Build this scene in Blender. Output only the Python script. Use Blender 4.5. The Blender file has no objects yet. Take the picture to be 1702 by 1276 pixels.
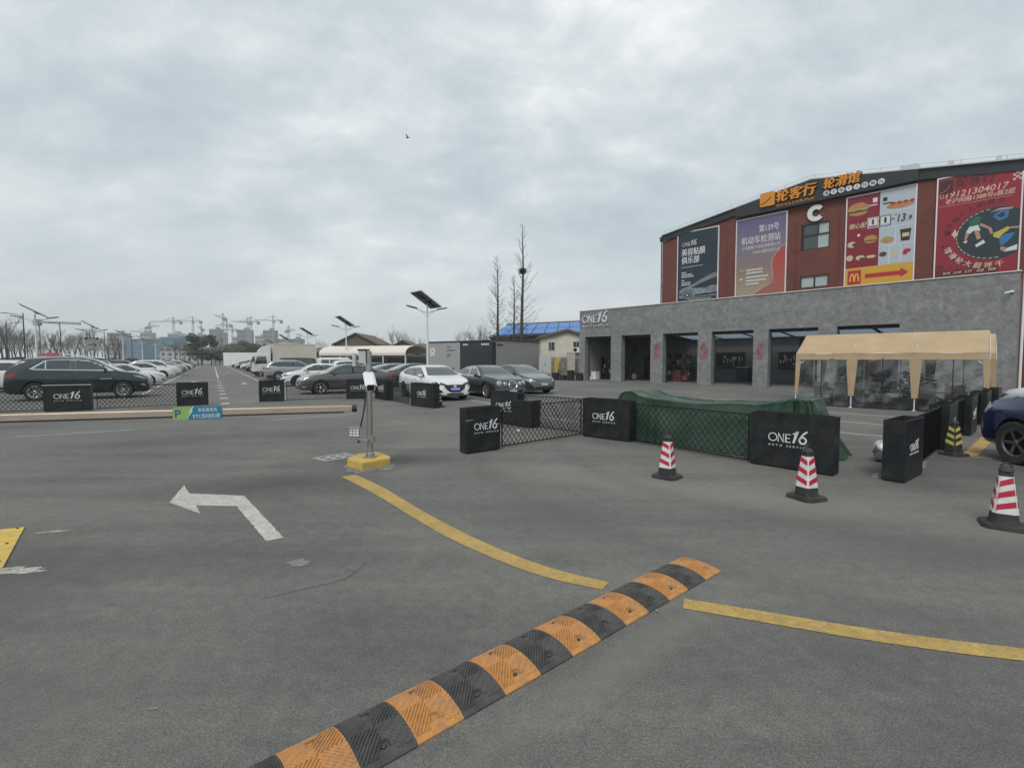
import bpy, bmesh, math, random
from mathutils import Vector, Matrix
from mathutils.bvhtree import BVHTree

rnd = random.Random(16)
R = math.radians
scene = bpy.context.scene
col = scene.collection

# ---------------------------------------------------------------- camera, sky, sun, exposure
cam_d = bpy.data.cameras.new('camera')
cam_d.sensor_width = 36.0
cam_d.lens = 36.0 * 805.0 / 1702.0
cam_d.clip_start = 0.05
cam_d.clip_end = 6000
cam = bpy.data.objects.new('camera', cam_d)
cam.location = (0, 0, 1.7)
cam.rotation_euler = (R(90 - 2.845), 0, 0)
col.objects.link(cam)
scene.camera = cam

SUN_EL, SUN_AZ = R(52), R(200)          # azimuth clockwise from +Y: high, behind the camera
world = bpy.data.worlds.new('World')
scene.world = world
world.use_nodes = True
nt = world.node_tree
nt.nodes.clear()
def WN(t, **kw):
    n = nt.nodes.new(t)
    for k, v in kw.items():
        setattr(n, k, v)
    return n
def ramp(tree, stops, interp='LINEAR'):
    n = tree.nodes.new('ShaderNodeValToRGB')
    cr = n.color_ramp
    cr.interpolation = interp
    while len(cr.elements) > 1:
        cr.elements.remove(cr.elements[-1])
    cr.elements[0].position, cr.elements[0].color = stops[0][0], (*stops[0][1], 1)
    for p, c in stops[1:]:
        e = cr.elements.new(p)
        e.color = (*c, 1)
    return n
def build_sky():
    L = nt.links.new
    out = WN('ShaderNodeOutputWorld')
    bg = WN('ShaderNodeBackground')
    bg.inputs['Strength'].default_value = 0.1
    sky = WN('ShaderNodeTexSky', sky_type='NISHITA', sun_disc=False)
    sky.sun_elevation = SUN_EL
    sky.sun_rotation = SUN_AZ
    sky.air_density = 1.0
    sky.dust_density = 2.0
    tc = WN('ShaderNodeTexCoord')
    sep = WN('ShaderNodeSeparateXYZ')
    L(tc.outputs['Generated'], sep.inputs[0])
    zc = WN('ShaderNodeMath', operation='MAXIMUM'); zc.inputs[1].default_value = 0.0
    L(sep.outputs['Z'], zc.inputs[0])
    za = WN('ShaderNodeMath', operation='ADD'); za.inputs[1].default_value = 0.42
    L(zc.outputs[0], za.inputs[0])
    dx = WN('ShaderNodeMath', operation='DIVIDE'); dy = WN('ShaderNodeMath', operation='DIVIDE')
    L(sep.outputs['X'], dx.inputs[0]); L(za.outputs[0], dx.inputs[1])
    L(sep.outputs['Y'], dy.inputs[0]); L(za.outputs[0], dy.inputs[1])
    cmb = WN('ShaderNodeCombineXYZ')
    L(dx.outputs[0], cmb.inputs[0]); L(dy.outputs[0], cmb.inputs[1])
    mp = WN('ShaderNodeMapping')
    mp.inputs['Rotation'].default_value = (0, 0, R(-24))
    mp.inputs['Scale'].default_value = (1.0, 1.45, 1)
    mp.inputs['Location'].default_value = (3.3, 1.9, 0.4)
    L(cmb.outputs[0], mp.inputs[0])
    n1 = WN('ShaderNodeTexNoise'); n1.inputs['Scale'].default_value = 1.5
    n1.inputs['Detail'].default_value = 9; n1.inputs['Roughness'].default_value = 0.56; n1.inputs['Distortion'].default_value = 0.15
    n2 = WN('ShaderNodeTexNoise'); n2.inputs['Scale'].default_value = 4.2
    n2.inputs['Detail'].default_value = 8; n2.inputs['Roughness'].default_value = 0.6; n2.inputs['Distortion'].default_value = 0.2
    L(mp.outputs[0], n1.inputs['Vector']); L(mp.outputs[0], n2.inputs['Vector'])
    mx = WN('ShaderNodeMix', data_type='FLOAT'); mx.inputs['Factor'].default_value = 0.48
    L(n1.outputs['Fac'], mx.inputs['A']); L(n2.outputs['Fac'], mx.inputs['B'])
    # cloud deck, grey underside to bright thin patches (radiance is these values times 0.1)
    cr = ramp(nt, [(0.35, (3.45, 4.05, 4.45)), (0.45, (4.2, 4.8, 5.1)), (0.52, (5.0, 5.48, 5.68)), (0.58, (5.9, 6.22, 6.3)), (0.67, (7.6, 7.7, 7.65))])
    L(mx.outputs['Result'], cr.inputs['Fac'])
    # low band: the deck thickens into even pale grey towards the horizon all round
    hz = WN('ShaderNodeMapRange'); hz.inputs['From Min'].default_value = 0.02; hz.inputs['From Max'].default_value = 0.34
    hz.inputs['To Min'].default_value = 0.8; hz.inputs['To Max'].default_value = 0.0
    L(zc.outputs[0], hz.inputs['Value'])
    m2 = WN('ShaderNodeMix', data_type='RGBA')
    L(hz.outputs['Result'], m2.inputs['Factor']); L(cr.outputs['Color'], m2.inputs['A'])
    m2.inputs['B'].default_value = (5.3, 5.72, 5.78, 1)
    # thin cloud lets a little of the clear sky through
    m3 = WN('ShaderNodeMix', data_type='RGBA'); m3.inputs['Factor'].default_value = 0.94
    L(sky.outputs[0], m3.inputs['A']); L(m2.outputs['Result'], m3.inputs['B'])
    L(m3.outputs['Result'], bg.inputs['Color'])
    L(bg.outputs[0], out.inputs[0])
build_sky()

sun_d = bpy.data.lights.new('sun', 'SUN')
sun_d.energy = 1.5
sun_d.angle = R(24)
sun_d.color = (1.0, 0.96, 0.9)
sun = bpy.data.objects.new('sun', sun_d)
sd = Vector((math.sin(SUN_AZ) * math.cos(SUN_EL), math.cos(SUN_AZ) * math.cos(SUN_EL), math.sin(SUN_EL)))
sun.rotation_euler = sd.to_track_quat('Z', 'Y').to_euler()
sun.location = sd * 100
col.objects.link(sun)

scene.view_settings.view_transform = 'Standard'
scene.view_settings.look = 'None'
scene.view_settings.exposure = 0.50
scene.view_settings.gamma = 1.0
scene.view_settings.use_curve_mapping = False
scene.render.engine = 'CYCLES'
scene.cycles.use_denoising = True
scene.cycles.max_bounces = 6
scene.cycles.transparent_max_bounces = 12
scene.cycles.caustics_reflective = False
scene.cycles.caustics_refractive = False

# ---------------------------------------------------------------- helpers
class MB:
    """Collects polygons in metres; build() links them as ONE mesh object."""
    def __init__(s):
        s.v, s.f, s.m = [], [], []
    def add(s, vs, fs, mi=0):
        b = len(s.v)
        s.v += [tuple(p) for p in vs]
        s.f += [tuple(b + i for i in f) for f in fs]
        s.m += [mi] * len(fs)
        return s
    def box(s, c, d, rz=0, mi=0, taper=1.0, ry=0, rx=0):
        hx, hy, hz = d[0] / 2, d[1] / 2, d[2] / 2
        vs = []
        M_ = Matrix.Rotation(rz, 3, 'Z') @ Matrix.Rotation(ry, 3, 'Y') @ Matrix.Rotation(rx, 3, 'X')
        for z in (-1, 1):
            t = taper if z > 0 else 1
            for x, y in ((-1, -1), (1, -1), (1, 1), (-1, 1)):
                vs.append(Vector(c) + M_ @ Vector((x * hx * t, y * hy * t, z * hz)))
        return s.add(vs, [(3, 2, 1, 0), (4, 5, 6, 7), (0, 1, 5, 4), (1, 2, 6, 5), (2, 3, 7, 6), (3, 0, 4, 7)], mi)
    def tube(s, pts, r, n=8, mi=0, caps=True):
        pts = [Vector(p) for p in pts]
        rs = r if isinstance(r, (list, tuple)) else [r] * len(pts)
        vs, fs = [], []
        up = None
        for i, p in enumerate(pts):
            d = (pts[min(i + 1, len(pts) - 1)] - pts[max(i - 1, 0)])
            d = d.normalized() if d.length > 1e-9 else Vector((0, 0, 1))
            if up is None:
                up = Vector((0, 0, 1)) if abs(d.z) < 0.95 else Vector((1, 0, 0))
            a = d.cross(up)
            a = a.normalized() if a.length > 1e-6 else d.orthogonal().normalized()
            b = d.cross(a)
            up = -b if b.dot(up) < 0 else b
            for k in range(n):
                t = 2 * math.pi * k / n + math.pi / n
                vs.append(p + (a * math.cos(t) + b * math.sin(t)) * rs[i])
        for i in range(len(pts) - 1):
            for k in range(n):
                k2 = (k + 1) % n
                fs.append((i * n + k, i * n + k2, (i + 1) * n + k2, (i + 1) * n + k))
        if caps:
            fs.append(tuple(reversed(range(n))))
            fs.append(tuple((len(pts) - 1) * n + k for k in range(n)))
        return s.add(vs, fs, mi)
    def lathe(s, prof, n=20, c=(0, 0, 0), axis='Z', mi=0, close=False):
        vs, fs = [], []
        for r, h in prof:
            for k in range(n):
                t = 2 * math.pi * k / n
                x, y = r * math.cos(t), r * math.sin(t)
                p = (x, y, h) if axis == 'Z' else ((x, h, y) if axis == 'Y' else (h, x, y))
                vs.append((p[0] + c[0], p[1] + c[1], p[2] + c[2]))
        m = len(prof)
        for i in range(m if close else m - 1):
            j = (i + 1) % m
            for k in range(n):
                k2 = (k + 1) % n
                fs.append((i * n + k, i * n + k2, j * n + k2, j * n + k))
        if not close:
            if prof[0][0] > 1e-6: fs.append(tuple(reversed(range(n))))
            if prof[-1][0] > 1e-6: fs.append(tuple((m - 1) * n + k for k in range(n)))
        return s.add(vs, fs, mi)
    def prism(s, poly, lo, hi, axis='Z', mi=0):
        """Polygon (a, b) pushed from lo to hi along an axis; X: (y,z), Y: (x,z), Z: (x,y)."""
        n = len(poly)
        def P(a, b, h):
            return (a, b, h) if axis == 'Z' else ((a, h, b) if axis == 'Y' else (h, a, b))
        vs = [P(a, b, lo) for a, b in poly] + [P(a, b, hi) for a, b in poly]
        fs = [tuple(reversed(range(n))), tuple(range(n, 2 * n))]
        fs += [(i, (i + 1) % n, n + (i + 1) % n, n + i) for i in range(n)]
        return s.add(vs, fs, mi)
    def xf(s, M_, start=0):
        s.v[start:] = [tuple(M_ @ Vector(p)) for p in s.v[start:]]
        return s
    def mesh(s, name, mats, smooth=None, recalc=True):
        me = bpy.data.meshes.new(name)
        me.from_pydata(s.v, [], s.f)
        for m in (mats if isinstance(mats, (list, tuple)) else [mats]):
            me.materials.append(m)
        me.polygons.foreach_set('material_index', s.m)
        if recalc:
            bm = bmesh.new(); bm.from_mesh(me)
            bmesh.ops.recalc_face_normals(bm, faces=bm.faces)
            bm.to_mesh(me); bm.free()
        if smooth is not None:
            me.shade_smooth()
            me.set_sharp_from_angle(angle=R(smooth))
        me.update()
        return me
    def build(s, name, mats, parent=None, loc=(0, 0, 0), rz=0, smooth=None, recalc=True):
        return link(name, s.mesh(name, mats, smooth, recalc), parent, loc, rz)

def link(name, me, parent=None, loc=(0, 0, 0), rz=0):
    o = bpy.data.objects.new(name, me)
    col.objects.link(o)
    o.location = loc
    o.rotation_euler = (0, 0, rz)
    if parent is not None: o.parent = parent
    return o
def tag(o, label, cat, group=None):
    o['label'] = label; o['category'] = cat
    if group: o['group'] = group
    return o
def thing(name, label, cat, loc=(0, 0, 0), rz=0, group=None):
    return tag(link(name, None, None, loc, rz), label, cat, group)
def struct(name, mb, m, loc=(0, 0, 0), rz=0, smooth=None):
    o = mb.build(name, m, None, loc, rz, smooth)
    o['kind'] = 'structure'
    return o
KIDS = {}
def kids(o):
    if o.name not in KIDS:
        KIDS[o.name] = [c for c in col.objects if c.parent == o]
    return KIDS[o.name]
def copy_tree(o, parent=None, swap=None, skip=()):
    """Copies a thing with its parts and sub-parts; swap maps material -> material (held per object, meshes stay shared)."""
    c = o.copy(); col.objects.link(c)
    if parent is not None: c.parent = parent
    if swap and c.data:
        for i, sl in enumerate(c.material_slots):
            if sl.material in swap:
                m = swap[sl.material]
                sl.link = 'OBJECT'; sl.material = m
    for ch in kids(o):
        if ch.name.split('.')[0] in skip: continue
        copy_tree(ch, c, swap, skip)
    return c
def place(o, loc, rz, label=None, group=None, cat=None):
    o.location = loc; o.rotation_euler = (0, 0, rz)
    if label: o['label'] = label
    if group: o['group'] = group
    if cat: o['category'] = cat
    return o

# text -> flat mesh, fitted to a box; plane 'XZ' faces -Y, plane 'XY' faces +Z
_TXT = {}
def text_verts(s, bold=0.0, shear=0.0, spacing=1.0):
    key = (s, bold, shear, spacing)
    if key not in _TXT:
        c = bpy.data.curves.new('text', 'FONT')
        c.body = s; c.resolution_u = 2; c.offset = bold; c.shear = shear; c.space_character = spacing
        o = bpy.data.objects.new('text', c); col.objects.link(o)
        me = bpy.data.meshes.new_from_object(o.evaluated_get(bpy.context.evaluated_depsgraph_get()))
        vs = [(v.co.x, v.co.y) for v in me.vertices]
        fs = [tuple(p.vertices) for p in me.polygons]
        bpy.data.objects.remove(o); bpy.data.curves.remove(c); bpy.data.meshes.remove(me)
        _TXT[key] = (vs, fs)
    return _TXT[key]
def add_text(mb, s, x, z, w, h, y=0.0, depth=0.0, bold=0.0, shear=0.0, spacing=1.0, rot=0.0, mi=0, plane='XZ', _again=False):
    """Lettering with its lower-left corner at (x, z), w by h metres, on the plane y (facing -y), optionally with depth."""
    if bold > 0 and max(map(ord, s)) > 0x2000 and not _again:
        dx = min(w, h * len(s)) / len(s) * bold * 1.1
        for k in (-1, 0, 1): add_text(mb, s, x + k * dx, z + (0.3 * dx if k else -0.3 * dx), w, h, y - 0.0004 * (k + 1), depth, bold, shear, spacing, rot, mi, plane, True)
        return mb
    vs, fs = text_verts(s, 0.0 if max(map(ord, s)) > 0x2000 else bold * 0.45, shear, spacing)
    x0 = min(v[0] for v in vs); x1 = max(v[0] for v in vs); y0 = min(v[1] for v in vs); y1 = max(v[1] for v in vs)
    sx = w / max(x1 - x0, 1e-6); sy = h / max(y1 - y0, 1e-6)
    cs, sn = math.cos(rot), math.sin(rot)
    P = []
    for a, b in vs:
        a, b = (a - x0) * sx - (w / 2 if rot else 0), (b - y0) * sy - (h / 2 if rot else 0)
        if rot:
            a, b = a * cs - b * sn + w / 2, a * sn + b * cs + h / 2
        P.append((x + a, z + b))
    def T(a, b, d):
        return (a, y + d, b) if plane == 'XZ' else (a, b, y - d)
    if depth <= 0:
        mb.add([T(a, b, 0) for a, b in P], fs, mi)
    else:
        n = len(P)
        cnt = {}
        for f in fs:
            for i in range(len(f)):
                e = (f[i], f[(i + 1) % len(f)])
                k = (min(e), max(e)); cnt.setdefault(k, []).append(e)
        V = [T(a, b, 0) for a, b in P] + [T(a, b, depth) for a, b in P]
        F = [tuple(f) for f in fs]
        for k, es in cnt.items():
            if len(es) == 1:
                a, b = es[0]; F.append((b, a, a + n, b + n))
        mb.add(V, F, mi)
    return mb
def stroke2(mb, pts, w, y, depth=0.0, mi=0, closed=False, plane='XZ'):
    """A ribbon of width w along 2-D points; the letters of the logo are made of these."""
    n = len(pts)
    L_, R_ = [], []
    for i in range(n):
        if closed:
            a, b = Vector(pts[i - 1]), Vector(pts[(i + 1) % n])
        else:
            a, b = Vector(pts[max(i - 1, 0)]), Vector(pts[min(i + 1, n - 1)])
        d = (b - a).normalized(); nn = Vector((-d.y, d.x))
        k = w / 2
        if 0 < i < n - 1 or closed:
            d1 = (Vector(pts[i]) - Vector(pts[i - 1])).normalized()
            k = (w / 2) / max(0.45, abs(nn.dot(Vector((-d1.y, d1.x)))))
        p = Vector(pts[i])
        L_.append(p + nn * k); R_.append(p - nn * k)
    def T(p, d):
        return (p.x, y + d, p.y) if plane == 'XZ' else (p.x, p.y, y - d)
    layers = [0.0] if depth <= 0 else [0.0, depth]
    V = [T(p, d) for d in layers for p in L_ + R_]
    F = []
    for i in range(n if closed else n - 1):
        j = (i + 1) % n
        F.append((i, j, n + j, n + i))
        if depth > 0:
            o = 2 * n
            F.append((i, j, o + j, o + i)); F.append((n + i, n + j, o + n + j, o + n + i))
    if depth > 0 and not closed:
        o = 2 * n
        F.append((0, n, o + n, o)); F.append((n - 1, 2 * n - 1, o + 2 * n - 1, o + n - 1))
    mb.add(V, F, mi)
    return mb
def arc(cx, cy, rx, ry, a0, a1, n=16):
    return [(cx + rx * math.cos(R(a0 + (a1 - a0) * i / n)), cy + ry * math.sin(R(a0 + (a1 - a0) * i / n))) for i in range(n + 1)]
def ell(cx, cy, rx, ry, n=24):
    return arc(cx, cy, rx, ry, 0, 360 * (n - 1) / n, n - 1)
def flat(mb, poly, y, mi=0):
    mb.add([(a, y, b) for a, b in poly], [tuple(range(len(poly)))], mi)
    return mb

# ---------------------------------------------------------------- materials
def M(name, c, rough=0.6, metal=0.0, var=0.12, scale=4.0, bump=0.0, bscale=60.0, spec=0.5, coat=0.0, dirt=None, dscale=2.0, damt=0.5, coord='Object', emit=None, alpha=None):
    """Plain surface with its own grain: colour varies by noise, optional dirt colour in patches, optional fine relief."""
    m = bpy.data.materials.new(name); m.use_nodes = True
    t = m.node_tree; L = t.links.new
    b = t.nodes['Principled BSDF']
    b.inputs['Roughness'].default_value = rough; b.inputs['Metallic'].default_value = metal
    b.inputs['Specular IOR Level'].default_value = spec
    b.inputs['Coat Weight'].default_value = coat; b.inputs['Coat Roughness'].default_value = 0.04
    tc = t.nodes.new('ShaderNodeTexCoord')
    if var > 0 or dirt:
        nz = t.nodes.new('ShaderNodeTexNoise'); nz.inputs['Scale'].default_value = scale; nz.inputs['Detail'].default_value = 6; nz.inputs['Roughness'].default_value = 0.62
        L(tc.outputs[coord], nz.inputs['Vector'])
        r = ramp(t, [(0.3, tuple(x * (1 - var) for x in c)), (0.7, tuple(min(1, x * (1 + var)) for x in c))])
        L(nz.outputs['Fac'], r.inputs['Fac'])
        src = r.outputs['Color']
        if dirt:
            n2 = t.nodes.new('ShaderNodeTexNoise'); n2.inputs['Scale'].default_value = dscale; n2.inputs['Detail'].default_value = 8; n2.inputs['Roughness'].default_value = 0.7
            L(tc.outputs[coord], n2.inputs['Vector'])
            r2 = ramp(t, [(0.42, (0, 0, 0)), (0.68, (damt,) * 3)])
            L(n2.outputs['Fac'], r2.inputs['Fac'])
            mx = t.nodes.new('ShaderNodeMix'); mx.data_type = 'RGBA'
            L(r2.outputs['Color'], mx.inputs['Factor']); L(src, mx.inputs['A']); mx.inputs['B'].default_value = (*dirt, 1)
            src = mx.outputs['Result']
        L(src, b.inputs['Base Color'])
    else:
        b.inputs['Base Color'].default_value = (*c, 1)
    if bump > 0:
        n3 = t.nodes.new('ShaderNodeTexNoise'); n3.inputs['Scale'].default_value = bscale; n3.inputs['Detail'].default_value = 4
        L(tc.outputs[coord], n3.inputs['Vector'])
        bp = t.nodes.new('ShaderNodeBump'); bp.inputs['Strength'].default_value = bump; bp.inputs['Distance'].default_value = 0.01
        L(n3.outputs['Fac'], bp.inputs['Height']); L(bp.outputs[0], b.inputs['Normal'])
    if emit:
        b.inputs['Emission Color'].default_value = (*c, 1); b.inputs['Emission Strength'].default_value = emit
    if alpha is not None:
        b.inputs['Alpha'].default_value = alpha
    return m

def asphalt_material():
    m = bpy.data.materials.new('asphalt'); m.use_nodes = True
    t = m.node_tree; L = t.links.new; b = t.nodes['Principled BSDF']
    b.inputs['Roughness'].default_value = 0.86; b.inputs['Specular IOR Level'].default_value = 0.35
    tc = t.nodes.new('ShaderNodeTexCoord')
    def N(s, d=6, r=0.6, dist=0.0):
        n = t.nodes.new('ShaderNodeTexNoise'); n.inputs['Scale'].default_value = s; n.inputs['Detail'].default_value = d
        n.inputs['Roughness'].default_value = r; n.inputs['Distortion'].default_value = dist
        L(tc.outputs['Object'], n.inputs['Vector']); return n
    def mix(f, a, bb, mode='MIX'):
        x = t.nodes.new('ShaderNodeMix'); x.data_type = 'RGBA'; x.blend_type = mode
        for nm, v in (('Factor', f), ('A', a), ('B', bb)):
            if isinstance(v, (int, float)): x.inputs[nm].default_value = v
            elif isinstance(v, tuple): x.inputs[nm].default_value = (*v, 1)
            else: L(v, x.inputs[nm])
        return x.outputs['Result']
    big = ramp(t, [(0.30, (0.086, 0.085, 0.083)), (0.46, (0.124, 0.122, 0.117)), (0.58, (0.144, 0.141, 0.133)), (0.72, (0.182, 0.175, 0.158))])
    L(N(0.16, 7, 0.6, 0.4).outputs['Fac'], big.inputs['Fac'])
    # long worn streaks along the driving direction
    mp = t.nodes.new('ShaderNodeMapping'); mp.inputs['Rotation'].default_value = (0, 0, R(-33)); mp.inputs['Scale'].default_value = (0.25, 2.2, 1)
    L(tc.outputs['Object'], mp.inputs[0])
    st = t.nodes.new('ShaderNodeTexNoise'); st.inputs['Scale'].default_value = 0.7; st.inputs['Detail'].default_value = 8; st.inputs['Roughness'].default_value = 0.65
    L(mp.outputs[0], st.inputs['Vector'])
    sr = ramp(t, [(0.35, (0.86, 0.86, 0.87)), (0.65, (1.12, 1.12, 1.1))]); L(st.outputs['Fac'], sr.inputs['Fac'])
    c = mix(1.0, big.outputs['Color'], sr.outputs['Color'], 'MULTIPLY')
    # dust patches
    dr = ramp(t, [(0.52, (0, 0, 0)), (0.75, (0.35, 0.35, 0.35))]); L(N(0.42, 9, 0.68, 0.6).outputs['Fac'], dr.inputs['Fac'])
    c = mix(dr.outputs['Color'], c, (0.235, 0.22, 0.185))
    # oil and tyre stains
    oi = ramp(t, [(0.60, (0, 0, 0)), (0.72, (0.6, 0.6, 0.6))]); L(N(0.33, 6, 0.55, 0.2).outputs['Fac'], oi.inputs['Fac'])
    c = mix(oi.outputs['Color'], c, (0.07, 0.069, 0.068))
    # aggregate
    ag = ramp(t, [(0.32, (0.42, 0.42, 0.42)), (0.5, (1.0, 1.0, 1.0)), (0.68, (1.7, 1.68, 1.6))]); L(N(150, 3, 0.75).outputs['Fac'], ag.inputs['Fac'])
    c = mix(1.0, c, ag.outputs['Color'], 'MULTIPLY')
    ag2 = ramp(t, [(0.36, (0.78, 0.78, 0.78)), (0.64, (1.2, 1.2, 1.18))]); L(N(60, 4, 0.75).outputs['Fac'], ag2.inputs['Fac'])
    c = mix(1.0, c, ag2.outputs['Color'], 'MULTIPLY')
    md = ramp(t, [(0.36, (0.86, 0.86, 0.86)), (0.64, (1.13, 1.13, 1.12))]); L(N(9.0, 7, 0.75, 0.3).outputs['Fac'], md.inputs['Fac'])
    c = mix(1.0, c, md.outputs['Color'], 'MULTIPLY')
    vo = t.nodes.new('ShaderNodeTexVoronoi'); vo.inputs['Scale'].default_value = 7.0; L(tc.outputs['Object'], vo.inputs['Vector'])
    vr = ramp(t, [(0.0, (0.75, 0.75, 0.75)), (0.06, (0, 0, 0))]); L(vo.outputs['Distance'], vr.inputs['Fac'])
    vm = ramp(t, [(0.6, (0, 0, 0)), (0.66, (1, 1, 1))]); L(N(2.3, 3, 0.5).outputs['Fac'], vm.inputs['Fac'])
    c = mix(mix(1.0, vr.outputs['Color'], vm.outputs['Color'], 'MULTIPLY'), c, (0.33, 0.32, 0.29))
    # soaked, oil-dark and dust-pale places of this yard (each a ragged spot of its own)
    def spot(c, cx, cy, rx, ry, rz, colr, amt):
        mp = t.nodes.new('ShaderNodeMapping'); mp.vector_type = 'TEXTURE'
        mp.inputs['Location'].default_value = (cx, cy, 0); mp.inputs['Rotation'].default_value = (0, 0, rz); mp.inputs['Scale'].default_value = (rx, ry, 1)
        L(tc.outputs['Object'], mp.inputs[0])
        ln = t.nodes.new('ShaderNodeVectorMath'); ln.operation = 'LENGTH'; L(mp.outputs[0], ln.inputs[0])
        ad = t.nodes.new('ShaderNodeMath'); ad.operation = 'MULTIPLY_ADD'; ad.inputs[1].default_value = 1.1; L(rag.outputs['Fac'], ad.inputs[0]); L(ln.outputs['Value'], ad.inputs[2])
        r = ramp(t, [(0.75, (amt,) * 3), (1.55, (0, 0, 0))]); 
        dv = t.nodes.new('ShaderNodeMath'); dv.operation = 'MULTIPLY'; dv.inputs[1].default_value = 0.6; L(ad.outputs[0], dv.inputs[0])
        r.color_ramp.elements[0].position = 0.42; r.color_ramp.elements[1].position = 0.95
        L(dv.outputs[0], r.inputs['Fac'])
        return mix(r.outputs['Color'], c, colr)
    rag = N(2.3, 9, 0.78, 0.3)
    for a_ in ((-4.9, 3.2, 2.2, 1.6, 0.4, (0.05, 0.05, 0.05), 0.8), (-3.3, 6.5, 1.9, 0.9, 0.2, (0.056, 0.056, 0.055), 0.75), (-1.9, 8.1, 1.3, 0.7, 0.5, (0.05, 0.05, 0.05), 0.8), (0.3, 5.2, 1.4, 0.9, -0.6, (0.088, 0.086, 0.083), 0.4),
               (2.6, 6.2, 3.6, 0.7, -0.45, (0.2, 0.189, 0.165), 0.6), (0.75, 2.75, 1.9, 0.16, 0.7, (0.185, 0.172, 0.148), 0.45), (3.6, 4.4, 2.2, 0.8, -0.3, (0.088, 0.086, 0.083), 0.35), (-6.5, 10.5, 4.5, 0.8, 0.5, (0.07, 0.069, 0.068), 0.5), (5.9, 7.4, 0.9, 0.4, 0.6, (0.05, 0.048, 0.045), 0.7), (1.5, 9.4, 2.5, 0.5, -0.5, (0.18, 0.17, 0.15), 0.45), (-2.6, 2.2, 1.2, 0.7, 0.2, (0.08, 0.079, 0.076), 0.4)):
        c = spot(c, *a_)
    # tyre tracks: faint darker bands round the bend
    for cx_, cy_, ra_ in ((7.0, 9.5, 6.1), (7.0, 9.5, 7.7)):
        mp = t.nodes.new('ShaderNodeMapping'); mp.vector_type = 'TEXTURE'; mp.inputs['Location'].default_value = (cx_, cy_, 0); L(tc.outputs['Object'], mp.inputs[0])
        ln = t.nodes.new('ShaderNodeVectorMath'); ln.operation = 'LENGTH'; L(mp.outputs[0], ln.inputs[0])
        cp_ = t.nodes.new('ShaderNodeMath'); cp_.operation = 'COMPARE'; cp_.inputs[1].default_value = ra_; cp_.inputs[2].default_value = 0.0
        sb_ = t.nodes.new('ShaderNodeMath'); sb_.operation = 'SUBTRACT'; sb_.inputs[1].default_value = ra_; L(ln.outputs['Value'], sb_.inputs[0])
        ab_ = t.nodes.new('ShaderNodeMath'); ab_.operation = 'ABSOLUTE'; L(sb_.outputs[0], ab_.inputs[0])
        aa_ = t.nodes.new('ShaderNodeMath'); aa_.operation = 'MULTIPLY_ADD'; aa_.inputs[1].default_value = 0.35; L(rag.outputs['Fac'], aa_.inputs[0]); L(ab_.outputs[0], aa_.inputs[2])
        r = ramp(t, [(0.2, (0.25,) * 3), (0.5, (0, 0, 0))]); L(aa_.outputs[0], r.inputs['Fac'])
        c = mix(r.outputs['Color'], c, (0.075, 0.074, 0.072))
    L(c, b.inputs['Base Color'])
    bp = t.nodes.new('ShaderNodeBump'); bp.inputs['Strength'].default_value = 0.4; bp.inputs['Distance'].default_value = 0.004
    L(N(120, 3, 0.7).outputs['Fac'], bp.inputs['Height']); L(bp.outputs[0], b.inputs['Normal'])
    return m

def worn_paint(name, c, under=(0.12, 0.118, 0.112), lo=0.52, hi=0.72, amt=0.75):
    m = bpy.data.materials.new(name); m.use_nodes = True
    t = m.node_tree; L = t.links.new; b = t.nodes['Principled BSDF']
    b.inputs['Roughness'].default_value = 0.8; b.inputs['Specular IOR Level'].default_value = 0.3
    tc = t.nodes.new('ShaderNodeTexCoord')
    def N(s, d, r):
        n = t.nodes.new('ShaderNodeTexNoise'); n.inputs['Scale'].default_value = s; n.inputs['Detail'].default_value = d; n.inputs['Roughness'].default_value = r
        L(tc.outputs['Object'], n.inputs['Vector']); return n.outputs['Fac']
    base = ramp(t, [(0.3, tuple(x * 0.8 for x in c)), (0.7, tuple(min(0.9, x * 1.12) for x in c))]); L(N(3.0, 7, 0.7), base.inputs['Fac'])
    gr = ramp(t, [(0.3, (0.7,) * 3), (0.7, (1.2,) * 3)]); L(N(90, 3, 0.7), gr.inputs['Fac'])
    x = t.nodes.new('ShaderNodeMix'); x.data_type = 'RGBA'; x.blend_type = 'MULTIPLY'; x.inputs['Factor'].default_value = 1
    L(base.outputs['Color'], x.inputs['A']); L(gr.outputs['Color'], x.inputs['B'])
    w = ramp(t, [(lo, (0, 0, 0)), (hi, (amt,) * 3)]); L(N(14, 9, 0.8), w.inputs['Fac'])
    y = t.nodes.new('ShaderNodeMix'); y.data_type = 'RGBA'
    L(w.outputs['Color'], y.inputs['Factor']); L(x.outputs['Result'], y.inputs['A']); y.inputs['B'].default_value = (*under, 1)
    L(y.outputs['Result'], b.inputs['Base Color'])
    return m

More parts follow.
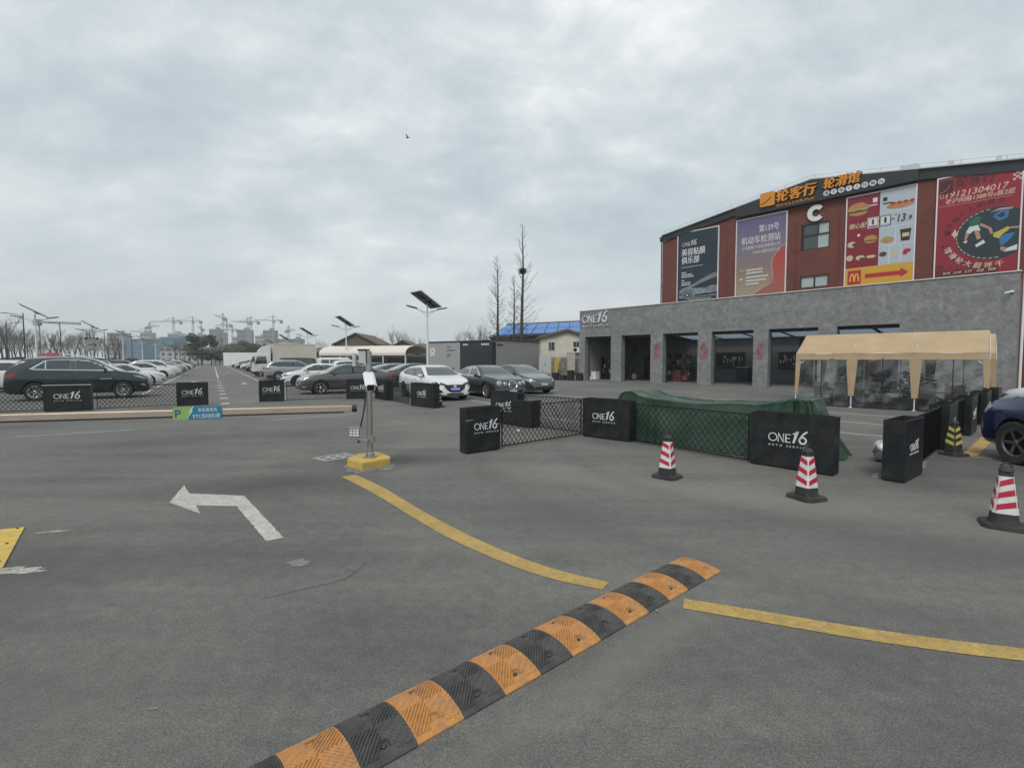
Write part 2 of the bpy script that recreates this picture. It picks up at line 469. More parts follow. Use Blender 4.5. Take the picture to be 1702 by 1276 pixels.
def concrete_material():
    m = bpy.data.materials.new('raw concrete render'); m.use_nodes = True
    t = m.node_tree; L = t.links.new; b = t.nodes['Principled BSDF']
    b.inputs['Roughness'].default_value = 0.75
    tc = t.nodes.new('ShaderNodeTexCoord')
    def N(s, d, r, dist=0.0, sc=(1, 1, 1)):
        mp = t.nodes.new('ShaderNodeMapping'); mp.inputs['Scale'].default_value = sc
        L(tc.outputs['Object'], mp.inputs[0])
        n = t.nodes.new('ShaderNodeTexNoise'); n.inputs['Scale'].default_value = s; n.inputs['Detail'].default_value = d
        n.inputs['Roughness'].default_value = r; n.inputs['Distortion'].default_value = dist
        L(mp.outputs[0], n.inputs['Vector']); return n.outputs['Fac']
    a = ramp(t, [(0.30, (0.118, 0.122, 0.124)), (0.44, (0.17, 0.175, 0.177)), (0.56, (0.218, 0.222, 0.222)), (0.70, (0.3, 0.305, 0.3))]); L(N(3.0, 10, 0.74, 0.8, (1, 1, 1)), a.inputs['Fac'])
    g = ramp(t, [(0.3, (0.84,) * 3), (0.7, (1.14,) * 3)]); L(N(0.55, 5, 0.6, 0.6, (1, 1, 2.0)), g.inputs['Fac'])
    x = t.nodes.new('ShaderNodeMix'); x.data_type = 'RGBA'; x.blend_type = 'MULTIPLY'; x.inputs['Factor'].default_value = 1
    L(a.outputs['Color'], x.inputs['A']); L(g.outputs['Color'], x.inputs['B'])
    s = ramp(t, [(0.54, (0, 0, 0)), (0.66, (0.6,) * 3)]); L(N(9.0, 8, 0.8, 1.2, (1, 1, 1)), s.inputs['Fac'])
    y = t.nodes.new('ShaderNodeMix'); y.data_type = 'RGBA'
    L(s.outputs['Color'], y.inputs['Factor']); L(x.outputs['Result'], y.inputs['A']); y.inputs['B'].default_value = (0.36, 0.37, 0.37, 1)
    L(y.outputs['Result'], b.inputs['Base Color'])
    bp = t.nodes.new('ShaderNodeBump'); bp.inputs['Strength'].default_value = 0.35; bp.inputs['Distance'].default_value = 0.02
    L(N(9, 6, 0.7, 1.0), bp.inputs['Height']); L(bp.outputs[0], b.inputs['Normal'])
    return m

def brick_material():
    m = bpy.data.materials.new('painted red brick'); m.use_nodes = True
    t = m.node_tree; L = t.links.new; b = t.nodes['Principled BSDF']
    b.inputs['Roughness'].default_value = 0.85
    tc = t.nodes.new('ShaderNodeTexCoord')
    mp = t.nodes.new('ShaderNodeMapping'); mp.inputs['Rotation'].default_value = (R(90), 0, 0)
    L(tc.outputs['Object'], mp.inputs[0])
    br = t.nodes.new('ShaderNodeTexBrick')
    br.inputs['Scale'].default_value = 1.0; br.inputs['Brick Width'].default_value = 0.25; br.inputs['Row Height'].default_value = 0.065; br.inputs['Mortar Size'].default_value = 0.006
    br.inputs['Color1'].default_value = (0.175, 0.051, 0.038, 1); br.inputs['Color2'].default_value = (0.14, 0.04, 0.031, 1); br.inputs['Mortar'].default_value = (0.1, 0.048, 0.04, 1)
    L(mp.outputs[0], br.inputs['Vector'])
    n = t.nodes.new('ShaderNodeTexNoise'); n.inputs['Scale'].default_value = 0.9; n.inputs['Detail'].default_value = 8; n.inputs['Roughness'].default_value = 0.7
    L(tc.outputs['Object'], n.inputs['Vector'])
    r = ramp(t, [(0.3, (0.78,) * 3), (0.7, (1.22,) * 3)]); L(n.outputs['Fac'], r.inputs['Fac'])
    x = t.nodes.new('ShaderNodeMix'); x.data_type = 'RGBA'; x.blend_type = 'MULTIPLY'; x.inputs['Factor'].default_value = 1
    L(br.outputs['Color'], x.inputs['A']); L(r.outputs['Color'], x.inputs['B']); L(x.outputs['Result'], b.inputs['Base Color'])
    return m

def clear_sheet(name, tint, transp, rough=0.1, wrinkle=0.0, scale=5.0):
    """Thin clear film or glass: part mirror, part see-through."""
    m = bpy.data.materials.new(name); m.use_nodes = True
    t = m.node_tree; L = t.links.new
    t.nodes.remove(t.nodes['Principled BSDF'])
    o = t.nodes['Material Output']
    tr = t.nodes.new('ShaderNodeBsdfTransparent'); tr.inputs['Color'].default_value = (*tint, 1)
    gl = t.nodes.new('ShaderNodeBsdfGlossy'); gl.inputs['Roughness'].default_value = rough
    gl.inputs['Color'].default_value = (0.9, 0.93, 0.95, 1)
    mx = t.nodes.new('ShaderNodeMixShader')
    fr = t.nodes.new('ShaderNodeFresnel'); fr.inputs['IOR'].default_value = 1.5
    ad = t.nodes.new('ShaderNodeMath'); ad.operation = 'MULTIPLY_ADD'; ad.inputs[1].default_value = 1.0; ad.inputs[2].default_value = 1 - transp
    ad.use_clamp = True
    L(fr.outputs[0], ad.inputs[0]); L(ad.outputs[0], mx.inputs[0]); L(tr.outputs[0], mx.inputs[1]); L(gl.outputs[0], mx.inputs[2])
    if wrinkle > 0:
        tc = t.nodes.new('ShaderNodeTexCoord'); n = t.nodes.new('ShaderNodeTexNoise'); n.inputs['Scale'].default_value = scale; n.inputs['Detail'].default_value = 5; n.inputs['Distortion'].default_value = 1.5
        L(tc.outputs['Object'], n.inputs['Vector'])
        bp = t.nodes.new('ShaderNodeBump'); bp.inputs['Strength'].default_value = wrinkle; bp.inputs['Distance'].default_value = 0.05
        L(n.outputs['Fac'], bp.inputs['Height']); L(bp.outputs[0], gl.inputs['Normal']); L(bp.outputs[0], fr.inputs['Normal'])
    L(mx.outputs[0], o.inputs['Surface'])
    return m

def print_gradient(name, stops, axis='Z', lo=0.0, hi=1.0):
    m = bpy.data.materials.new(name); m.use_nodes = True
    t = m.node_tree; L = t.links.new; b = t.nodes['Principled BSDF']; b.inputs['Roughness'].default_value = 0.5
    tc = t.nodes.new('ShaderNodeTexCoord'); sp = t.nodes.new('ShaderNodeSeparateXYZ'); L(tc.outputs['Object'], sp.inputs[0])
    mr = t.nodes.new('ShaderNodeMapRange'); mr.inputs['From Min'].default_value = lo; mr.inputs['From Max'].default_value = hi
    L(sp.outputs[axis], mr.inputs['Value'])
    r = ramp(t, stops); L(mr.outputs['Result'], r.inputs['Fac']); L(r.outputs['Color'], b.inputs['Base Color'])
    return m

mASPH = asphalt_material()
mYEL = worn_paint('worn yellow road paint', (0.46, 0.31, 0.095), lo=0.44, hi=0.66, amt=0.55)
mWHT = worn_paint('worn white road paint', (0.50, 0.485, 0.44), lo=0.46, hi=0.68, amt=0.65)
mWHT2 = worn_paint('faded white road paint', (0.42, 0.42, 0.4), lo=0.42, hi=0.62, amt=0.85)
mSPL = worn_paint('spilled cement', (0.28, 0.268, 0.245), under=(0.15, 0.147, 0.14), lo=0.40, hi=0.56, amt=0.97)
mSPLB = worn_paint('pale cement splash', (0.44, 0.42, 0.38), under=(0.14, 0.137, 0.13), lo=0.46, hi=0.58, amt=0.95)
mCRK = M('crack shadow tar', (0.058, 0.056, 0.053), 0.9)
mCONC = concrete_material()
mBRICK = brick_material()
mBLK = M('black powder coated steel', (0.0075, 0.0095, 0.0125), 0.45, var=0.25, scale=3, spec=0.35, dirt=(0.06, 0.058, 0.054), dscale=4.0, damt=0.42)
mBLKM = M('black lattice steel', (0.009, 0.01, 0.011), 0.5, spec=0.3)
mLOGO = M('white acrylic lettering', (0.62, 0.64, 0.65), 0.45, var=0.05)
mSOIL = M('dark soil', (0.03, 0.025, 0.02), 0.95, bump=0.6)
mRUB = M('black rubber', (0.022, 0.023, 0.024), 0.75, var=0.2, dirt=(0.09, 0.085, 0.075), dscale=3, damt=0.5)
mBUMPK = M('dusty black rubber', (0.045, 0.046, 0.046), 0.7, var=0.2, scale=8, dirt=(0.14, 0.13, 0.115), dscale=9, damt=0.35, bump=0.15, bscale=120)
mBUMPY = M('dusty orange rubber', (0.50, 0.225, 0.06), 0.62, var=0.16, scale=9, dirt=(0.2, 0.13, 0.08), dscale=11, damt=0.75, bump=0.15, bscale=120)
mREDR = M('red reflective tape', (0.42, 0.016, 0.045), 0.4, var=0.08)
mWHTR = M('white reflective tape', (0.66, 0.66, 0.64), 0.4, var=0.06, dirt=(0.3, 0.29, 0.27), dscale=6, damt=0.4)
mYELR = M('yellow reflective tape', (0.58, 0.5, 0.12), 0.4, var=0.08)
mSTEEL = M('brushed stainless steel', (0.42, 0.42, 0.40), 0.34, 0.85, var=0.12, scale=10)
mGALV = M('galvanised steel', (0.52, 0.53, 0.54), 0.45, 0.5, var=0.1)
mWHITE = M('white painted metal', (0.68, 0.69, 0.68), 0.4, var=0.05)
mPLAST = M('white plastic', (0.64, 0.64, 0.6), 0.45, var=0.06)
mBLKP = M('black plastic', (0.012, 0.012, 0.013), 0.4, var=0.1)
mLENS = M('dark lens glass', (0.006, 0.006, 0.008), 0.05, var=0.0, spec=0.8)
mYCON = M('yellow painted concrete', (0.56, 0.38, 0.055), 0.75, var=0.14, scale=6, dirt=(0.3, 0.27, 0.2), dscale=9, damt=0.75, bump=0.3)
mTARP = M('green tarpaulin', (0.022, 0.058, 0.037), 0.42, var=0.28, scale=3.5, dirt=(0.06, 0.085, 0.062), dscale=2.6, damt=0.6, bump=0.45, bscale=9)
mFOIL = M('crumpled silver foil', (0.6, 0.61, 0.62), 0.33, 1.0, var=0.0, bump=1.0, bscale=14)
mTENT = M('tan polyester canopy', (0.40, 0.295, 0.178), 0.75, var=0.1, scale=1.6, bump=0.5, bscale=4, dirt=(0.36, 0.26, 0.15), dscale=1.3, damt=0.4)
mPVC = clear_sheet('clear vinyl wall', (0.86, 0.88, 0.87), 0.935, 0.2, 0.35, 2.6)
mZIP = M('black zip tape', (0.012, 0.012, 0.012), 0.6)
mNAVY = M('dark blue grey lamp housing', (0.055, 0.068, 0.12), 0.4)
mSOLAR = M('solar cell glass', (0.02, 0.024, 0.04), 0.12, var=0.1, spec=0.7)
mGLASS = M('window glass', (0.045, 0.055, 0.06), 0.05, var=0.1, spec=0.9)
mGLASSL = M('curtained window glass', (0.38, 0.42, 0.42), 0.1, var=0.12, scale=0.9, spec=0.8)
mDARKM = M('dark fascia metal', (0.02, 0.024, 0.027), 0.45, var=0.12)
# ---------------------------------------------------------------- ground and painted markings
g = MB(); g.add([(-1080, -280, 0), (1080, -280, 0), (1080, 1300, 0), (-1080, 1300, 0)], [(0, 1, 2, 3)])
struct('ground', g, mASPH)
LU, LV = Vector((-0.525, 0.851)), Vector((0.851, 0.525))       # along the parking lane / across it
def lane(s, v): return LU * s + LV * v
def ribbon(mb, up, lo, z=0.004, rag=0.0):
    if rag:
        q = random.Random(len(up)); up = [(a + q.uniform(-rag, rag), b + q.uniform(-rag, rag)) for a, b in up]; lo = [(a + q.uniform(-rag, rag), b + q.uniform(-rag, rag)) for a, b in lo]
    n = len(up)
    mb.add([(a, b, z) for a, b in up + lo], [(i, i + 1, n + i + 1, n + i) for i in range(n - 1)])
    return mb
def stripe(mb, a, b, w, z=0.004):
    a, b = Vector(a), Vector(b); d = (b - a).normalized(); n_ = Vector((-d.y, d.x)) * w / 2
    mb.add([(*(a + n_), z), (*(b + n_), z), (*(b - n_), z), (*(a - n_), z)], [(3, 2, 1, 0)])
    return mb
def dens(l, k=5):
    out = []
    for i in range(len(l) - 1):
        p0 = l[max(i - 1, 0)]; p1 = l[i]; p2 = l[i + 1]; p3 = l[min(i + 2, len(l) - 1)]
        for j in range(k):
            t = j / k
            out.append(tuple(0.5 * (2 * p1[q] + (p2[q] - p0[q]) * t + (2 * p0[q] - 5 * p1[q] + 4 * p2[q] - p3[q]) * t * t + (3 * p1[q] - p0[q] - 3 * p2[q] + p3[q]) * t ** 3) for q in (0, 1)))
    return out + [l[-1]]
Y1u = [(-2.308, 7.098), (-1.678, 6.326), (-1.028, 5.403), (-0.549, 4.78), (-0.17, 4.341), (0.148, 4.023), (0.429, 3.802), (0.745, 3.623)]
Y1l = [(-2.492, 6.987), (-1.80, 6.14), (-1.142, 5.252), (-0.655, 4.61), (-0.263, 4.18), (0.065, 3.865), (0.36, 3.655), (0.665, 3.507)]
struct('yellow_road_line', ribbon(MB(), dens(Y1u, 40), dens(Y1l, 40), rag=0.0035), mYEL)
Y2u = [(1.226, 3.371), (1.636, 3.221), (2.124, 3.033), (2.575, 2.885), (3.018, 2.774), (3.7, 2.62)]
Y2l = [(1.17, 3.237), (1.568, 3.084), (2.051, 2.898), (2.51, 2.75), (2.97, 2.638), (3.66, 2.48)]
struct('yellow_road_line', ribbon(MB(), dens(Y2u, 40), dens(Y2l, 40), rag=0.0035), mYEL)
m_ = MB(); m_.add([(7.986, 8.544, 0.004), (8.286, 8.544, 0.004), (10.95, 10.85, 0.004), (10.775, 10.979, 0.004)], [(0, 1, 2, 3)])
stripe(m_, (8.05, 8.53), (9.6, 6.4), 0.08, 0.0045)
struct('yellow_parking_line', m_, mYEL)
ARROW = [(-4.084, 5.699), (-4.461, 6.511), (-4.117, 6.095), (-3.351, 5.986), (-2.184, 4.552), (-2.302, 4.463), (-3.201, 5.552), (-3.686, 5.58), (-3.451, 5.279)]
m_ = MB(); q = random.Random(21); P = []
for i, (x, y) in enumerate(ARROW):
    x2, y2 = ARROW[(i + 1) % len(ARROW)]; n_ = max(2, int(math.hypot(x2 - x, y2 - y) / 0.03))
    P += [(x + (x2 - x) * k / n_ + q.uniform(-0.006, 0.006), y + (y2 - y) * k / n_ + q.uniform(-0.006, 0.006), 0.004) for k in range(n_)]
m_.add(P, [tuple(range(len(P)))])
struct('white_road_arrow', m_, mWHT)
m_ = MB()
stripe(m_, (-10.98, 10.63), (-9.19, 11.74), 0.1); stripe(m_, (-6.74, 13.63), (-4.94, 15.16), 0.1); stripe(m_, (-13.6, 9.2), (-11.2, 10.5), 0.08)
struct('white_road_line', m_, mWHT2)
# parking lane: edge lines, centre dashes, direction arrows, bays
m_ = MB()
stripe(m_, lane(30, -3.0), lane(150, -3.0), 0.14); stripe(m_, lane(30, 3.1), lane(150, 3.1), 0.14)
stripe(m_, lane(52, 0.37), lane(150, 0.37), 0.14)
for k in range(9): stripe(m_, lane(21.5 + 3.1 * k, 0.37), lane(22.2 + 3.1 * k, 0.37), 0.3)
struct('white_lane_line', m_, mWHT)
m_ = MB()
for s0, v0, sg in ((44, -1.3, 1), (40, 1.9, -1), (78, 1.8, -1)):
    stripe(m_, lane(s0 - 1.6 * sg, v0), lane(s0 + 0.6 * sg, v0), 0.16)
    a, b, c = lane(s0 + 0.6 * sg, v0 - 0.4), lane(s0 + 1.6 * sg, v0), lane(s0 + 0.6 * sg, v0 + 0.4)
    m_.add([(*a, 0.0042), (*b, 0.0042), (*c, 0.0042)], [(0, 1, 2)])
struct('white_lane_arrow', m_, mWHT)
m_ = MB()
for k in range(42):
    s = 26.2 + 2.65 * k
    stripe(m_, lane(s, -8.4), lane(s, -3.1), 0.09)
    if k not in (2,): stripe(m_, lane(s - 2.3, 3.2), lane(s - 2.3, 8.6), 0.09)
struct('white_bay_line', m_, mWHT2)
m_ = MB()
stripe(m_, (-8.779, 20.545), (-7.231, 21.185), 0.1); stripe(m_, (-15.4, 14.6), (-12.6, 16.7), 0.1); stripe(m_, (-14.0, 16.4), (-11.9, 19.0), 0.09)
stripe(m_, (-1.9, 20.7), (-0.75, 18.6), 0.1); stripe(m_, (2.0, 23.6), (3.5, 21.6), 0.1); stripe(m_, (0.3, 15.2), (1.8, 13.2), 0.08)
stripe(m_, (10.232, 15.684), (11.9, 13.7), 0.1); stripe(m_, (9.0, 13.5), (9.9, 12.4), 0.1); stripe(m_, (7.5, 11.45), (8.4, 10.6), 0.1)
struct('white_parking_line', m_, mWHT)
# spilled cement, drain mortar, tar cracks
def blot(cx, cy, rx, ry, rz, seed, n=26, z=0.0036):
    q = random.Random(seed); mb = MB()
    ph = [q.uniform(0, 6.28) for _ in range(5)]
    pts = []
    for i in range(n):
        t = 2 * math.pi * i / n
        k = 1 + 0.22 * math.sin(2 * t + ph[0]) + 0.16 * math.sin(5 * t + ph[1]) + 0.12 * math.sin(9 * t + ph[2]) + q.uniform(-0.1, 0.1)
        x, y = rx * k * math.cos(t), ry * k * math.sin(t)
        pts.append((cx + x * math.cos(rz) - y * math.sin(rz), cy + x * math.sin(rz) + y * math.cos(rz), z))
    mb.add([(cx, cy, z)] + pts, [(0, 1 + i, 1 + (i + 1) % n) for i in range(n)])
    return mb
for i, a in enumerate(((-4.02, 3.83, 0.22, 0.075, 0.2), (-4.55, 4.72, 0.12, 0.03, 0.4), (-1.785, 3.98, 0.095, 0.07, 0.3), (-2.2, 7.5, 0.33, 0.24, 0.2), (6.4, 7.75, 0.45, 0.22, 0.7), (5.35, 7.05, 0.17, 0.05, 0.9),
                        (-0.58, 2.2, 0.03, 0.02, 0.5), (-1.75, 2.28, 0.022, 0.009, 0.3))):
    struct('cement_stain', blot(*a, seed=40 + i), mSPLB if i < 2 else mSPL)
def crack(pts, w, seed):
    q = random.Random(seed); mb = MB()
    out = []
    for i in range(len(pts) - 1):
        for j in range(7):
            t = j / 7; out.append((pts[i][0] * (1 - t) + pts[i + 1][0] * t + q.uniform(-0.008, 0.008), pts[i][1] * (1 - t) + pts[i + 1][1] * t + q.uniform(-0.008, 0.008)))
    out.append(pts[-1])
    for a, b in zip(out, out[1:]): stripe(mb, a, b, w * q.uniform(0.5, 1.2), 0.003)
    return mb
struct('pavement_crack', crack([(-1.211, 3.999), (-1.291, 3.684), (-1.632, 3.46), (-1.78, 3.37)], 0.005, 1), mCRK)
struct('pavement_crack', crack([(-1.35, 3.86), (-1.2, 3.78)], 0.005, 2), mCRK)

# ---------------------------------------------------------------- the garage: one long concrete front with six bays
FU, FV, FP = Vector((0.686, -0.727)), Vector((0.727, 0.686)), Vector((5.7, 41.0))
FRZ = math.atan2(-0.727, 0.686)
def FW(x, y, z=0.0):
    p = FP + FU * x + FV * y
    return (p.x, p.y, z)
BAYS = [(0.57, 3.17), (4.15, 6.71), (7.70, 10.34), (11.30, 14.0), (14.88, 17.58), (18.5, 21.3)]
mINT = M('grey interior plaster', (0.2, 0.205, 0.205), 0.85, var=0.12, scale=1.2)
mFLOOR = M('worn garage floor', (0.16, 0.16, 0.155), 0.5, var=0.2, scale=2)
mHEAD = M('dark roller door box', (0.02, 0.022, 0.025), 0.5)
mTRAN = bpy.data.materials.new('translucent roof sheet'); mTRAN.use_nodes = True
t_ = mTRAN.node_tree; t_.nodes.remove(t_.nodes['Principled BSDF'])
tl = t_.nodes.new('ShaderNodeBsdfTranslucent'); tl.inputs['Color'].default_value = (0.42, 0.48, 0.53, 1); t_.links.new(tl.outputs[0], t_.nodes['Material Output'].inputs['Surface'])
ga = thing('garage_building', 'long low grey concrete car workshop with six open bays and white lettering', 'garage', (*FP, 0), FRZ)
w = MB()
edges = [0.0] + [e for b in BAYS for e in b] + [25.6]
for i in range(0, len(edges), 2):
    w.box(((edges[i] + edges[i + 1]) / 2, 0.25, 1.8), (edges[i + 1] - edges[i], 0.5, 3.6))
w.box((12.8, 0.25, 4.675), (25.6, 0.5, 2.15))
w.build('facade_wall', mCONC, ga)
for x in (0.15, 25.45): MB().box((x, 4.25, 2.85), (0.3, 7.5, 5.7)).build('side_wall', mCONC, ga)
w = MB(); w.box((12.8, 0.25, 5.775), (25.7, 0.6, 0.05)); w.build('coping', M('pale coping', (0.62, 0.6, 0.55), 0.6), ga)
for c_, d_ in (((12.8, 7.9, 1.85), (25.0, 0.15, 3.7)), ((0.42, 4.2, 1.85), (0.2, 7.2, 3.7))): MB().box(c_, d_).build('interior_wall', mINT, ga)
w = MB(); w.box((12.8, 4.25, 0.01), (25.0, 7.4, 0.06)); w.build('floor', mFLOOR, ga)
w = MB(); w.box((12.8, 2.1, 3.76), (25.0, 3.2, 0.12)); w.box((12.8, 7.4, 3.76), (25.0, 0.9, 0.12)); w.box((3.3, 5.32, 3.76), (6.0, 3.24, 0.12)); w.build('roof', mINT, ga)
for k in range(7):
    w = MB(); w.box((7.75 + 2.6 * k, 5.32, 3.56), (2.4, 3.3, 0.03), rx=R(-5)); w.build('skylight', mTRAN, ga)
w = MB()
for k in range(8): w.box((6.45 + 2.6 * k, 5.32, 3.6), (0.18, 3.2, 0.16), rx=R(-5))
w.build('roof_beam', mHEAD, ga)
for i, (a, b) in enumerate(BAYS):
    w = MB(); w.box(((a + b) / 2, 0.72, 3.53), (b - a + 0.3, 0.4, 0.2)); w.build('roller_door_box', mHEAD, ga)
    for x in (a - 0.04, b + 0.04):
        w = MB(); w.box((x, 0.56, 1.7), (0.1, 0.1, 3.3)); w.build('door_rail', mHEAD, ga)
    w = MB(); w.box(((a + b) / 2, -0.12, 0.012), (b - a + 0.1, 0.3, 0.03)); w.build('threshold', mFLOOR, ga)

def logo_mesh(mb, x, z, w, y=0.0, d=0.006, small=True):
    """ONE16 over AUTO SERVICE, w metres wide with its left end at x and the baseline of ONE at z."""
    k = w / 1.0
    def S(pts, wd, cl=False): stroke2(mb, [(x + a * k, z + b * k) for a, b in pts], wd * k, y, d, 0, cl)
    S(ell(0.115, 0.115, 0.105, 0.105, 28), 0.024, True)
    S([(0.255, 0.0), (0.255, 0.225), (0.385, 0.005), (0.385, 0.23)], 0.026)
    S([(0.565, 0.012), (0.445, 0.012), (0.445, 0.218), (0.565, 0.218)], 0.024); S([(0.447, 0.115), (0.545, 0.115)], 0.022)
    S([(0.622, 0.235), (0.725, 0.325), (0.632, 0.0)], 0.05)
    six = [(0.955, 0.335), (0.865, 0.255), (0.79, 0.145)] + arc(0.855, 0.092, 0.078, 0.082, 160, 395, 18)
    S(six, 0.045); S(arc(0.855, 0.092, 0.078, 0.082, 30, 165, 12), 0.042)
    if small: add_text(mb, 'AUTO SERVICE', x, z - 0.125 * k, w, 0.056 * k, y, d, 0.0, 0, 1.75)
def logo_parts(x, z, w, y, d, parent):
    whole = MB(); cuts = []
    class Split(MB):
        def add(s, vs, fs, mi=0): cuts.append((vs, fs)); return s
    logo_mesh(Split(), x, z, w, y, d)
    for nm, idx in (('letter', (0,)), ('letter', (1,)), ('letter', (2, 3)), ('numeral', (4,)), ('numeral', (5, 6))):
        m = MB()
        for k in idx: m.add(*cuts[k])
        m.build(nm, mLOGO, parent)
    m = MB(); m.add(*cuts[7]); o_ = m.build('small_lettering', mLOGO, parent); o_['kind'] = 'stuff'
logo_parts(0.35, 4.75, 2.6, -0.1, 0.08, ga)
mPAP = M('red paper cut print', (0.32, 0.045, 0.065), 0.6, var=0.2, scale=12)
for cx in (7.22, 10.8, 14.43):
    w = MB(); q = random.Random(int(cx * 10))
    for k in range(26):
        a, b = cx + q.uniform(-0.2, 0.2), 2.27 + (k - 12.5) * 0.042 + q.uniform(-0.03, 0.03)
        st = q.uniform(0, 360)
        stroke2(w, [(a + 0.08 * math.cos(R(st + t)) * (1 - t / 900), b + 0.085 * math.sin(R(st + t)) * (1 - t / 900)) for t in range(0, 300, 25)], 0.03, -0.004 - 0.0006 * k)
    w.build('red_paper_cut', mPAP, ga)
w = MB(); w.tube([(25.75, -0.1, 0), (25.75, -0.1, 5.6)], 0.05); w.build('downpipe', mWHITE, ga)
w = MB(); w.box((25.38, -0.06, 4.85), (0.08, 0.12, 0.1)); w.tube([(25.38, -0.1, 4.85), (25.3, -0.2, 4.82)], 0.02, 6); w.tube([(25.36, -0.2, 4.84), (25.12, -0.27, 4.77)], 0.045); w.build('security_camera', mWHITE, ga)

# things standing in the bays (their own objects)
mTOOL = M('dark tool board', (0.02, 0.02, 0.024), 0.5); mCAB = M('black tool cabinet', (0.018, 0.018, 0.02), 0.4)
mPINK = M('red lift paint', (0.3, 0.06, 0.06), 0.5); mTYRE = mRUB
def fthing(name, label, cat, x, y, z=0.04, group=None): return thing(name, label, cat, FW(x, y, z), FRZ, group)
def toolboard(x, wd, label, seed):
    t = fthing('tool_board', label, 'tool board', x, 7.8, 1.2, 'tool boards on the workshop back wall')
    b = MB(); b.box((0, -0.03, 0.55), (wd, 0.05, 1.1)); b.build('board', mTOOL, t)
    q = random.Random(seed)
    for k in range(14):
        a = q.uniform(-wd / 2 + 0.15, wd / 2 - 0.15); h = q.uniform(0.12, 0.35); zz = q.uniform(0.15, 0.75)
        b = MB(); b.box((a, -0.08, zz), (0.05, 0.04, h)); b.box((a, -0.09, zz + h / 2), (q.uniform(0.06, 0.16), 0.05, 0.05)); b.build('tool', mSTEEL, t)
    b = MB()
    for k in range(6): b.box((-wd / 2 + wd * (k + 0.5) / 6, -0.16, -0.14), (wd / 8, 0.16, 0.12))
    b.build('tool_tray', mBLKP, t)
toolboard(9.4, 2.3, 'black pegboard of tools on the back wall of the fourth bay', 3)
toolboard(13.9, 1.8, 'black pegboard of tools on the back wall of the fifth bay beside the tent', 5)
t = fthing('tool_cabinet', 'black drawer cabinet standing in the fourth bay', 'cabinet', 10.75, 7.0)
b = MB(); b.box((0, 0, 0.55), (0.9, 0.5, 1.0)); b.build('body', mCAB, t)
for k in range(5): b = MB(); b.box((0, -0.262, 0.18 + 0.19 * k), (0.82, 0.03, 0.16)); b.build('drawer', mCAB, t)
b = MB(); b.box((0, 0, 1.08), (0.95, 0.55, 0.05)); b.build('worktop', mSTEEL, t)
t = fthing('storage_shelf', 'dark shelf rack crowded with parts and bottles in the third bay', 'shelf', 5.6, 6.6)
b = MB()
for x in (-1.1, 1.1):
    for y in (-0.25, 0.25): MB().box((x, y, 0.95), (0.05, 0.05, 1.9)).build('upright', mHEAD, t)
q = random.Random(8)
for k in range(4):
    b = MB(); b.box((0, 0, 0.35 + 0.5 * k), (2.3, 0.55, 0.04)); b.build('shelf', mHEAD, t)
cols = [M('parts box ' + n, c, 0.6) for n, c in (('grey', (0.2, 0.2, 0.2)), ('white', (0.5, 0.5, 0.48)), ('red', (0.25, 0.04, 0.04)), ('black', (0.02, 0.02, 0.02)), ('blue', (0.05, 0.08, 0.2)))]
for k in range(4):
    for j in range(5):
        ww, hh = q.uniform(0.2, 0.36), q.uniform(0.15, 0.34); m = q.choice(cols)
        o = MB().box((0, 0, hh / 2), (ww, 0.3, hh)).build('parts_box', m, None, FW(4.7 + j * 0.44, 6.6, 0.04 + 0.372 + 0.5 * k), FRZ)
        tag(o, m.name.split()[-1] + ' box, ' + ('leftmost', 'second', 'middle', 'fourth', 'rightmost')[j] + ' on the ' + ('lowest', 'second', 'third', 'top')[k] + ' shelf of the third bay rack', 'box', 'boxes on the rack in the third bay')
t = fthing('tyre_changer', 'red and grey tyre changing machine in the third bay', 'machine', 7.1, 3.6)
b = MB(); b.box((0, 0, 0.35), (0.7, 0.6, 0.7), taper=0.85); b.build('base', mPINK, t)
b = MB(); b.lathe([(0.05, 0.7), (0.3, 0.74), (0.3, 0.8), (0.04, 0.82)], 16); b.build('turntable', mSTEEL, t)
b = MB(); b.tube([(0.25, 0.3, 0.4), (0.25, 0.3, 1.7), (0, 0.05, 1.75), (0, 0, 1.2)], 0.05); b.build('arm', mPINK, t)
t = fthing('pressure_washer', 'small red machine on wheels beside the tyre changer', 'machine', 8.2, 2.6)
b = MB(); b.box((0, 0, 0.3), (0.4, 0.35, 0.35)); b.build('body', mPINK, t)
b = MB(); b.tube([(-0.15, 0.15, 0.3), (-0.15, 0.2, 0.9), (0.15, 0.2, 0.9), (0.15, 0.15, 0.3)], 0.02); b.build('handle', mSTEEL, t)
for x in (-0.2, 0.2): b = MB(); b.lathe([(0.02, -0.03), (0.12, -0.03), (0.12, 0.03), (0.02, 0.03)], 14, (x, 0, 0.12), 'X'); b.build('wheel', mTYRE, t)
t = fthing('storage_bin', 'small white appliance box on the floor of the first bay', 'box', 0.95, 0.95)
b = MB(); b.box((0, 0, 0.33), (0.5, 0.5, 0.62)); b.build('body', mWHITE, t)
b = MB(); b.box((0, 0, 0.665), (0.54, 0.54, 0.05)); b.build('lid', mPLAST, t)
t = fthing('paint_bucket', 'white bucket with a wire handle left of the white box in the first bay', 'bucket', 0.75, 0.62)
b = MB(); b.lathe([(0.1, 0), (0.13, 0.26), (0.12, 0.26), (0.1, 0.05)], 16); b.build('body', mWHITE, t)
b = MB(); b.tube(arc3 := [(0.13 * math.cos(R(a)), 0, 0.26 + 0.1 * math.sin(R(a))) for a in range(0, 181, 20)], 0.006, 6); b.build('handle', mSTEEL, t)
t = fthing('steel_rack', 'tall dark rack of bottles at the back of the first bay', 'rack', 1.15, 2.4)
b = MB()
for k in range(5): b.box((0, 0, 0.15 + 0.42 * k), (1.0, 0.4, 0.03))
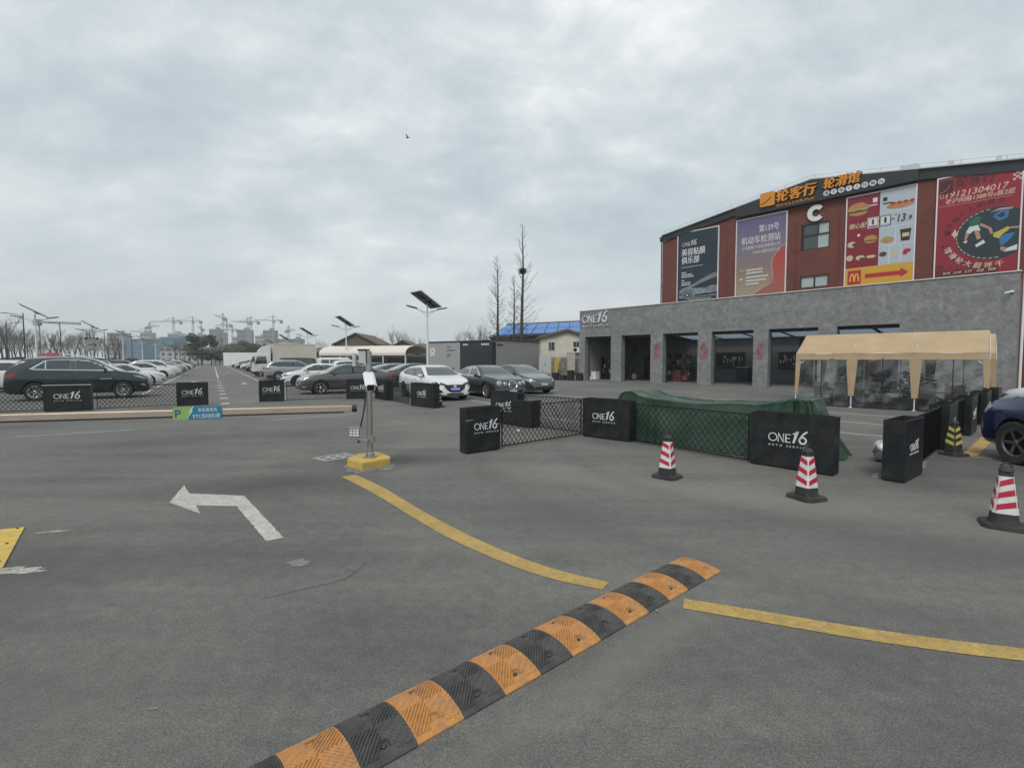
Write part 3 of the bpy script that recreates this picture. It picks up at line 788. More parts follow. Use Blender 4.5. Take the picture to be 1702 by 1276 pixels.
for x in (-0.5, 0.5): b.box((x, 0, 0.95), (0.04, 0.4, 1.9))
b.build('frame', mHEAD, t)
for k in range(8):
    b = MB(); b.lathe([(0.07, 0), (0.07, 0.22), (0.03, 0.28), (0.03, 0.32)], 10, (-0.4 + 0.11 * k, 0, 0.585 + 0.42 * (k % 3))); b.build('bottle', cols[k % 5], t)
t = fthing('bicycle', 'thin dark bicycle frame on a stand in the second bay', 'bicycle', 3.9, 2.0)
b = MB(); b.tube([(-0.4, 0, 0.05), (0.45, 0, 0.05)], 0.03); b.tube([(-0.35, 0, 0.05), (-0.1, 0, 0.85)], 0.03); b.tube([(0.4, 0, 0.05), (0.3, 0, 1.05)], 0.03); b.tube([(-0.2, 0, 0.5), (0.33, 0, 0.8)], 0.03); b.build('frame', mHEAD, t)
b = MB(); b.tube([(0.3, -0.25, 1.1), (0.3, 0, 1.05), (0.3, 0.25, 1.1)], 0.02); b.build('handlebar', mHEAD, t)
b = MB(); b.box((-0.12, 0, 0.88), (0.28, 0.14, 0.06)); b.build('saddle', mBLKP, t)
b = MB(); b.lathe([(0.03, -0.03), (0.24, -0.03), (0.24, 0.03), (0.03, 0.03)], 20, (0.2, 0, 0.32), 'Y'); b.build('wheel', mSTEEL, t)
for x, l in ((1.75, 'dark door leaf leaning against the back wall of the second bay'), (2.25, 'narrow dark plank leaning beside the door leaf in the second bay')):
    o = MB().box((0, 0, 1.05), (0.42 if x < 2 else 0.12, 0.05, 2.1), rx=R(-6)).build('door_leaf' if x < 2 else 'timber_plank', mHEAD, None, FW(x, 7.6, 0.04), FRZ)
    tag(o, l, 'panel', 'panels leaning in the second bay')
for k, x in enumerate((15.3, 17.2, 18.9, 20.7)):
    t = fthing('car_lift', ['dark car lift column at the start of the fifth bay', 'dark car lift column at the end of the fifth bay', 'dark car lift column behind the tent at the start of the sixth bay', 'dark car lift column behind the tent at the end of the sixth bay'][k], 'car lift', x, 5.2, 0.04, 'car lift columns')
    b = MB(); b.box((0, 0, 0.02), (0.5, 0.5, 0.04)); b.build('base', mHEAD, t)
    b = MB(); b.box((0, 0, 1.6), (0.26, 0.3, 3.1)); b.build('column', mHEAD, t)
    b = MB(); b.box((0.35 if k % 2 == 0 else -0.35, -0.4, 0.3), (0.7, 0.14, 0.12), rz=0.6); b.build('arm', mHEAD, t)

# ---------------------------------------------------------------- building C behind it
CP = Vector(FW(0, 8.05)[:2])
def CWd(x, y, z=0.0):
    p = CP + FU * x + FV * y
    return (p.x, p.y, z)
ROOFL = [(3.0, 12.82), (14.8, 14.66), (28.6, 12.5)]
cb = thing('brick_building', 'dark red three storey building with shallow gable roof and the letter C', 'building', (*CP, 0), FRZ)
W1, W2 = (14.29, 16.05, 9.7, 11.58), (14.22, 16.05, 6.95, 7.83)
w = MB()
zt = [(3.0, 12.1)] + [(x, z - 0.7) for x, z in ROOFL[1:-1]] + [(28.6, 11.75)]
def ztop(x, l=ROOFL):
    for (a, b), (c, d) in zip(l, l[1:]):
        if a <= x <= c: return b + (d - b) * (x - a) / (c - a)
    return l[-1][1]
# facade built round the two window openings
w.prism([(3.0, 0), (14.22, 0), (14.22, ztop(14.22) - 0.3), (3.0, 12.3)], 0.0, 0.35, 'Y')
w.prism([(16.05, 0), (28.6, 0), (28.6, 12.15), (16.05, 14.1)], 0.0, 0.35, 'Y')
w.prism([(14.22, 0), (16.05, 0), (16.05, 6.95), (14.22, 6.95)], 0.0, 0.35, 'Y')
w.prism([(14.22, 7.83), (16.05, 7.83), (16.05, 9.7), (14.22, 9.7)], 0.0, 0.35, 'Y')
w.prism([(14.22, 11.58), (16.05, 11.58), (16.05, 14.1), (14.22, ztop(14.22) - 0.3)], 0.0, 0.35, 'Y')
w.box((3.15, 12.2, 6.2), (0.3, 23.6, 12.4)); w.box((28.45, 12.2, 6.0), (0.3, 23.6, 12.0)); w.box((15.8, 24.2, 6.0), (25.6, 0.4, 12.0))
w.build('wall', mBRICK, cb)
w = MB(); w.box((8.8, -0.01, 6.3), (0.03, 0.03, 12.4)); w.box((13.9, -0.02, 6.3), (0.06, 0.05, 12.6)); w.box((16.6, -0.02, 6.3), (0.05, 0.05, 12.6)); w.build('wall_rib', mBRICK, cb)
w = MB(); n = len(ROOFL)
top = [(x, z) for x, z in ROOFL]; bot = [(x, z - (0.5 if i in (0,) else 0.62)) for i, (x, z) in enumerate(ROOFL)]
for i in range(n - 1):
    w.prism([bot[i], bot[i + 1], top[i + 1], top[i]], -0.14, -0.002, 'Y')
w.build('fascia', mDARKM, cb)
w = MB()
for i in range(n - 1):
    a, b = ROOFL[i], ROOFL[i + 1]
    w.prism([a, b, (b[0], b[1] + 0.08), (a[0], a[1] + 0.08)], -0.3, 24.6, 'Y')
rf = w.build('roof', M('pale metal roof', (0.5, 0.51, 0.51), 0.5), cb)
w = MB()
for i in range(1, 13):
    x = 3.3 + i * 1.95; w.tube([(x, -0.1, ztop(x) + 0.1), (x, -0.1, ztop(x) + 0.36)], 0.02, 5)
for i in range(n - 1):
    w.tube([(ROOFL[i][0], -0.1, ROOFL[i][1] + 0.34), (ROOFL[i + 1][0], -0.1, ROOFL[i + 1][1] + 0.34)], 0.015, 5)
w.build('roof_rail', mGALV, rf)
for x in (20.3, 22.3, 24.4):
    w = MB(); w.box((x, 0.25, ztop(x) + 0.28), (0.9 if x < 21 else 0.25, 0.3, 0.3)); w.build('roof_vent', mGALV, rf)
w = MB(); w.box((2.92, -0.02, 12.55), (0.22, 0.3, 0.4)); w.tube([(2.93, -0.03, 12.4), (2.93, -0.03, 0.3)], 0.05); w.build('gutter_pipe', mDARKM, cb)
def cwindow(x0, x1, z0, z1, mx, mz, mats):
    f = MB(); t = 0.075
    for a, b in ((x0, x1),):
        f.box(((x0 + x1) / 2, 0.06, z0 + t / 2), (x1 - x0, 0.1, t)); f.box(((x0 + x1) / 2, 0.06, z1 - t / 2), (x1 - x0, 0.1, t))
        f.box((x0 + t / 2, 0.06, (z0 + z1) / 2), (t, 0.1, z1 - z0 - 2 * t)); f.box((x1 - t / 2, 0.06, (z0 + z1) / 2), (t, 0.1, z1 - z0 - 2 * t))
    zs = [z0 + t] + ([mz] if mz else []) + [z1 - t]
    f.box((mx, 0.065, (zs[-2] + zs[-1]) / 2), (0.09, 0.1, zs[-1] - zs[-2]))
    if mz: f.box(((x0 + x1) / 2, 0.062, mz), (x1 - x0 - 2 * t, 0.1, 0.09))
    fo = f.build('window', mDARKM, cb)
    i = 0
    for j in range(len(zs) - 1):
        for a, b in ((x0 + t, mx), (mx, x1 - t)):
            MB().box(((a + b) / 2, 0.1, (zs[j] + zs[j + 1]) / 2), (b - a, 0.02, zs[j + 1] - zs[j])).build('pane', mats[i % len(mats)], fo)
            i += 1
cwindow(*W1, 15.3, 10.75, [mGLASS, mGLASSL, mGLASS, mGLASSL])
cwindow(*W2, 15.15, None, [mGLASSL, mGLASSL])
w = MB(); w.box((2.45, 3.0, 8.6), (1.1, 2.6, 0.12)); bal = w.build('balcony', mDARKM, cb)
w = MB()
for k in range(9): w.tube([(1.95, 1.75 + 0.31 * k, 8.66), (1.95, 1.75 + 0.31 * k, 9.65)], 0.015, 5)
for k in range(4): w.tube([(1.95 + 0.33 * k, 1.72, 8.66), (1.95 + 0.33 * k, 1.72, 9.65)], 0.015, 5)
w.tube([(3.0, 1.72, 9.65), (1.95, 1.72, 9.65), (1.95, 4.25, 9.65), (3.0, 4.25, 9.65)], 0.025, 6)
w.build('railing', mDARKM, bal)

# ---- signs hung on building C; each hangs on the wall and is a thing of its own
def cthing(name, label, cat, x, z, group=None, y=0.0): return thing(name, label, cat, CWd(x, y, z), FRZ, group)
t = cthing('letter_sign', 'white block letter C on the brick wall above the upper window', 'sign', 14.6, 11.68)
w = MB(); stroke2(w, arc(0.57, 0.56, 0.4, 0.42, 38, 322, 22), 0.31, -0.16, 0.12); w.build('letter', mLOGO, t)
t = cthing('shop_sign', 'black roof sign board with orange lettering and a row of white discs', 'sign', 9.6, 13.0)
w = MB(); x0 = 9.6
prof = [(0, 0.02), (11.25, 0.02), (11.25, ztop(20.85) - 13.06), (5.2, ztop(14.8) - 13.04), (0, ztop(9.6) - 13.04)]
w.prism(prof, -0.36, -0.145, 'Y'); w.build('board', mDARKM, t)
mORA = M('orange acrylic', (0.62, 0.24, 0.02), 0.45, var=0.06); mDKB = M('dark brown edge', (0.05, 0.02, 0.01), 0.6); mPRK = M('black print', (0.012, 0.012, 0.014), 0.5)
w = MB(); rr = 0.12
sq = arc(1.85 + 1.05 - rr, 0.37 + rr, rr, rr, -90, 0, 4) + arc(1.85 + 1.05 - rr, 1.4 - rr, rr, rr, 0, 90, 4) + arc(1.85 + rr, 1.4 - rr, rr, rr, 90, 180, 4) + arc(1.85 + rr, 0.37 + rr, rr, rr, 180, 270, 4)
w.prism(sq, -0.5, -0.365, 'Y'); lg = w.build('logo_plate', mORA, t)
w = MB(); stroke2(w, arc(1.75, 1.35, 0.95, 0.8, -80, -22, 10), 0.075, -0.505); w.build('swoosh', mPRK, lg)
for s_, xa, wd, za, hh in (('轮客行', 2.98, 2.68, 0.5, 0.85), ('轮滑馆', 6.05, 2.22, 0.68, 0.72)):
    for i, ch in enumerate(s_):
        cw = wd / 3; xx = xa + cw * i
        w = MB(); add_text(w, ch, xx, za - 0.02, cw * 0.98, hh + 0.04, -0.44, 0.06, 0.085, 0.18); lo_ = w.build('letter_edge', mDKB, t)
        w = MB(); add_text(w, ch, xx + 0.02, za, cw * 0.93, hh, -0.5, 0.04, 0.045, 0.18); w.build('letter', mORA, lo_)
w = MB(); add_text(w, 'ROLLERRINK', 2.98, 0.2, 2.55, 0.19, -0.37, 0.0, 0.02, 0.25, 1.1); w.build('lettering', mORA, t)
for i, ch in enumerate('属于每个人的舞台'):
    w = MB(); w2 = MB()
    cx, cz = 6.25 + 0.445 * i, 0.41
    w.prism(ell(cx, cz, 0.19, 0.19, 20), -0.42, -0.365, 'Y'); add_text(w2, ch, cx - 0.115, cz - 0.115, 0.23, 0.23, -0.423, 0, 0.015)
    ds = w.build('disc', mLOGO, t); w2.build('letter', mPRK, ds)

def billboard(x0, x1, z0, z1, label, panel_mat):
    t = cthing('billboard', label, 'billboard', x0, z0, 'billboards on the brick building')
    wd, hh = x1 - x0, z1 - z0
    MB().box((wd / 2, -0.06, hh / 2), (wd - 0.14, 0.08, hh - 0.14)).build('panel', panel_mat, t)
    f = MB(); b = 0.07
    f.box((wd / 2, -0.07, b / 2), (wd, 0.12, b)); f.box((wd / 2, -0.07, hh - b / 2), (wd, 0.12, b)); f.box((b / 2, -0.07, hh / 2), (b, 0.12, hh - 2 * b)); f.box((wd - b / 2, -0.07, hh / 2), (b, 0.12, hh - 2 * b))
    f.build('frame', mWHITE, t)
    return t, wd, hh
def prnt(t, name, mat, fill, k=1):
    if isinstance(fill, (list, tuple)):
        return [prnt(t, name, mat, lambda w, y, f=f: flat(w, f, y), k) for f in fill]
    w = MB(); fill(w, -0.1 - 0.003 * k); o = w.build(name, mat, t, recalc=False)
    if name in ('lettering', 'check_pattern', 'grid_line', 'car_print', 'snack_print', 'drink_print', 'logo_arches', 'red_arrow', 'red_wave', 'logo_square', 'burger_print'): o['kind'] = 'stuff'
    return o
def rect(x0, z0, x1, z1): return [(x0, z0), (x1, z0), (x1, z1), (x0, z1)]
PK = lambda n, c, v=0.03: M('print ' + n, c, 0.5, var=v, scale=2)
pW = PK('white', (0.62, 0.63, 0.64)); pNAVY = PK('navy', (0.016, 0.03, 0.045), 0.2); pGREY = PK('steel grey', (0.16, 0.2, 0.23), 0.3); pPALE = PK('pale grey', (0.36, 0.4, 0.42), 0.2); pDK = PK('near black', (0.02, 0.022, 0.026))
# 1: navy film poster with a car
t, wd, hh = billboard(4.5, 8.17, 6.6, 12.76, 'navy blue vertical billboard with a grey car print and white lettering', pNAVY)
def f1(w, y):
    logo_mesh(w, 0.45, 4.95, 1.35, y, 0, False)
    add_text(w, '美容贴膜', 0.42, 4.1, 2.1, 0.62, y, 0, 0.02); add_text(w, '俱乐部', 0.42, 3.42, 1.6, 0.6, y, 0, 0.02)
    for k in range(11): flat(w, rect(0.45 + 0.18 * k, 3.1, 0.53 + 0.18 * k, 3.17), y)
    for z_, n_ in ((2.62, 3), (2.43, 7), (2.26, 8), (1.95, 2), (1.74, 6), (1.57, 6)):
        for k in range(n_): flat(w, rect(0.45 + 0.14 * k, z_, 0.56 + 0.14 * k, z_ + 0.09), y)
    for k in range(13): flat(w, rect(1.15 + 0.155 * k, 0.3, 1.23 + 0.155 * k, 0.38), y)
prnt(t, 'lettering', pW, f1, 5)
prnt(t, 'car_print', pGREY, lambda w, y: flat(w, [(0.2, 0.55), (0.25, 1.02), (0.5, 1.25), (1.2, 1.42), (2.2, 1.85), (3.0, 2.2), (3.58, 2.35), (3.58, 0.5), (0.5, 0.45)], y), 1)
prnt(t, 'car_print', pDK, lambda w, y: [flat(w, [(1.3, 1.3), (2.3, 1.68), (3.2, 1.95), (3.58, 2.0), (3.58, 1.35), (2.4, 1.2)], y), flat(w, ell(0.98, 0.72, 0.42, 0.42), y), flat(w, [(1.6, 0.55), (3.58, 0.62), (3.58, 0.8), (1.7, 0.7)], y), flat(w, [(0.25, 0.7), (0.5, 0.75), (0.48, 0.9), (0.25, 0.86)], y)], 2)
def f1c(w, y):
    stroke2(w, [(0.25, 1.05), (0.55, 1.28), (1.25, 1.46), (2.2, 1.9), (3.0, 2.25), (3.58, 2.4)], 0.035, y)
    stroke2(w, ell(0.98, 0.72, 0.3, 0.3), 0.06, y, 0, 0, True); flat(w, ell(0.98, 0.72, 0.12, 0.12), y)
    q = random.Random(4)
    for k in range(15): a, b = q.uniform(1.5, 3.1), q.uniform(0.7, 1.4); stroke2(w, [(a, b), (a + q.uniform(0.15, 0.45), b + q.uniform(0, 0.1))], 0.04, y)
prnt(t, 'car_print', pPALE, f1c, 3)
# 2: purple to tan testing station poster
pGR = print_gradient('print purple to tan', [(0.05, (0.34, 0.28, 0.19)), (0.35, (0.25, 0.175, 0.145)), (0.6, (0.19, 0.155, 0.2)), (0.95, (0.125, 0.105, 0.215))], 'Z', 0, 6.2)
t, wd, hh = billboard(9.55, 13.3, 6.6, 12.84, 'purple and tan vertical billboard with a red wave and white lettering', pGR)
prnt(t, 'red_wave', print_gradient('print red wave', [(0.0, (0.3, 0.12, 0.09)), (0.6, (0.42, 0.055, 0.05)), (1.0, (0.27, 0.06, 0.08))], 'Z', 0, 4.5), lambda w, y: [flat(w, a, y) for a in ([(2.55, 0.9), (3.6, 0.1), (3.66, 0.1), (3.66, 2.2), (2.8, 2.2), (2.86, 1.6)], [(2.8, 2.2), (3.66, 2.2), (3.66, 3.8), (3.2, 3.45), (2.85, 2.9)], [(2.55, 0.9), (1.6, 0.35), (1.3, 0.1), (3.6, 0.1)])], 1)
prnt(t, 'wave_line', PK('cream', (0.55, 0.45, 0.38)), lambda w, y: stroke2(w, dens([(1.3, 0.12), (2.0, 0.75), (2.75, 1.05), (2.78, 1.8), (2.7, 2.6), (3.1, 3.35), (3.64, 3.85)]), 0.03, y), 2)
def f2(w, y):
    add_text(w, '第139号', 1.75, 5.0, 1.42, 0.55, y, 0, 0.012); add_text(w, '机动车检测站', 0.45, 4.2, 2.85, 0.6, y, 0, 0.008)
    add_text(w, '上海鼎敏汽车检测有限公司', 0.45, 3.78, 2.85, 0.3, y); add_text(w, 'ONE16委托验车点', 1.3, 3.38, 1.95, 0.28, y)
    add_text(w, 'TEL:', 0.35, 2.12, 0.3, 0.14, y)
    for z_, a, n_ in ((2.12, 0.85, 9), (1.88, 0.85, 9), (1.55, 0.85, 12), (1.28, 0.85, 11), (1.03, 0.85, 7), (1.45, 0.35, 2)):
        for k in range(n_): flat(w, rect(a + 0.14 * k, z_, a + 0.105 + 0.14 * k, z_ + 0.13), y)
prnt(t, 'lettering', pW, f2, 3)
# 3: burger poster
t, wd, hh = billboard(17.0, 20.8, 6.65, 12.88, 'red, pale blue and yellow billboard with burgers and a red arrow', PK('pale blue', (0.42, 0.47, 0.53)))
pRED = PK('deep red', (0.2, 0.012, 0.024)); pRD2 = PK('bright red', (0.4, 0.02, 0.03)); pGLD = PK('golden yellow', (0.6, 0.33, 0.03)); pBUN = PK('bun', (0.42, 0.2, 0.07), 0.15); pMEAT = PK('patty', (0.1, 0.035, 0.015)); pLET = PK('lettuce', (0.3, 0.32, 0.08)); pCRM = PK('cream', (0.55, 0.45, 0.3)); pCOL = PK('cola', (0.03, 0.012, 0.012)); pPLN = PK('line grey', (0.55, 0.6, 0.66))
prnt(t, 'red_field', pRED, lambda w, y: flat(w, rect(0.075, 1.35, 1.9, 6.15), y), 1)
prnt(t, 'yellow_field', pGLD, lambda w, y: flat(w, rect(0.075, 0.075, 3.72, 1.35), y), 1)
prnt(t, 'grid_line', pW, lambda w, y: [flat(w, a, y) for a in (rect(1.9, 4.75, 3.72, 4.79), rect(1.9, 3.75, 3.72, 3.79), rect(1.9, 2.55, 3.72, 2.59), rect(2.75, 2.59, 2.79, 3.75), rect(2.45, 1.4, 2.49, 2.55), rect(3.05, 1.4, 3.09, 2.55))], 2)
def burger(cx, cz, s):
    prnt(t, 'burger_print', pBUN, lambda w, y: [flat(w, arc(cx, cz + 0.12 * s, 0.5 * s, 0.34 * s, 0, 180, 14), y), flat(w, arc(cx, cz - 0.1 * s, 0.47 * s, 0.2 * s, 180, 360, 14), y)], 3)
    prnt(t, 'burger_print', pMEAT, lambda w, y: [flat(w, rect(cx - 0.5 * s, cz - 0.1 * s, cx + 0.5 * s, cz + 0.0 * s), y)], 4)
    prnt(t, 'burger_print', pLET, lambda w, y: flat(w, [(cx - 0.52 * s, cz + 0.02 * s), (cx - 0.25 * s, cz - 0.02 * s), (cx, cz + 0.02 * s), (cx + 0.3 * s, cz - 0.03 * s), (cx + 0.53 * s, cz + 0.03 * s), (cx + 0.5 * s, cz + 0.12 * s), (cx - 0.5 * s, cz + 0.12 * s)], y), 5)
burger(0.7, 5.2, 1.15); burger(1.45, 3.1, 0.72)
prnt(t, 'snack_print', pCRM, lambda w, y: [flat(w, ell(0.4, 2.95, 0.26, 0.2), y), flat(w, ell(0.3, 2.05, 0.2, 0.2), y), flat(w, ell(0.9, 2.0, 0.26, 0.16), y), flat(w, ell(1.5, 2.0, 0.26, 0.1), y)], 3)
prnt(t, 'snack_print', pMEAT, lambda w, y: [flat(w, ell(0.58, 2.92, 0.16, 0.13), y), flat(w, ell(1.0, 1.92, 0.16, 0.08), y), flat(w, ell(2.15, 2.05, 0.2, 0.16), y)], 4)
prnt(t, 'snack_print', pBUN, lambda w, y: [flat(w, ell(2.95, 5.1, 0.72, 0.2), y), flat(w, ell(2.35, 2.95, 0.36, 0.2), y)], 3)
prnt(t, 'snack_print', pLET, lambda w, y: [flat(w, ell(2.35, 3.02, 0.28, 0.11), y)], 4)
prnt(t, 'snack_print', pRD2, lambda w, y: [flat(w, ell(2.6 + 0.32 * k, 5.25, 0.13, 0.1), y) for k in range(4)] + [flat(w, ell(3.4, 2.1, 0.2, 0.13), y), flat(w, ell(3.3, 1.95, 0.12, 0.1), y)], 4)
prnt(t, 'drink_print', pCOL, lambda w, y: [flat(w, [(3.08, 2.75), (3.5, 2.75), (3.58, 3.5), (3.0, 3.5)], y)], 3)
prnt(t, 'drink_print', pCRM, lambda w, y: [flat(w, rect(3.12, 3.0, 3.48, 3.25), y), flat(w, [(2.68, 1.75), (2.86, 1.75), (2.9, 2.25), (2.64, 2.25)], y)], 4)
prnt(t, 'lettering', pW, lambda w, y: [flat(w, rect(1.5, 5.55, 1.75, 5.85), y), flat(w, rect(0.7, 3.45, 0.85, 3.62), y), flat(w, rect(1.15, 5.36, 1.75, 5.43), y), stroke2(w, [(1.28, 3.9), (1.83, 3.9), (1.83, 4.55), (1.28, 4.55)], 0.05, y, 0, 0, True), flat(w, rect(1.33, 4.02, 1.78, 4.5), y), flat(w, rect(1.97, 4.02, 2.45, 4.5), y)], 3)
prnt(t, 'lettering', pCRM, lambda w, y: add_text(w, '随心配', 0.22, 4.0, 0.98, 0.36, y, 0, 0.02, 0.2), 3)
prnt(t, 'lettering', pRED, lambda w, y: add_text(w, '1', 1.48, 4.1, 0.13, 0.34, y, 0, 0.05), 4)
prnt(t, 'lettering', pDK, lambda w, y: [add_text(w, '1', 2.15, 4.1, 0.13, 0.34, y, 0, 0.05), add_text(w, '+', 1.84, 4.18, 0.12, 0.14, y, 0, 0.02), stroke2(w, [(1.93, 3.9), (2.49, 3.9), (2.49, 4.55), (1.93, 4.55)], 0.035, y, 0, 0, True), add_text(w, '=', 2.53, 4.2, 0.17, 0.12, y, 0, 0.01), add_text(w, '¥', 2.72, 4.42, 0.09, 0.14, y), add_text(w, '13', 2.84, 4.0, 0.44, 0.5, y, 0, 0.05, 0.2), add_text(w, '.9', 3.3, 4.02, 0.3, 0.32, y, 0, 0.04, 0.2), flat(w, rect(2.05, 5.5, 2.28, 5.75), y), flat(w, rect(2.05, 5.3, 2.55, 5.38), y)], 4)
prnt(t, 'logo_square', pRD2, lambda w, y: flat(w, rect(0.22, 0.22, 0.98, 1.18), y), 2)
prnt(t, 'logo_arches', PK('logo gold', (0.75, 0.45, 0.05)), lambda w, y: [stroke2(w, arc(0.47, 0.42, 0.115, 0.52, 180, 0, 12), 0.075, y), stroke2(w, arc(0.73, 0.42, 0.115, 0.52, 180, 0, 12), 0.075, y)], 3)
prnt(t, 'red_arrow', pRD2, lambda w, y: [flat(w, rect(1.2, 0.58, 3.1, 0.86), y), flat(w, [(3.1, 0.4), (3.52, 0.72), (3.1, 1.04)], y)], 2)
# 4: red skating poster
t, wd, hh = billboard(21.74, 25.47, 6.6, 12.9, 'crimson billboard with a dark oval of cartoon roller skaters', PK('crimson', (0.25, 0.012, 0.026)))
pDR = PK('dark maroon', (0.06, 0.01, 0.016)); pSLT = PK('dark slate', (0.018, 0.032, 0.042)); pPNK = PK('cream pink', (0.6, 0.42, 0.34)); pSKN = PK('skin', (0.42, 0.24, 0.17)); pGRN = PK('green', (0.015, 0.12, 0.07)); pBLU = PK('blue', (0.03, 0.16, 0.36)); pYLW = PK('yellow', (0.5, 0.4, 0.06)); pLIL = PK('lilac', (0.42, 0.27, 0.36))
prnt(t, 'logo_square', pDR, lambda w, y: [flat(w, rect(0.12, 5.25, 0.75, 6.1), y), add_text(w, '轮客行', 0.85, 5.5, 1.75, 0.62, y, 0, 0.04, 0.15)], 1)
prnt(t, 'swoosh', PK('dull rose', (0.35, 0.12, 0.12)), lambda w, y: stroke2(w, arc(0.05, 6.0, 0.6, 0.65, -80, -20, 8), 0.04, y), 2)
prnt(t, 'lettering', pPNK, lambda w, y: [add_text(w, '19121304017', 0.42, 4.98, 2.75, 0.36, y, 0, 0.02, 0.2), add_text(w, '老沪闵路1388号c栋2层', 0.42, 4.62, 3.0, 0.32, y, 0, 0.02, 0.2), stroke2(w, [(0.15, 4.52), (3.3, 4.52)], 0.015, y), stroke2(w, ell(0.25, 5.15, 0.09, 0.12, 12), 0.03, y, 0, 0, True)], 1)
def checks(w, y):
    for i in range(3):
        for j in range(7):
            if (i + j) % 2 == 0: flat(w, rect(3.3 + 0.12 * i, 5.35 + 0.12 * j, 3.42 + 0.12 * i, 5.47 + 0.12 * j), y)
prnt(t, 'check_pattern', pPNK, checks, 1)
def checks2(w, y):
    for i in range(3):
        for j in range(6):
            if (i + j) % 2 == 0: flat(w, rect(0.1 + 0.12 * i, 0.2 + 0.13 * j, 0.22 + 0.12 * i, 0.33 + 0.13 * j), y)
    for k in range(5): flat(w, ell(0.62 + 0.5 * k, 0.42, 0.24, 0.2), y)
    for i, ch in enumerate('属于每个人的舞台'):
        a = R(168 - 12.5 * i); add_text(w, ch, 2.55 + 2.0 * math.cos(a) - 0.16, 2.45 + 1.9 * math.sin(a) - 0.16, 0.32, 0.32, y, 0, 0.03, 0, 1, a - R(90))
    for k in range(9):
        a = R(188 + 8.5 * k); stroke2(w, [(2.5 + 2.15 * math.cos(a), 2.4 + 1.75 * math.sin(a)), (2.5 + 2.15 * math.cos(a + 0.09), 2.4 + 1.75 * math.sin(a + 0.09))], 0.13, y)
prnt(t, 'lettering', pDR, checks2, 1)
prnt(t, 'oval', pSLT, lambda w, y: flat(w, [(min(a, 3.655), b) for a, b in ell(2.6, 2.5, 1.66, 1.52, 40)], y), 2)
def ring(w, y):
    for k in range(20):
        a = 95 + 9.5 * k; stroke2(w, arc(2.55, 2.5, 1.54, 1.42, a, a + 6, 3), 0.04, y)
    for i, ch in enumerate('千坪超大轮滑馆'):
        a = R(282 - 13.5 * i); add_text(w, ch, 2.5 + 1.98 * math.cos(a) - 0.17, 2.45 + 1.78 * math.sin(a) - 0.17, 0.34, 0.34, y, 0, 0.03, 0, 1, a + R(90))
    flat(w, [(0.75, 2.75), (0.83, 2.83), (0.93, 3.05), (1.0, 2.83), (1.1, 2.75), (1.0, 2.68), (0.93, 2.46), (0.83, 2.68)], y)
    for k, s_ in enumerate(('轮滑', '台球', 'KTV', '桌游', '棋牌')): add_text(w, s_, 0.45 + 0.5 * k, 0.34, 0.34, 0.17, y, 0, 0.02, 0.2)
prnt(t, 'lettering', pPNK, ring, 3)
prnt(t, 'skater_print', pGRN, lambda w, y: flat(w, [(1.55, 3.4), (1.85, 3.65), (2.1, 3.5), (1.95, 3.1), (1.55, 3.05)], y), 4)
prnt(t, 'skater_print', pW, [[(1.55, 3.05), (1.95, 3.1), (2.05, 2.75), (1.75, 2.8), (1.6, 2.65), (1.42, 2.75)], [(1.3, 2.2), (1.5, 2.3), (1.46, 2.1)], [(1.85, 1.95), (2.2, 2.2), (2.28, 2.0), (1.9, 1.8)], [(3.2, 1.55), (3.6, 1.7), (3.6, 1.4), (3.1, 1.35)]], 5)
prnt(t, 'skater_print', pSKN, [[(1.42, 2.75), (1.58, 2.68), (1.45, 2.3), (1.36, 2.32)], [(1.78, 2.78), (1.98, 2.72), (2.1, 2.3), (1.92, 2.25)], [(2.05, 3.2), (2.5, 2.85), (2.6, 2.5), (2.48, 2.48), (2.38, 2.8), (2.0, 3.05)], [(3.2, 2.75), (3.65, 2.72), (3.65, 2.62), (3.2, 2.65)], [(2.95, 1.7), (3.2, 1.55), (3.1, 1.35), (2.9, 1.5)]], 4)
prnt(t, 'skater_print', pYLW, lambda w, y: flat(w, [(2.6, 2.5), (2.85, 2.6), (3.2, 2.8), (3.25, 2.6), (2.95, 2.35), (2.85, 2.15), (2.6, 2.3)], y), 6)
prnt(t, 'skater_print', pBLU, [[(2.85, 2.15), (2.98, 2.35), (3.5, 2.4), (3.35, 2.1), (3.05, 1.75), (2.9, 1.75)]], 7)
prnt(t, 'skater_print', pBLU, lambda w, y: [stroke2(w, [(2.6, 3.5), (2.9, 3.7), (3.12, 3.65), (3.1, 3.35), (2.85, 3.25), (2.6, 3.5)], 0.14, y)], 7)
prnt(t, 'skater_print', pLIL, lambda w, y: flat(w, [(2.4, 3.72), (2.8, 3.9), (3.4, 3.85), (3.3, 3.76), (2.8, 3.78)], y), 4)
# ---------------------------------------------------------------- neighbours of the garage
def bx(px, Y): return (px - 851) / 805.0 * Y          # bearing of a survey mark at distance Y
mNIOG = M('station grey panel', (0.31, 0.31, 0.305), 0.5, var=0.05); mNIOD = M('station dark panel', (0.022, 0.026, 0.035), 0.45, var=0.08)
t = thing('battery_station', 'flat roofed grey and dark battery swap station with a roller door and white emblem', 'station', (-8.78, 51.16, 0), R(-36.87))
w = MB(); w.box((2.25, 4.0, 1.75), (4.5, 8.05, 3.5)); w.build('body', mNIOG, t)
w = MB(); w.box((6.55, 0.3, 1.75), (4.08, 0.66, 3.5)); w.build('door_surround', mNIOD, t)
w = MB(); w.box((6.55, 4.34, 1.74), (4.1, 7.4, 3.48)); w.build('body', mNIOG, t)
w = MB(); w.box((4.3, 4.0, 3.55), (8.7, 8.2, 0.1)); w.build('roof', mNIOD, t)
w = MB(); w.box((8.55, 4.02, 3.47), (0.12, 8.12, 0.06)); w.build('coping', mWHITE, t)
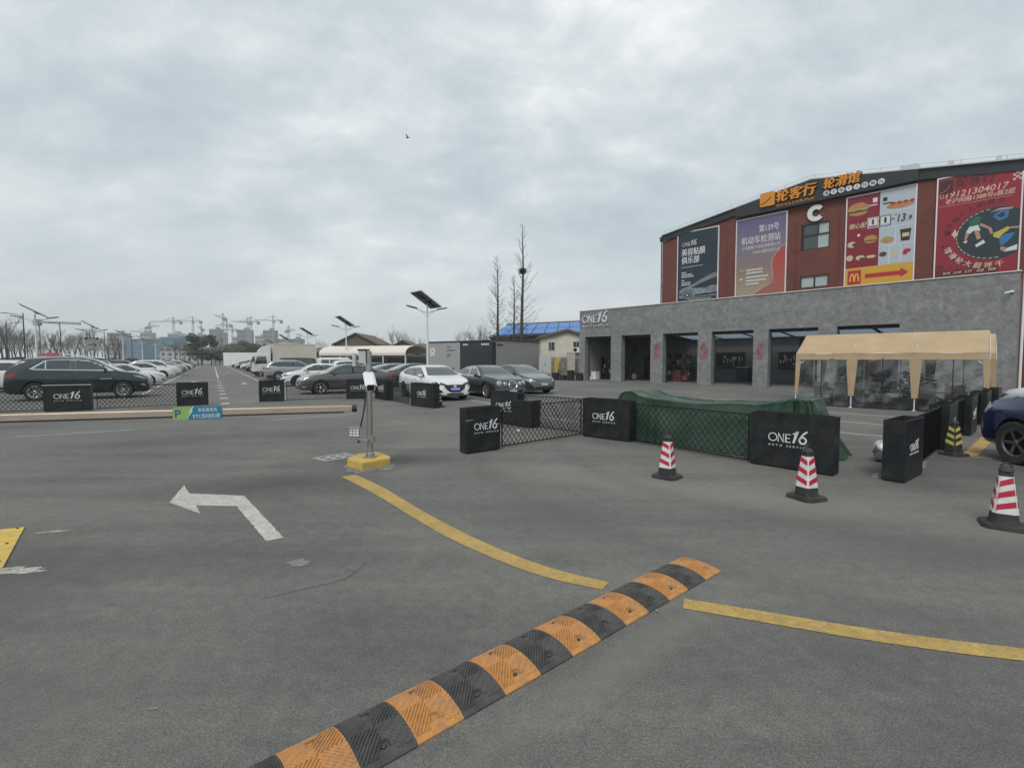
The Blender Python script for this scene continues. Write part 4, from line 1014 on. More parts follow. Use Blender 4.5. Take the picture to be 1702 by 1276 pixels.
for k in range(13):
    MB().box((6.65, -0.05, 0.3 + 0.19 * k), (3.3, 0.05, 0.165)).build('door_slat', mNIOD, t)
w = MB(); stroke2(w, arc(0.62, 2.55, 0.3, 0.3, 0, 180, 12), 0.2, -0.06, 0.03); stroke2(w, [(0.32, 2.55), (0.32, 2.4)], 0.2, -0.06, 0.03); stroke2(w, [(0.92, 2.55), (0.92, 2.4)], 0.2, -0.06, 0.03)
stroke2(w, [(0.62, 2.5), (0.35, 2.05)], 0.2, -0.062, 0.03); stroke2(w, [(0.62, 2.5), (0.9, 2.05)], 0.2, -0.063, 0.03); w.build('emblem', mLOGO, t)
w = MB()
for z_, n_, a in ((2.95, 4, 2.7), (2.6, 8, 2.7), (2.2, 4, 2.7), (2.0, 3, 2.7)):
    for k in range(n_): flat(w, rect(a + 0.15 * k, z_, a + 0.1 + 0.15 * k, z_ + 0.12), -0.03)
for k in range(2): flat(w, ell(3.0 + 0.55 * k, 0.72, 0.13, 0.22, 14), -0.03)
w.build('print', pDK, t)
w = MB()
for k in range(3): flat(w, rect(4.95 + 0.22 * k, 3.12, 5.1 + 0.22 * k, 3.28), -0.035)
for k in range(5): flat(w, rect(7.3 + 0.2 * k, 3.12, 7.44 + 0.2 * k, 3.28), -0.035)
w.build('lettering', mLOGO, t)
w = MB(); w.box((8.615, 1.2, 3.15), (0.02, 0.9, 0.14)); w.build('print', pDK, t)

mCREAM = M('cream house render', (0.62, 0.59, 0.51), 0.8, var=0.08, dirt=(0.35, 0.31, 0.24), dscale=1.0, damt=0.4)
mTILE = M('brown roof tile', (0.13, 0.095, 0.075), 0.85, var=0.3, scale=5); mSTONE = M('patched rubble wall', (0.26, 0.235, 0.2), 0.9, var=0.4, scale=2.5, bump=0.6, bscale=6)
mGWALL = M('grey house wall', (0.17, 0.165, 0.16), 0.85, var=0.15); mBROWN = M('brown brick barn', (0.12, 0.095, 0.08), 0.9, var=0.2)
t = thing('cream_house', 'cream rendered gable house with small windows beside the concrete garage', 'house', (6.5, 56, 0))
w = MB(); w.prism([(-3.2, 0), (4.2, 0), (4.2, 3.7), (-0.2, 4.95), (-3.2, 4.15)], 0, 8, 'Y'); w.build('wall', mCREAM, t)
w = MB(); w.prism([(-3.5, 4.1), (-0.2, 5.0), (4.5, 3.65), (4.5, 3.85), (-0.2, 5.2), (-3.5, 4.3)], -0.35, 8.3, 'Y'); rf = w.build('roof', mTILE, t)
w = MB()
for k in range(16):
    for sx, x0_, x1_, z0_, z1_ in ((0, -3.5, -0.2, 4.3, 5.2), (1, 4.5, -0.2, 3.85, 5.2)): w.tube([(x0_, -0.2 + 0.54 * k, z0_ + 0.02), (x1_, -0.2 + 0.54 * k, z1_ + 0.02)], 0.07, 5)
w.build('tile_row', mTILE, rf)
for x, z in ((-1.95, 3.3), (0.9, 3.35)):
    f = MB(); f.box((x, -0.02, z), (0.75, 0.06, 0.95)); f = f.build('window', mGALV, t)
    for s_ in (-1, 1): MB().box((x + 0.17 * s_, -0.06, z), (0.3, 0.03, 0.84)).build('pane', mGLASS, f)
t = thing('air_conditioner', 'white air conditioner unit on the cream house under its right window', 'air conditioner', (7.35, 55.75, 2.55))
MB().box((0, 0, 0.3), (0.85, 0.32, 0.6)).build('body', mWHITE, t); MB().lathe([(0.0, -0.17), (0.22, -0.17), (0.22, -0.165)], 18, (-0.12, 0, 0.3), 'Y').build('fan_grille', mBLKP, t); MB().box((0, 0.05, -0.04), (0.8, 0.35, 0.05)).build('bracket', mGALV, t)
MB().tube([(0.5, 0.1, 0.4), (0.6, 0.15, 1.2), (0.2, 0.15, 1.6)], 0.03, 6).build('hose', mWHITE, t)
t = thing('solar_house', 'long house behind the bare trees with blue solar panels on its roof', 'house', (-2.8, 66, 0))
w = MB(); w.box((6.2, 4.5, 2.45), (12.4, 8.0, 4.9)); w.build('wall', mGWALL, t)
A, B, C_, D_ = (-0.4, -0.4, 4.75), (13.0, -0.4, 5.3), (13.0, 4.2, 7.15), (2.0, 4.2, 6.65)
w = MB(); w.add([A, B, C_, D_, (-0.4, 9, 4.75), (13.0, 9, 5.3)], [(0, 1, 2, 3), (0, 3, 4), (3, 2, 5, 4), (1, 5, 2), (0, 4, 5, 1)]); rf = w.build('roof', mTILE, t)
mBLUE = M('blue solar panel', (0.045, 0.17, 0.46), 0.25, var=0.08)
def bil(u, v): return (Vector(A) * (1 - u) + Vector(B) * u) * (1 - v) + (Vector(D_) * (1 - u) + Vector(C_) * u) * v
for i in range(7):
    for j in range(2):
        u0, u1, v0, v1 = 0.03 + i * 0.133, 0.03 + i * 0.133 + 0.125, 0.05 + j * 0.46, 0.05 + j * 0.46 + 0.43
        up = Vector((0, -0.25, 0.6)).normalized()
        lo = [bil(u0, v0), bil(u1, v0), bil(u1, v1), bil(u0, v1)]
        w = MB(); w.add([p + up * 0.12 for p in lo] + [p + up * 0.17 for p in lo], [(3, 2, 1, 0), (4, 5, 6, 7), (0, 1, 5, 4), (1, 2, 6, 5), (2, 3, 7, 6), (3, 0, 4, 7)]); w.build('solar_panel', mBLUE, t)
w = MB(); w.tube([Vector(D_) + Vector((0, 0, 0.1)), Vector(C_) + Vector((0, 0, 0.1))], 0.14, 6); w.build('ridge', mTILE, rf)
t = thing('rubble_wall', 'patched stone wall at the foot of the cream house', 'wall', (7.0, 53.5, 0))
w = MB(); w.box((0, 0.2, 1.0), (5.2, 0.35, 2.0)); w.build('core', mSTONE, t)
q = random.Random(5)
for r_ in range(6):
    for k in range(9):
        MB().box((-2.35 + 0.56 * k + (0.2 if r_ % 2 else 0), 0.0, 0.2 + 0.32 * r_), (q.uniform(0.42, 0.52), 0.08, q.uniform(0.22, 0.29)), ry=q.uniform(-0.05, 0.05)).build('stone', mSTONE, t)
t = thing('electric_cabinet', 'pale grey electric cabinet standing at the end of the battery station', 'cabinet', (3.55, 51.6, 0), R(-8))
MB().box((0, 0, 0.15), (1.4, 0.7, 0.3)).build('plinth', mSTONE, t); MB().box((0, 0, 1.2), (1.3, 0.6, 1.8)).build('body', mGALV, t)
for s_ in (-1, 1): d_ = MB().box((0.33 * s_, -0.31, 1.2), (0.6, 0.03, 1.7)).build('door', mGALV, t); MB().box((0.08 * s_, -0.34, 1.2), (0.04, 0.04, 0.2)).build('handle', mDARKM, d_)
o = MB().box((0, 0, 1.0), (0.5, 0.06, 2.0), ry=R(9)).build('leaning_board', mYCON, None, (4.75, 52.2, 0)); tag(o, 'yellow board leaning beside the pale electric cabinet', 'board')
o = MB().box((0, 0, 1.25), (0.85, 0.5, 2.5)).build('concrete_pillar', M('flaking white pillar', (0.5, 0.48, 0.42), 0.9, var=0.25, scale=2, dirt=(0.15, 0.13, 0.11), dscale=2, damt=0.8), None, (6.4, 52.7, 0)); tag(o, 'flaking white pillar in front of the stone wall', 'pillar')
mTY = M('stacked tyre rubber', (0.014, 0.015, 0.016), 0.7, var=0.2)
tyre_me = MB().lathe([(0.2, 0.02), (0.28, 0.0), (0.33, 0.04), (0.34, 0.1), (0.33, 0.17), (0.28, 0.21), (0.2, 0.19), (0.19, 0.1)], 20, close=True).mesh('tyre', mTY, 40)
k = 0
for i, (x, y, n_) in enumerate(((2.3, 42.4, 3), (3.0, 42.1, 2), (3.7, 41.3, 3), (4.35, 40.9, 2), (4.9, 40.3, 4), (5.55, 40.0, 3))):
    for j in range(n_):
        o = link('tyre', tyre_me, None, (x + rnd.uniform(-0.04, 0.04), y, 0.005 + 0.212 * j))
        tag(o, ('lowest', 'second', 'third', 'fourth')[j] + ' black tyre of the ' + ('leftmost', 'second', 'third', 'fourth', 'fifth', 'rightmost')[i] + ' stack left of the garage', 'tyre', 'stacked tyres beside the garage')

# ---- carport and barns
mMEMB = M('white membrane roof', (0.62, 0.59, 0.52), 0.6, var=0.06); mDKIN = M('dark stored goods', (0.03, 0.03, 0.03), 0.9)
t = thing('carport', 'long white arched membrane carport behind the parked cars', 'carport', (-25.0, 63, 0), R(-16.4))
w = MB(); n = 10; pr = [(3 - 3.1 * math.cos(R(180 * i / n)), 2.55 + 1.0 * math.sin(R(180 * i / n))) for i in range(n + 1)]
vs = []; fs = []
for x in (0, 3.1, 6.2, 9.3, 12.5): vs += [(x, a, b) for a, b in pr]
for s_ in range(4):
    for i in range(n): fs.append((s_ * (n + 1) + i, s_ * (n + 1) + i + 1, (s_ + 1) * (n + 1) + i + 1, (s_ + 1) * (n + 1) + i))
w.add(vs, fs); w.build('canopy', mMEMB, t, smooth=40)
w = MB(); w.box((6.25, -0.08, 2.42), (12.5, 0.05, 0.3)); w.build('valance', mMEMB, t)
for x in (0.1, 3.1, 6.2, 9.3, 12.4):
    for y in (0.05, 5.95): MB().tube([(x, y, 0), (x, y, 2.55)], 0.08).build('post', mWHITE, t)
    MB().tube([(x, a, b - 0.08) for a, b in pr], 0.05, 6).build('arch_rib', mGALV, t)
w = MB(); w.box((6.2, 6.6, 1.2), (13.0, 0.3, 2.4)); w.build('back_wall', mGWALL, t)
def house(name, label, cat, x0, x1, y0, y1, ze, zp, mw, mr, ridge='X', group=None):
    t = thing(name, label, cat, ((x0 + x1) / 2, y0, 0), 0, group)
    a, d = (x1 - x0) / 2, y1 - y0
    w = MB()
    if ridge == 'Y': w.prism([(-a, 0), (a, 0), (a, ze), (0, zp), (-a, ze)], 0, d, 'Y')
    else: w.prism([(0, 0), (d, 0), (d, ze), (d / 2, zp), (0, ze)], -a, a, 'X')
    w.build('wall', mw, t)
    w = MB(); e = 0.4; k = (zp - ze) / (a if ridge == 'Y' else d / 2)
    if ridge == 'Y': w.prism([(-a - e, ze - e * k + 0.03), (0, zp + 0.03), (a + e, ze - e * k + 0.03), (a + e, ze - e * k + 0.25), (0, zp + 0.25), (-a - e, ze - e * k + 0.25)], -e, d + e, 'Y')
    else: w.prism([(-e, ze - e * k + 0.03), (d / 2, zp + 0.03), (d + e, ze - e * k + 0.03), (d + e, ze - e * k + 0.25), (d / 2, zp + 0.25), (-e, ze - e * k + 0.25)], -a - e, a + e, 'X')
    w.build('roof', mr, t); return t
house('barn', 'brown gabled barn rising behind the white carport', 'barn', bx(556, 92), bx(628, 92), 92, 104, 4.6, 6.6, mBROWN, mTILE, 'Y')
house('barn', 'small dark roofed shed behind the lamp at the carport end', 'shed', bx(652, 95), bx(688, 95), 95, 103, 4.2, 5.4, mBROWN, mTILE, 'Y')
house('barn', 'low flat brown shed left of the gabled barn', 'shed', bx(500, 98), bx(565, 98), 98, 104, 3.2, 4.0, mBROWN, mTILE, 'X')
house('barn', 'long grey shed roof behind the battery station', 'shed', bx(690, 100), bx(738, 100), 100, 108, 4.0, 4.9, mGWALL, mTILE, 'X')

# ---------------------------------------------------------------- bare trees
mBARK = M('dark grey bark', (0.055, 0.047, 0.042), 0.9, var=0.25, scale=6); mTWIG = M('bare twigs', (0.115, 0.097, 0.082), 0.9, var=0.2)
mLEAF = M('dark evergreen leaves', (0.03, 0.045, 0.022), 0.7, var=0.45, scale=1.5); mLEAF2 = M('fresh olive leaves', (0.085, 0.095, 0.045), 0.7, var=0.4, scale=0.6)
def spire_tree(h, seed):
    q = random.Random(seed); tr = MB(); cr = MB()
    tr.tube([(0, 0, 0), (q.uniform(-.1, .1), 0, h * 0.35), (q.uniform(-.15, .15), 0, h * 0.7), (0, 0, h)], [h * 0.014, h * 0.011, h * 0.006, 0.015], 7)
    z = h * 0.14
    while z < h * 0.985:
        f = (z / h - 0.14) / 0.86
        ln = h * 0.155 * (1 - f) ** 0.75 * q.uniform(0.55, 1.1) + 0.12
        if f < 0.12: ln *= 0.75
        a = q.uniform(0, 6.283)
        d = Vector((math.cos(a), math.sin(a), 0)); p0 = Vector((0, 0, z)); up = q.uniform(0.18, 0.5) + 0.45 * f
        p1 = p0 + d * ln * 0.55 + Vector((0, 0, ln * 0.45 * up)); p2 = p0 + d * ln + Vector((0, 0, ln * (up + 0.22)))
        cr.tube([p0, p1, p2], [0.035 * (1 - f) + 0.018, 0.022, 0.009], 4, caps=False)
        for k in range(4):
            u = q.uniform(0.3, 0.95); b = p0.lerp(p2, u); s_ = Vector((q.uniform(-1, 1), q.uniform(-1, 1), q.uniform(0.1, 0.9))).normalized() * ln * q.uniform(0.12, 0.3)
            cr.tube([b, b + s_ + d * 0.1], [0.014, 0.007], 3, caps=False)
        z += h * q.uniform(0.008, 0.017)
    return tr, cr
def bare_tree(h, seed, spread=0.5):
    q = random.Random(seed); tr = MB(); cr = MB()
    tr.tube([(0, 0, 0), (q.uniform(-.1, .1), q.uniform(-.1, .1), h * 0.22), (q.uniform(-.2, .2), q.uniform(-.2, .2), h * 0.42)], [h * 0.018, h * 0.014, h * 0.009], 6)
    def grow(p, d, ln, r, lvl):
        e = p + d * ln; m = p.lerp(e, 0.5) + Vector((q.uniform(-1, 1), q.uniform(-1, 1), 0)) * ln * 0.06
        cr.tube([p, m, e], [r, r * 0.8, r * 0.55], 4 if lvl < 2 else 3, caps=False)
        if lvl >= 4: return
        for k in range(q.choice((2, 3, 3))):
            nd = (d + Vector((q.gauss(0, spread), q.gauss(0, spread), q.uniform(-0.05, 0.5)))).normalized()
            grow(p.lerp(e, q.uniform(0.55, 1.0)), nd, ln * q.uniform(0.6, 0.82), r * 0.58, lvl + 1)
    for k in range(5):
        a = q.uniform(0, 6.28); grow(Vector((0, 0, h * q.uniform(0.2, 0.42))), Vector((math.cos(a) * spread, math.sin(a) * spread, 1)).normalized(), h * 0.24, h * 0.007, 0)
    return tr, cr
def leafy(rx, ry, h, n, seed, leaf=0.4):
    q = random.Random(seed); cr = MB(); cl = [(q.uniform(-1, 1) * rx * 0.75, q.uniform(-1, 1) * ry * 0.75, h * q.uniform(0.42, 0.9), q.uniform(0.25, 0.5)) for _ in range(13)]
    for _ in range(n):
        c = q.choice(cl); v = Vector((q.gauss(0, 1), q.gauss(0, 1), q.gauss(0, 1))).normalized() * c[3] * q.uniform(0.5, 1.05)
        p = Vector((c[0] + v.x * rx, c[1] + v.y * ry, c[2] + v.z * h * 0.32)); a = Vector((q.gauss(0, 1), q.gauss(0, 1), q.gauss(0, 1))).normalized() * leaf; b = a.orthogonal().normalized() * leaf * 0.6
        cr.add([p - a, p + b, p + a, p - b], [(0, 1, 2, 3)])
    return cr
def plant(name, label, cat, tr, cr, loc, rz, mt, mc, group=None):
    t = thing(name, label, cat, loc, rz, group)
    if tr: tr.build('trunk', mt, t, smooth=50)
    cr.build('crown', mc, t, recalc=False); return t
for (x, y, h, l, s) in ((1.27, 60, 18.3, 'tallest bare spire tree carrying a dark bird nest', 1), (-1.86, 60, 14.5, 'bare spire tree left of the nest tree, second tallest', 2), (0.28, 61.5, 12.4, 'shortest bare spire tree standing close beside the nest tree', 3)):
    t = plant('bare_tree', l, 'tree', *spire_tree(h, s), (x, y, 0), 0, mBARK, mTWIG, 'tall bare spire trees behind the battery station')
    if h > 18: nest_root = t
q = random.Random(9); w = MB()
for _ in range(260):
    v = Vector((q.gauss(0, 1), q.gauss(0, 1), q.gauss(0, 0.8))).normalized() * q.uniform(0.1, 0.42); a = Vector((q.gauss(0, 1), q.gauss(0, 1), q.gauss(0, 0.5))).normalized() * 0.3
    w.tube([v - a, v + a], 0.018, 3, caps=False)
o = w.build('bird_nest', mBARK, None, (1.3, 59.95, 12.55)); tag(o, 'dark ball of twigs high in the tallest bare tree', 'nest')
VAR = []
for i, (h, sp) in enumerate(((8.5, 0.34), (9.5, 0.3), (7.5, 0.42), (8.8, 0.26))):
    t = plant('bare_tree', '', 'tree', *bare_tree(h, 20 + i, sp), (0, 0, 0), 0, mBARK, mTWIG); VAR.append(t)
used = [False] * 4
def put_tree(i, loc, sc, label, group):
    if not used[i]: used[i] = True; t = VAR[i]
    else: t = copy_tree(VAR[i])
    place(t, loc, rnd.uniform(0, 6.28), label, group); t.scale = (sc, sc, sc * rnd.uniform(0.92, 1.1)); return t
q = random.Random(77)
for k in range(58):                                  # dense leafless belt along the left edge of the car park
    px = -60 + k * 4.7 + q.uniform(-3, 3); Y = q.uniform(95, 150) + (k * 0.6)
    put_tree(q.randrange(4), (bx(px, Y), Y, 0), q.uniform(0.85, 1.25) * (1.15 if px < 60 else 1.0), 'bare tree in the dense leafless belt along the left edge of the car park', 'trees of the leafless belt')
for k, (px, Y, s) in enumerate(((518, 100, 0.7), (535, 108, 0.65), (548, 105, 0.75), (640, 105, 0.8), (655, 100, 0.95), (668, 110, 1.0), (682, 104, 0.9), (700, 112, 0.8), (722, 108, 0.7), (620, 112, 0.75))):
    put_tree(k % 4, (bx(px, Y), Y, 0), s, ('bare tree', 'second bare tree', 'third bare tree', 'bare tree right of the big barn roof', 'tall bare tree left of the near lamp', 'tallest bare tree left of the near lamp', 'bare tree touching the near lamp pole', 'bare tree right of the near lamp pole', 'small bare tree farther right of the near lamp', 'bare tree over the right slope of the big barn')[k] + (' from the truck end, behind the brown barn' if k < 3 else ', behind the carport'), 'bare trees behind the barns')
for k, (px, Y, s) in enumerate(((772, 84, 0.75), (786, 80, 0.85), (797, 86, 0.95), (808, 82, 0.8), (818, 88, 0.6), (752, 95, 0.65), (738, 90, 0.55))):
    put_tree((k + 1) % 4, (bx(px, Y), Y, 0), s, ('leftmost of the bare trees in the cluster', 'second bare tree of the cluster', 'tallest bare tree of the cluster', 'fourth bare tree of the cluster', 'bare tree nearest the spire trees', 'low bare tree standing alone', 'lowest bare tree nearest the lamp')[k] + ' above the battery station', 'bare trees behind the battery station')
for k, (px, Y, s) in enumerate(((292, 165, 0.9), (300, 160, 1.0), (308, 170, 0.9), (316, 150, 0.7), (358, 165, 0.9), (366, 170, 1.0))):
    put_tree(k % 4, (bx(px, Y), Y, 0), s, ('leftmost', 'second', 'third', 'fourth', 'fifth', 'rightmost')[k] + ' bare tree from the left around the dark evergreen at the lane end', 'bare trees at the lane end')
t = plant('evergreen_tree', 'dark round evergreen tree at the far end of the parking lane', 'tree', MB().tube([(0, 0, 0), (0.2, 0, 4), (0, 0, 8)], [0.3, 0.22, 0.1], 7), leafy(4.3, 4.0, 10.6, 2600, 4, 0.32), (bx(336, 165), 165, 0), 0, mBARK, mLEAF)
for k, (px, Y, rx, h) in enumerate(((330, 150, 4.2, 5.2), (352, 150, 3.6, 4.4), (384, 190, 5, 8.5), (398, 200, 5.5, 9.5), (410, 195, 4.5, 8.8), (423, 205, 6, 10), (436, 200, 5, 9.0), (372, 185, 4, 7.0))):
    plant('leafy_tree', ['low dark evergreen shrub below the round evergreen tree', 'low dark shrub right of the round evergreen tree', 'olive green tree behind the white hoarding, farthest left', 'olive green tree behind the white hoarding, second from left', 'olive green tree behind the middle of the white hoarding', 'tallest olive green tree left of the white box truck', 'olive green tree just behind the white truck cab', 'small olive tree between the evergreen and the white hoarding'][k], 'tree', MB().tube([(0, 0, 0), (0, 0, h * 0.7)], [0.2, 0.08], 6), leafy(rx, rx, h, 1000, 50 + k, 0.34), (bx(px, Y), Y, 0), k, mBARK, mLEAF if k < 2 else mLEAF2, 'leafy trees at the lane end')
for k, (px, Y) in enumerate(((-30, 90), (10, 96), (45, 100), (80, 105), (112, 110), (140, 116), (168, 125), (196, 134))):
    w = leafy(7.0, 2.0, 2.9, 1300, 70 + k, 0.22); o = w.build('hedge', mLEAF, None, (bx(px, Y), Y, -0.6), R(-25), recalc=False); tag(o, ('first', 'second', 'third', 'fourth', 'fifth', 'sixth', 'seventh', 'last')[k] + ' stretch of low dark hedge from the left, under the leafless belt', 'hedge', 'hedge along the left edge of the car park')

# ---------------------------------------------------------------- lamps and signs of the car park
def solar_lamp():
    t = thing('street_lamp', '', 'street lamp')
    MB().tube([(0, 0, 0), (0, 0, 3), (0, 0, 6.25)], [0.1, 0.085, 0.06], 10).build('pole', mWHITE, t, smooth=40)
    MB().box((0, 0, 0.02), (0.36, 0.36, 0.04)).build('base_plate', mGALV, t)
    for s_ in (-1, 1):
        MB().tube([(0, 0, 5.55), (0.55 * s_, 0, 5.72), (0.95 * s_, 0, 5.85)], 0.035, 7).build('arm', mWHITE, t)
        MB().tube([(0, 0, 5.2), (0.55 * s_, 0, 5.68)], 0.022, 6).build('brace', mWHITE, t)
        w = MB(); M_ = Matrix.Translation((1.32 * s_, 0, 5.95)) @ Matrix.Rotation(-0.2 * s_, 4, 'Y')
        w.prism([(-0.46, -0.06), (-0.2, -0.13), (0.2, -0.15), (0.44, -0.08), (0.47, 0), (0.44, 0.08), (0.2, 0.15), (-0.2, 0.13), (-0.46, 0.06)], -0.03, 0.06, 'Z'); w.xf(M_)
        h_ = w.build('lamp_head', mNAVY, t)
        w = MB(); w.box((0, 0, -0.04), (0.6, 0.2, 0.02)); w.xf(M_); w.build('led_panel', mWHITE, h_)
    P_ = Matrix.Translation((-0.1, 0, 6.62)) @ Matrix.Rotation(R(9), 4, 'Z') @ Matrix.Rotation(R(31), 4, 'Y')
    w = MB(); w.box((0, 0, 0), (2.25, 1.7, 0.05)); w.xf(P_); pn = w.build('solar_panel', mSOLAR, t)
    w = MB()
    for x_ in (-1.12, 0, 1.12): w.box((x_, 0, -0.005), (0.04, 1.72, 0.07))
    for y_ in (-0.85, 0.85): w.box((0, y_, -0.005), (2.2, 0.04, 0.07))
    w.xf(P_); w.build('panel_frame', mGALV, pn)
    for i in range(2):
        w = MB(); w.box((-0.55 + 1.1 * i, 0, 0.03), (1.04, 1.6, 0.02)); w.xf(P_); w.build('solar_cell', mSOLAR, pn)
    w = MB(); w.box((0, 0, -0.05), (1.9, 0.06, 0.06)); w.box((0.3, 0, -0.09), (0.4, 0.3, 0.12)); w.xf(P_); w.build('back_rail', mDARKM, pn)
    return t
LAMP0 = solar_lamp()
lamps = [((-6.96, 40.0), 'nearest solar street lamp, rising behind the white hatchback')]
ordn = ['second', 'third', 'fourth', 'fifth', 'sixth', 'seventh', 'eighth']
for k in range(1, 5): lamps.append(((-6.96 - 14.2 * k, 40 + 22.0 * k), ('solar street lamp in front of the gabled barn', 'solar street lamp above the white box truck', 'far solar street lamp just beyond the white truck', 'farthest solar street lamp of the row beyond the truck')[k - 1]))
for k in range(8): lamps.append(((-47.7 - 12.0 * k, 48.7 + 20.4 * k), 'nearest solar street lamp above the dark green crossover' if k == 0 else ordn[k - 1] + ' solar street lamp from the near end of the left lamp row'))
for i, ((x, y), l) in enumerate(lamps):
    place(LAMP0 if i == 0 else copy_tree(LAMP0), (x, y, 0), R(31.7), l, 'solar street lamps')
def road_lamp():
    t = thing('road_lamp', '', 'street lamp')
    MB().tube([(0, 0, 0), (0, 0, 9.2)], [0.12, 0.07], 8).build('pole', mDARKM, t); MB().tube([(0, 0, 8.6), (0.9, 0, 9.0), (2.0, 0, 9.1)], 0.05, 6).build('arm', mDARKM, t); MB().box((2.3, 0, 9.1), (0.8, 0.25, 0.1)).build('lamp_head', mDARKM, t)
    return t
RL = road_lamp()
for i, (px, Y, rz, l) in enumerate(((14, 96, 10, 'thin dark road lamp at the far left of the leafless belt'), (43, 78, 200, 'tall dark road lamp just left of the nearest left solar lamp'), (103, 97, 170, 'dark road lamp between the first two solar lamps on the left'), (147, 118, 170, 'dark road lamp beside the grey arrow sign'), (176, 128, 170, 'dark road lamp right of the grey arrow sign'), (199, 140, 170, 'dark road lamp beside the third left solar lamp'), (221, 152, 170, 'dark road lamp in front of the blue clad building'))):
    place(RL if i == 0 else copy_tree(RL), (bx(px, Y), Y, 0), R(rz), l, 'dark road lamps')
t = thing('direction_sign', 'grey direction sign with a black arrow on a white post', 'sign', (-38.9, 45, 0), R(38))
MB().tube([(0, 0, 0), (0, 0, 2.6)], 0.07).build('post', mWHITE, t)
MB().box((0, 0, 3.02), (1.0, 0.08, 1.05)).build('panel', M('sign grey', (0.3, 0.31, 0.31), 0.5), t); MB().box((0, 0, 3.66), (1.0, 0.08, 0.2)).build('header', mDARKM, t)
w = MB(); stroke2(w, [(-0.32, 3.1), (0.3, 3.1)], 0.06, -0.045); stroke2(w, [(0.05, 3.33), (0.3, 3.1), (0.05, 2.87)], 0.06, -0.046); flat(w, rect(-0.25, 2.62, 0.25, 2.68), -0.045); w.build('arrow', pDK, t)
w = MB()
for k in range(5): flat(w, rect(-0.3 + 0.12 * k, 3.62, -0.22 + 0.12 * k, 3.7), -0.045)
w.build('lettering', mLOGO, t)
t = thing('site_hoarding', 'white site hoarding panels at the far end of the lane', 'fence', (bx(372, 140), 140, 0), R(3))
for k in range(5):
    MB().box((1.0 + 2.02 * k, 0, 1.9), (1.98, 0.08, 3.8)).build('panel', mWHITE, t); MB().box((2.0 * k, 0.1, 1.9), (0.1, 0.1, 3.9)).build('post', mGALV, t)
t = thing('tanker_trailer', 'red tank trailer parked before the leafless belt', 'trailer', (bx(85, 88), 88, 0), R(40))
mRDT = M('dull red tank', (0.26, 0.02, 0.04), 0.5)
w = MB(); w.lathe([(0.2, -1.2), (1.0, -1.1), (1.15, 0), (1.0, 1.1), (0.2, 1.2)], 16, (0, 0, 1.9), 'X'); w.build('tank', mRDT, t, smooth=50); MB().box((-1.9, 0, 1.3), (1.4, 1.6, 1.0)).build('cab', mRDT, t); MB().box((0, 0, 0.6), (4.5, 1.6, 0.2)).build('chassis', mDARKM, t)
for x in (-1.6, 1.2):
    for y in (-0.8, 0.8): MB().lathe([(0.1, -0.12), (0.45, -0.12), (0.45, 0.12), (0.1, 0.12)], 16, (x, y, 0.45), 'Y').build('wheel', mRUB, t)
t = thing('low_shed', 'low shed with a sloping white roof behind the second left lamp', 'shed', (bx(140, 100), 100, 0), R(35))
MB().box((0, 0, 1.0), (6, 4, 2.0)).build('wall', mGWALL, t); MB().prism([(-3.4, 2.9), (3.4, 1.95), (3.4, 2.1), (-3.4, 3.05)], -2.3, 2.3, 'Y').build('roof', mWHITE, t)

# ---------------------------------------------------------------- skyline
mFAR = [M('far tower ' + n, c, 0.8, var=0.08, scale=0.1) for n, c in (('grey', (0.16, 0.165, 0.17)), ('tan', (0.3, 0.26, 0.23)), ('pale', (0.34, 0.34, 0.33)), ('blue net', (0.045, 0.14, 0.24)), ('teal net', (0.07, 0.2, 0.23)))]
mFWIN = M('far window band', (0.07, 0.075, 0.085), 0.3); mCRA = M('crane yellow grey', (0.24, 0.225, 0.19), 0.6); mCRW = M('crane white', (0.3, 0.29, 0.28), 0.6)
def tower(px0, px1, ytop, Y, mi, label, bands=True, crown=True):
    h = 1.7 + (598 - ytop) * Y / 805.0; wd = (px1 - px0) / 805.0 * Y; x = bx((px0 + px1) / 2, Y)
    t = thing('tower_block', label, 'building', (x, Y, 0), R(rnd.uniform(-8, 8)), 'far buildings on the skyline')
    MB().box((0, wd * 0.4, h / 2), (wd, wd * 0.8, h)).build('wall', mFAR[mi], t)
    if bands:
        n_ = max(4, int(h / 6))
        for k in range(n_):
            MB().box((0, -0.1, h * (k + 0.55) / n_), (wd * 0.9, 0.3, h / n_ * 0.32)).build('window_band', mFWIN, t)
    if crown: MB().box((wd * 0.12, wd * 0.4, h + 1.5), (wd * 0.3, wd * 0.3, 3)).build('roof_house', mFAR[mi], t)
tower(350, 367, 547, 700, 0, 'dark grey tower with flat roof below the steepest crane'); tower(366, 376, 553, 705, 0, 'lower grey tower attached right of the dark grey tower', True, False)
tower(396, 416, 548, 700, 0, 'dark grey tower in the middle of the skyline'); tower(388, 400, 560, 720, 2, 'pale low block left of the middle grey tower')
tower(438, 456, 549, 690, 0, 'grey tower above the box truck'); tower(425, 440, 558, 740, 2, 'pale stepped block left of the grey tower above the truck')
tower(235, 252, 553, 680, 1, 'tan tower right of the blue netted block'); tower(181, 206, 553, 640, 1, 'broad tan tower beside the third left solar lamp')
tower(207, 238, 563, 520, 3, 'broad block wrapped in blue netting', True, False); tower(250, 270, 562, 560, 4, 'block wrapped in teal netting', True, False); tower(266, 296, 560, 580, 3, 'block wrapped in dull blue netting under the cranes', True, False)
tower(280, 300, 554, 720, 2, 'pale tower above the dull blue netted block'); tower(299, 322, 556, 700, 2, 'pale broad tower left of the dark evergreen'); tower(320, 336, 556, 730, 1, 'tan tower behind the dark evergreen')
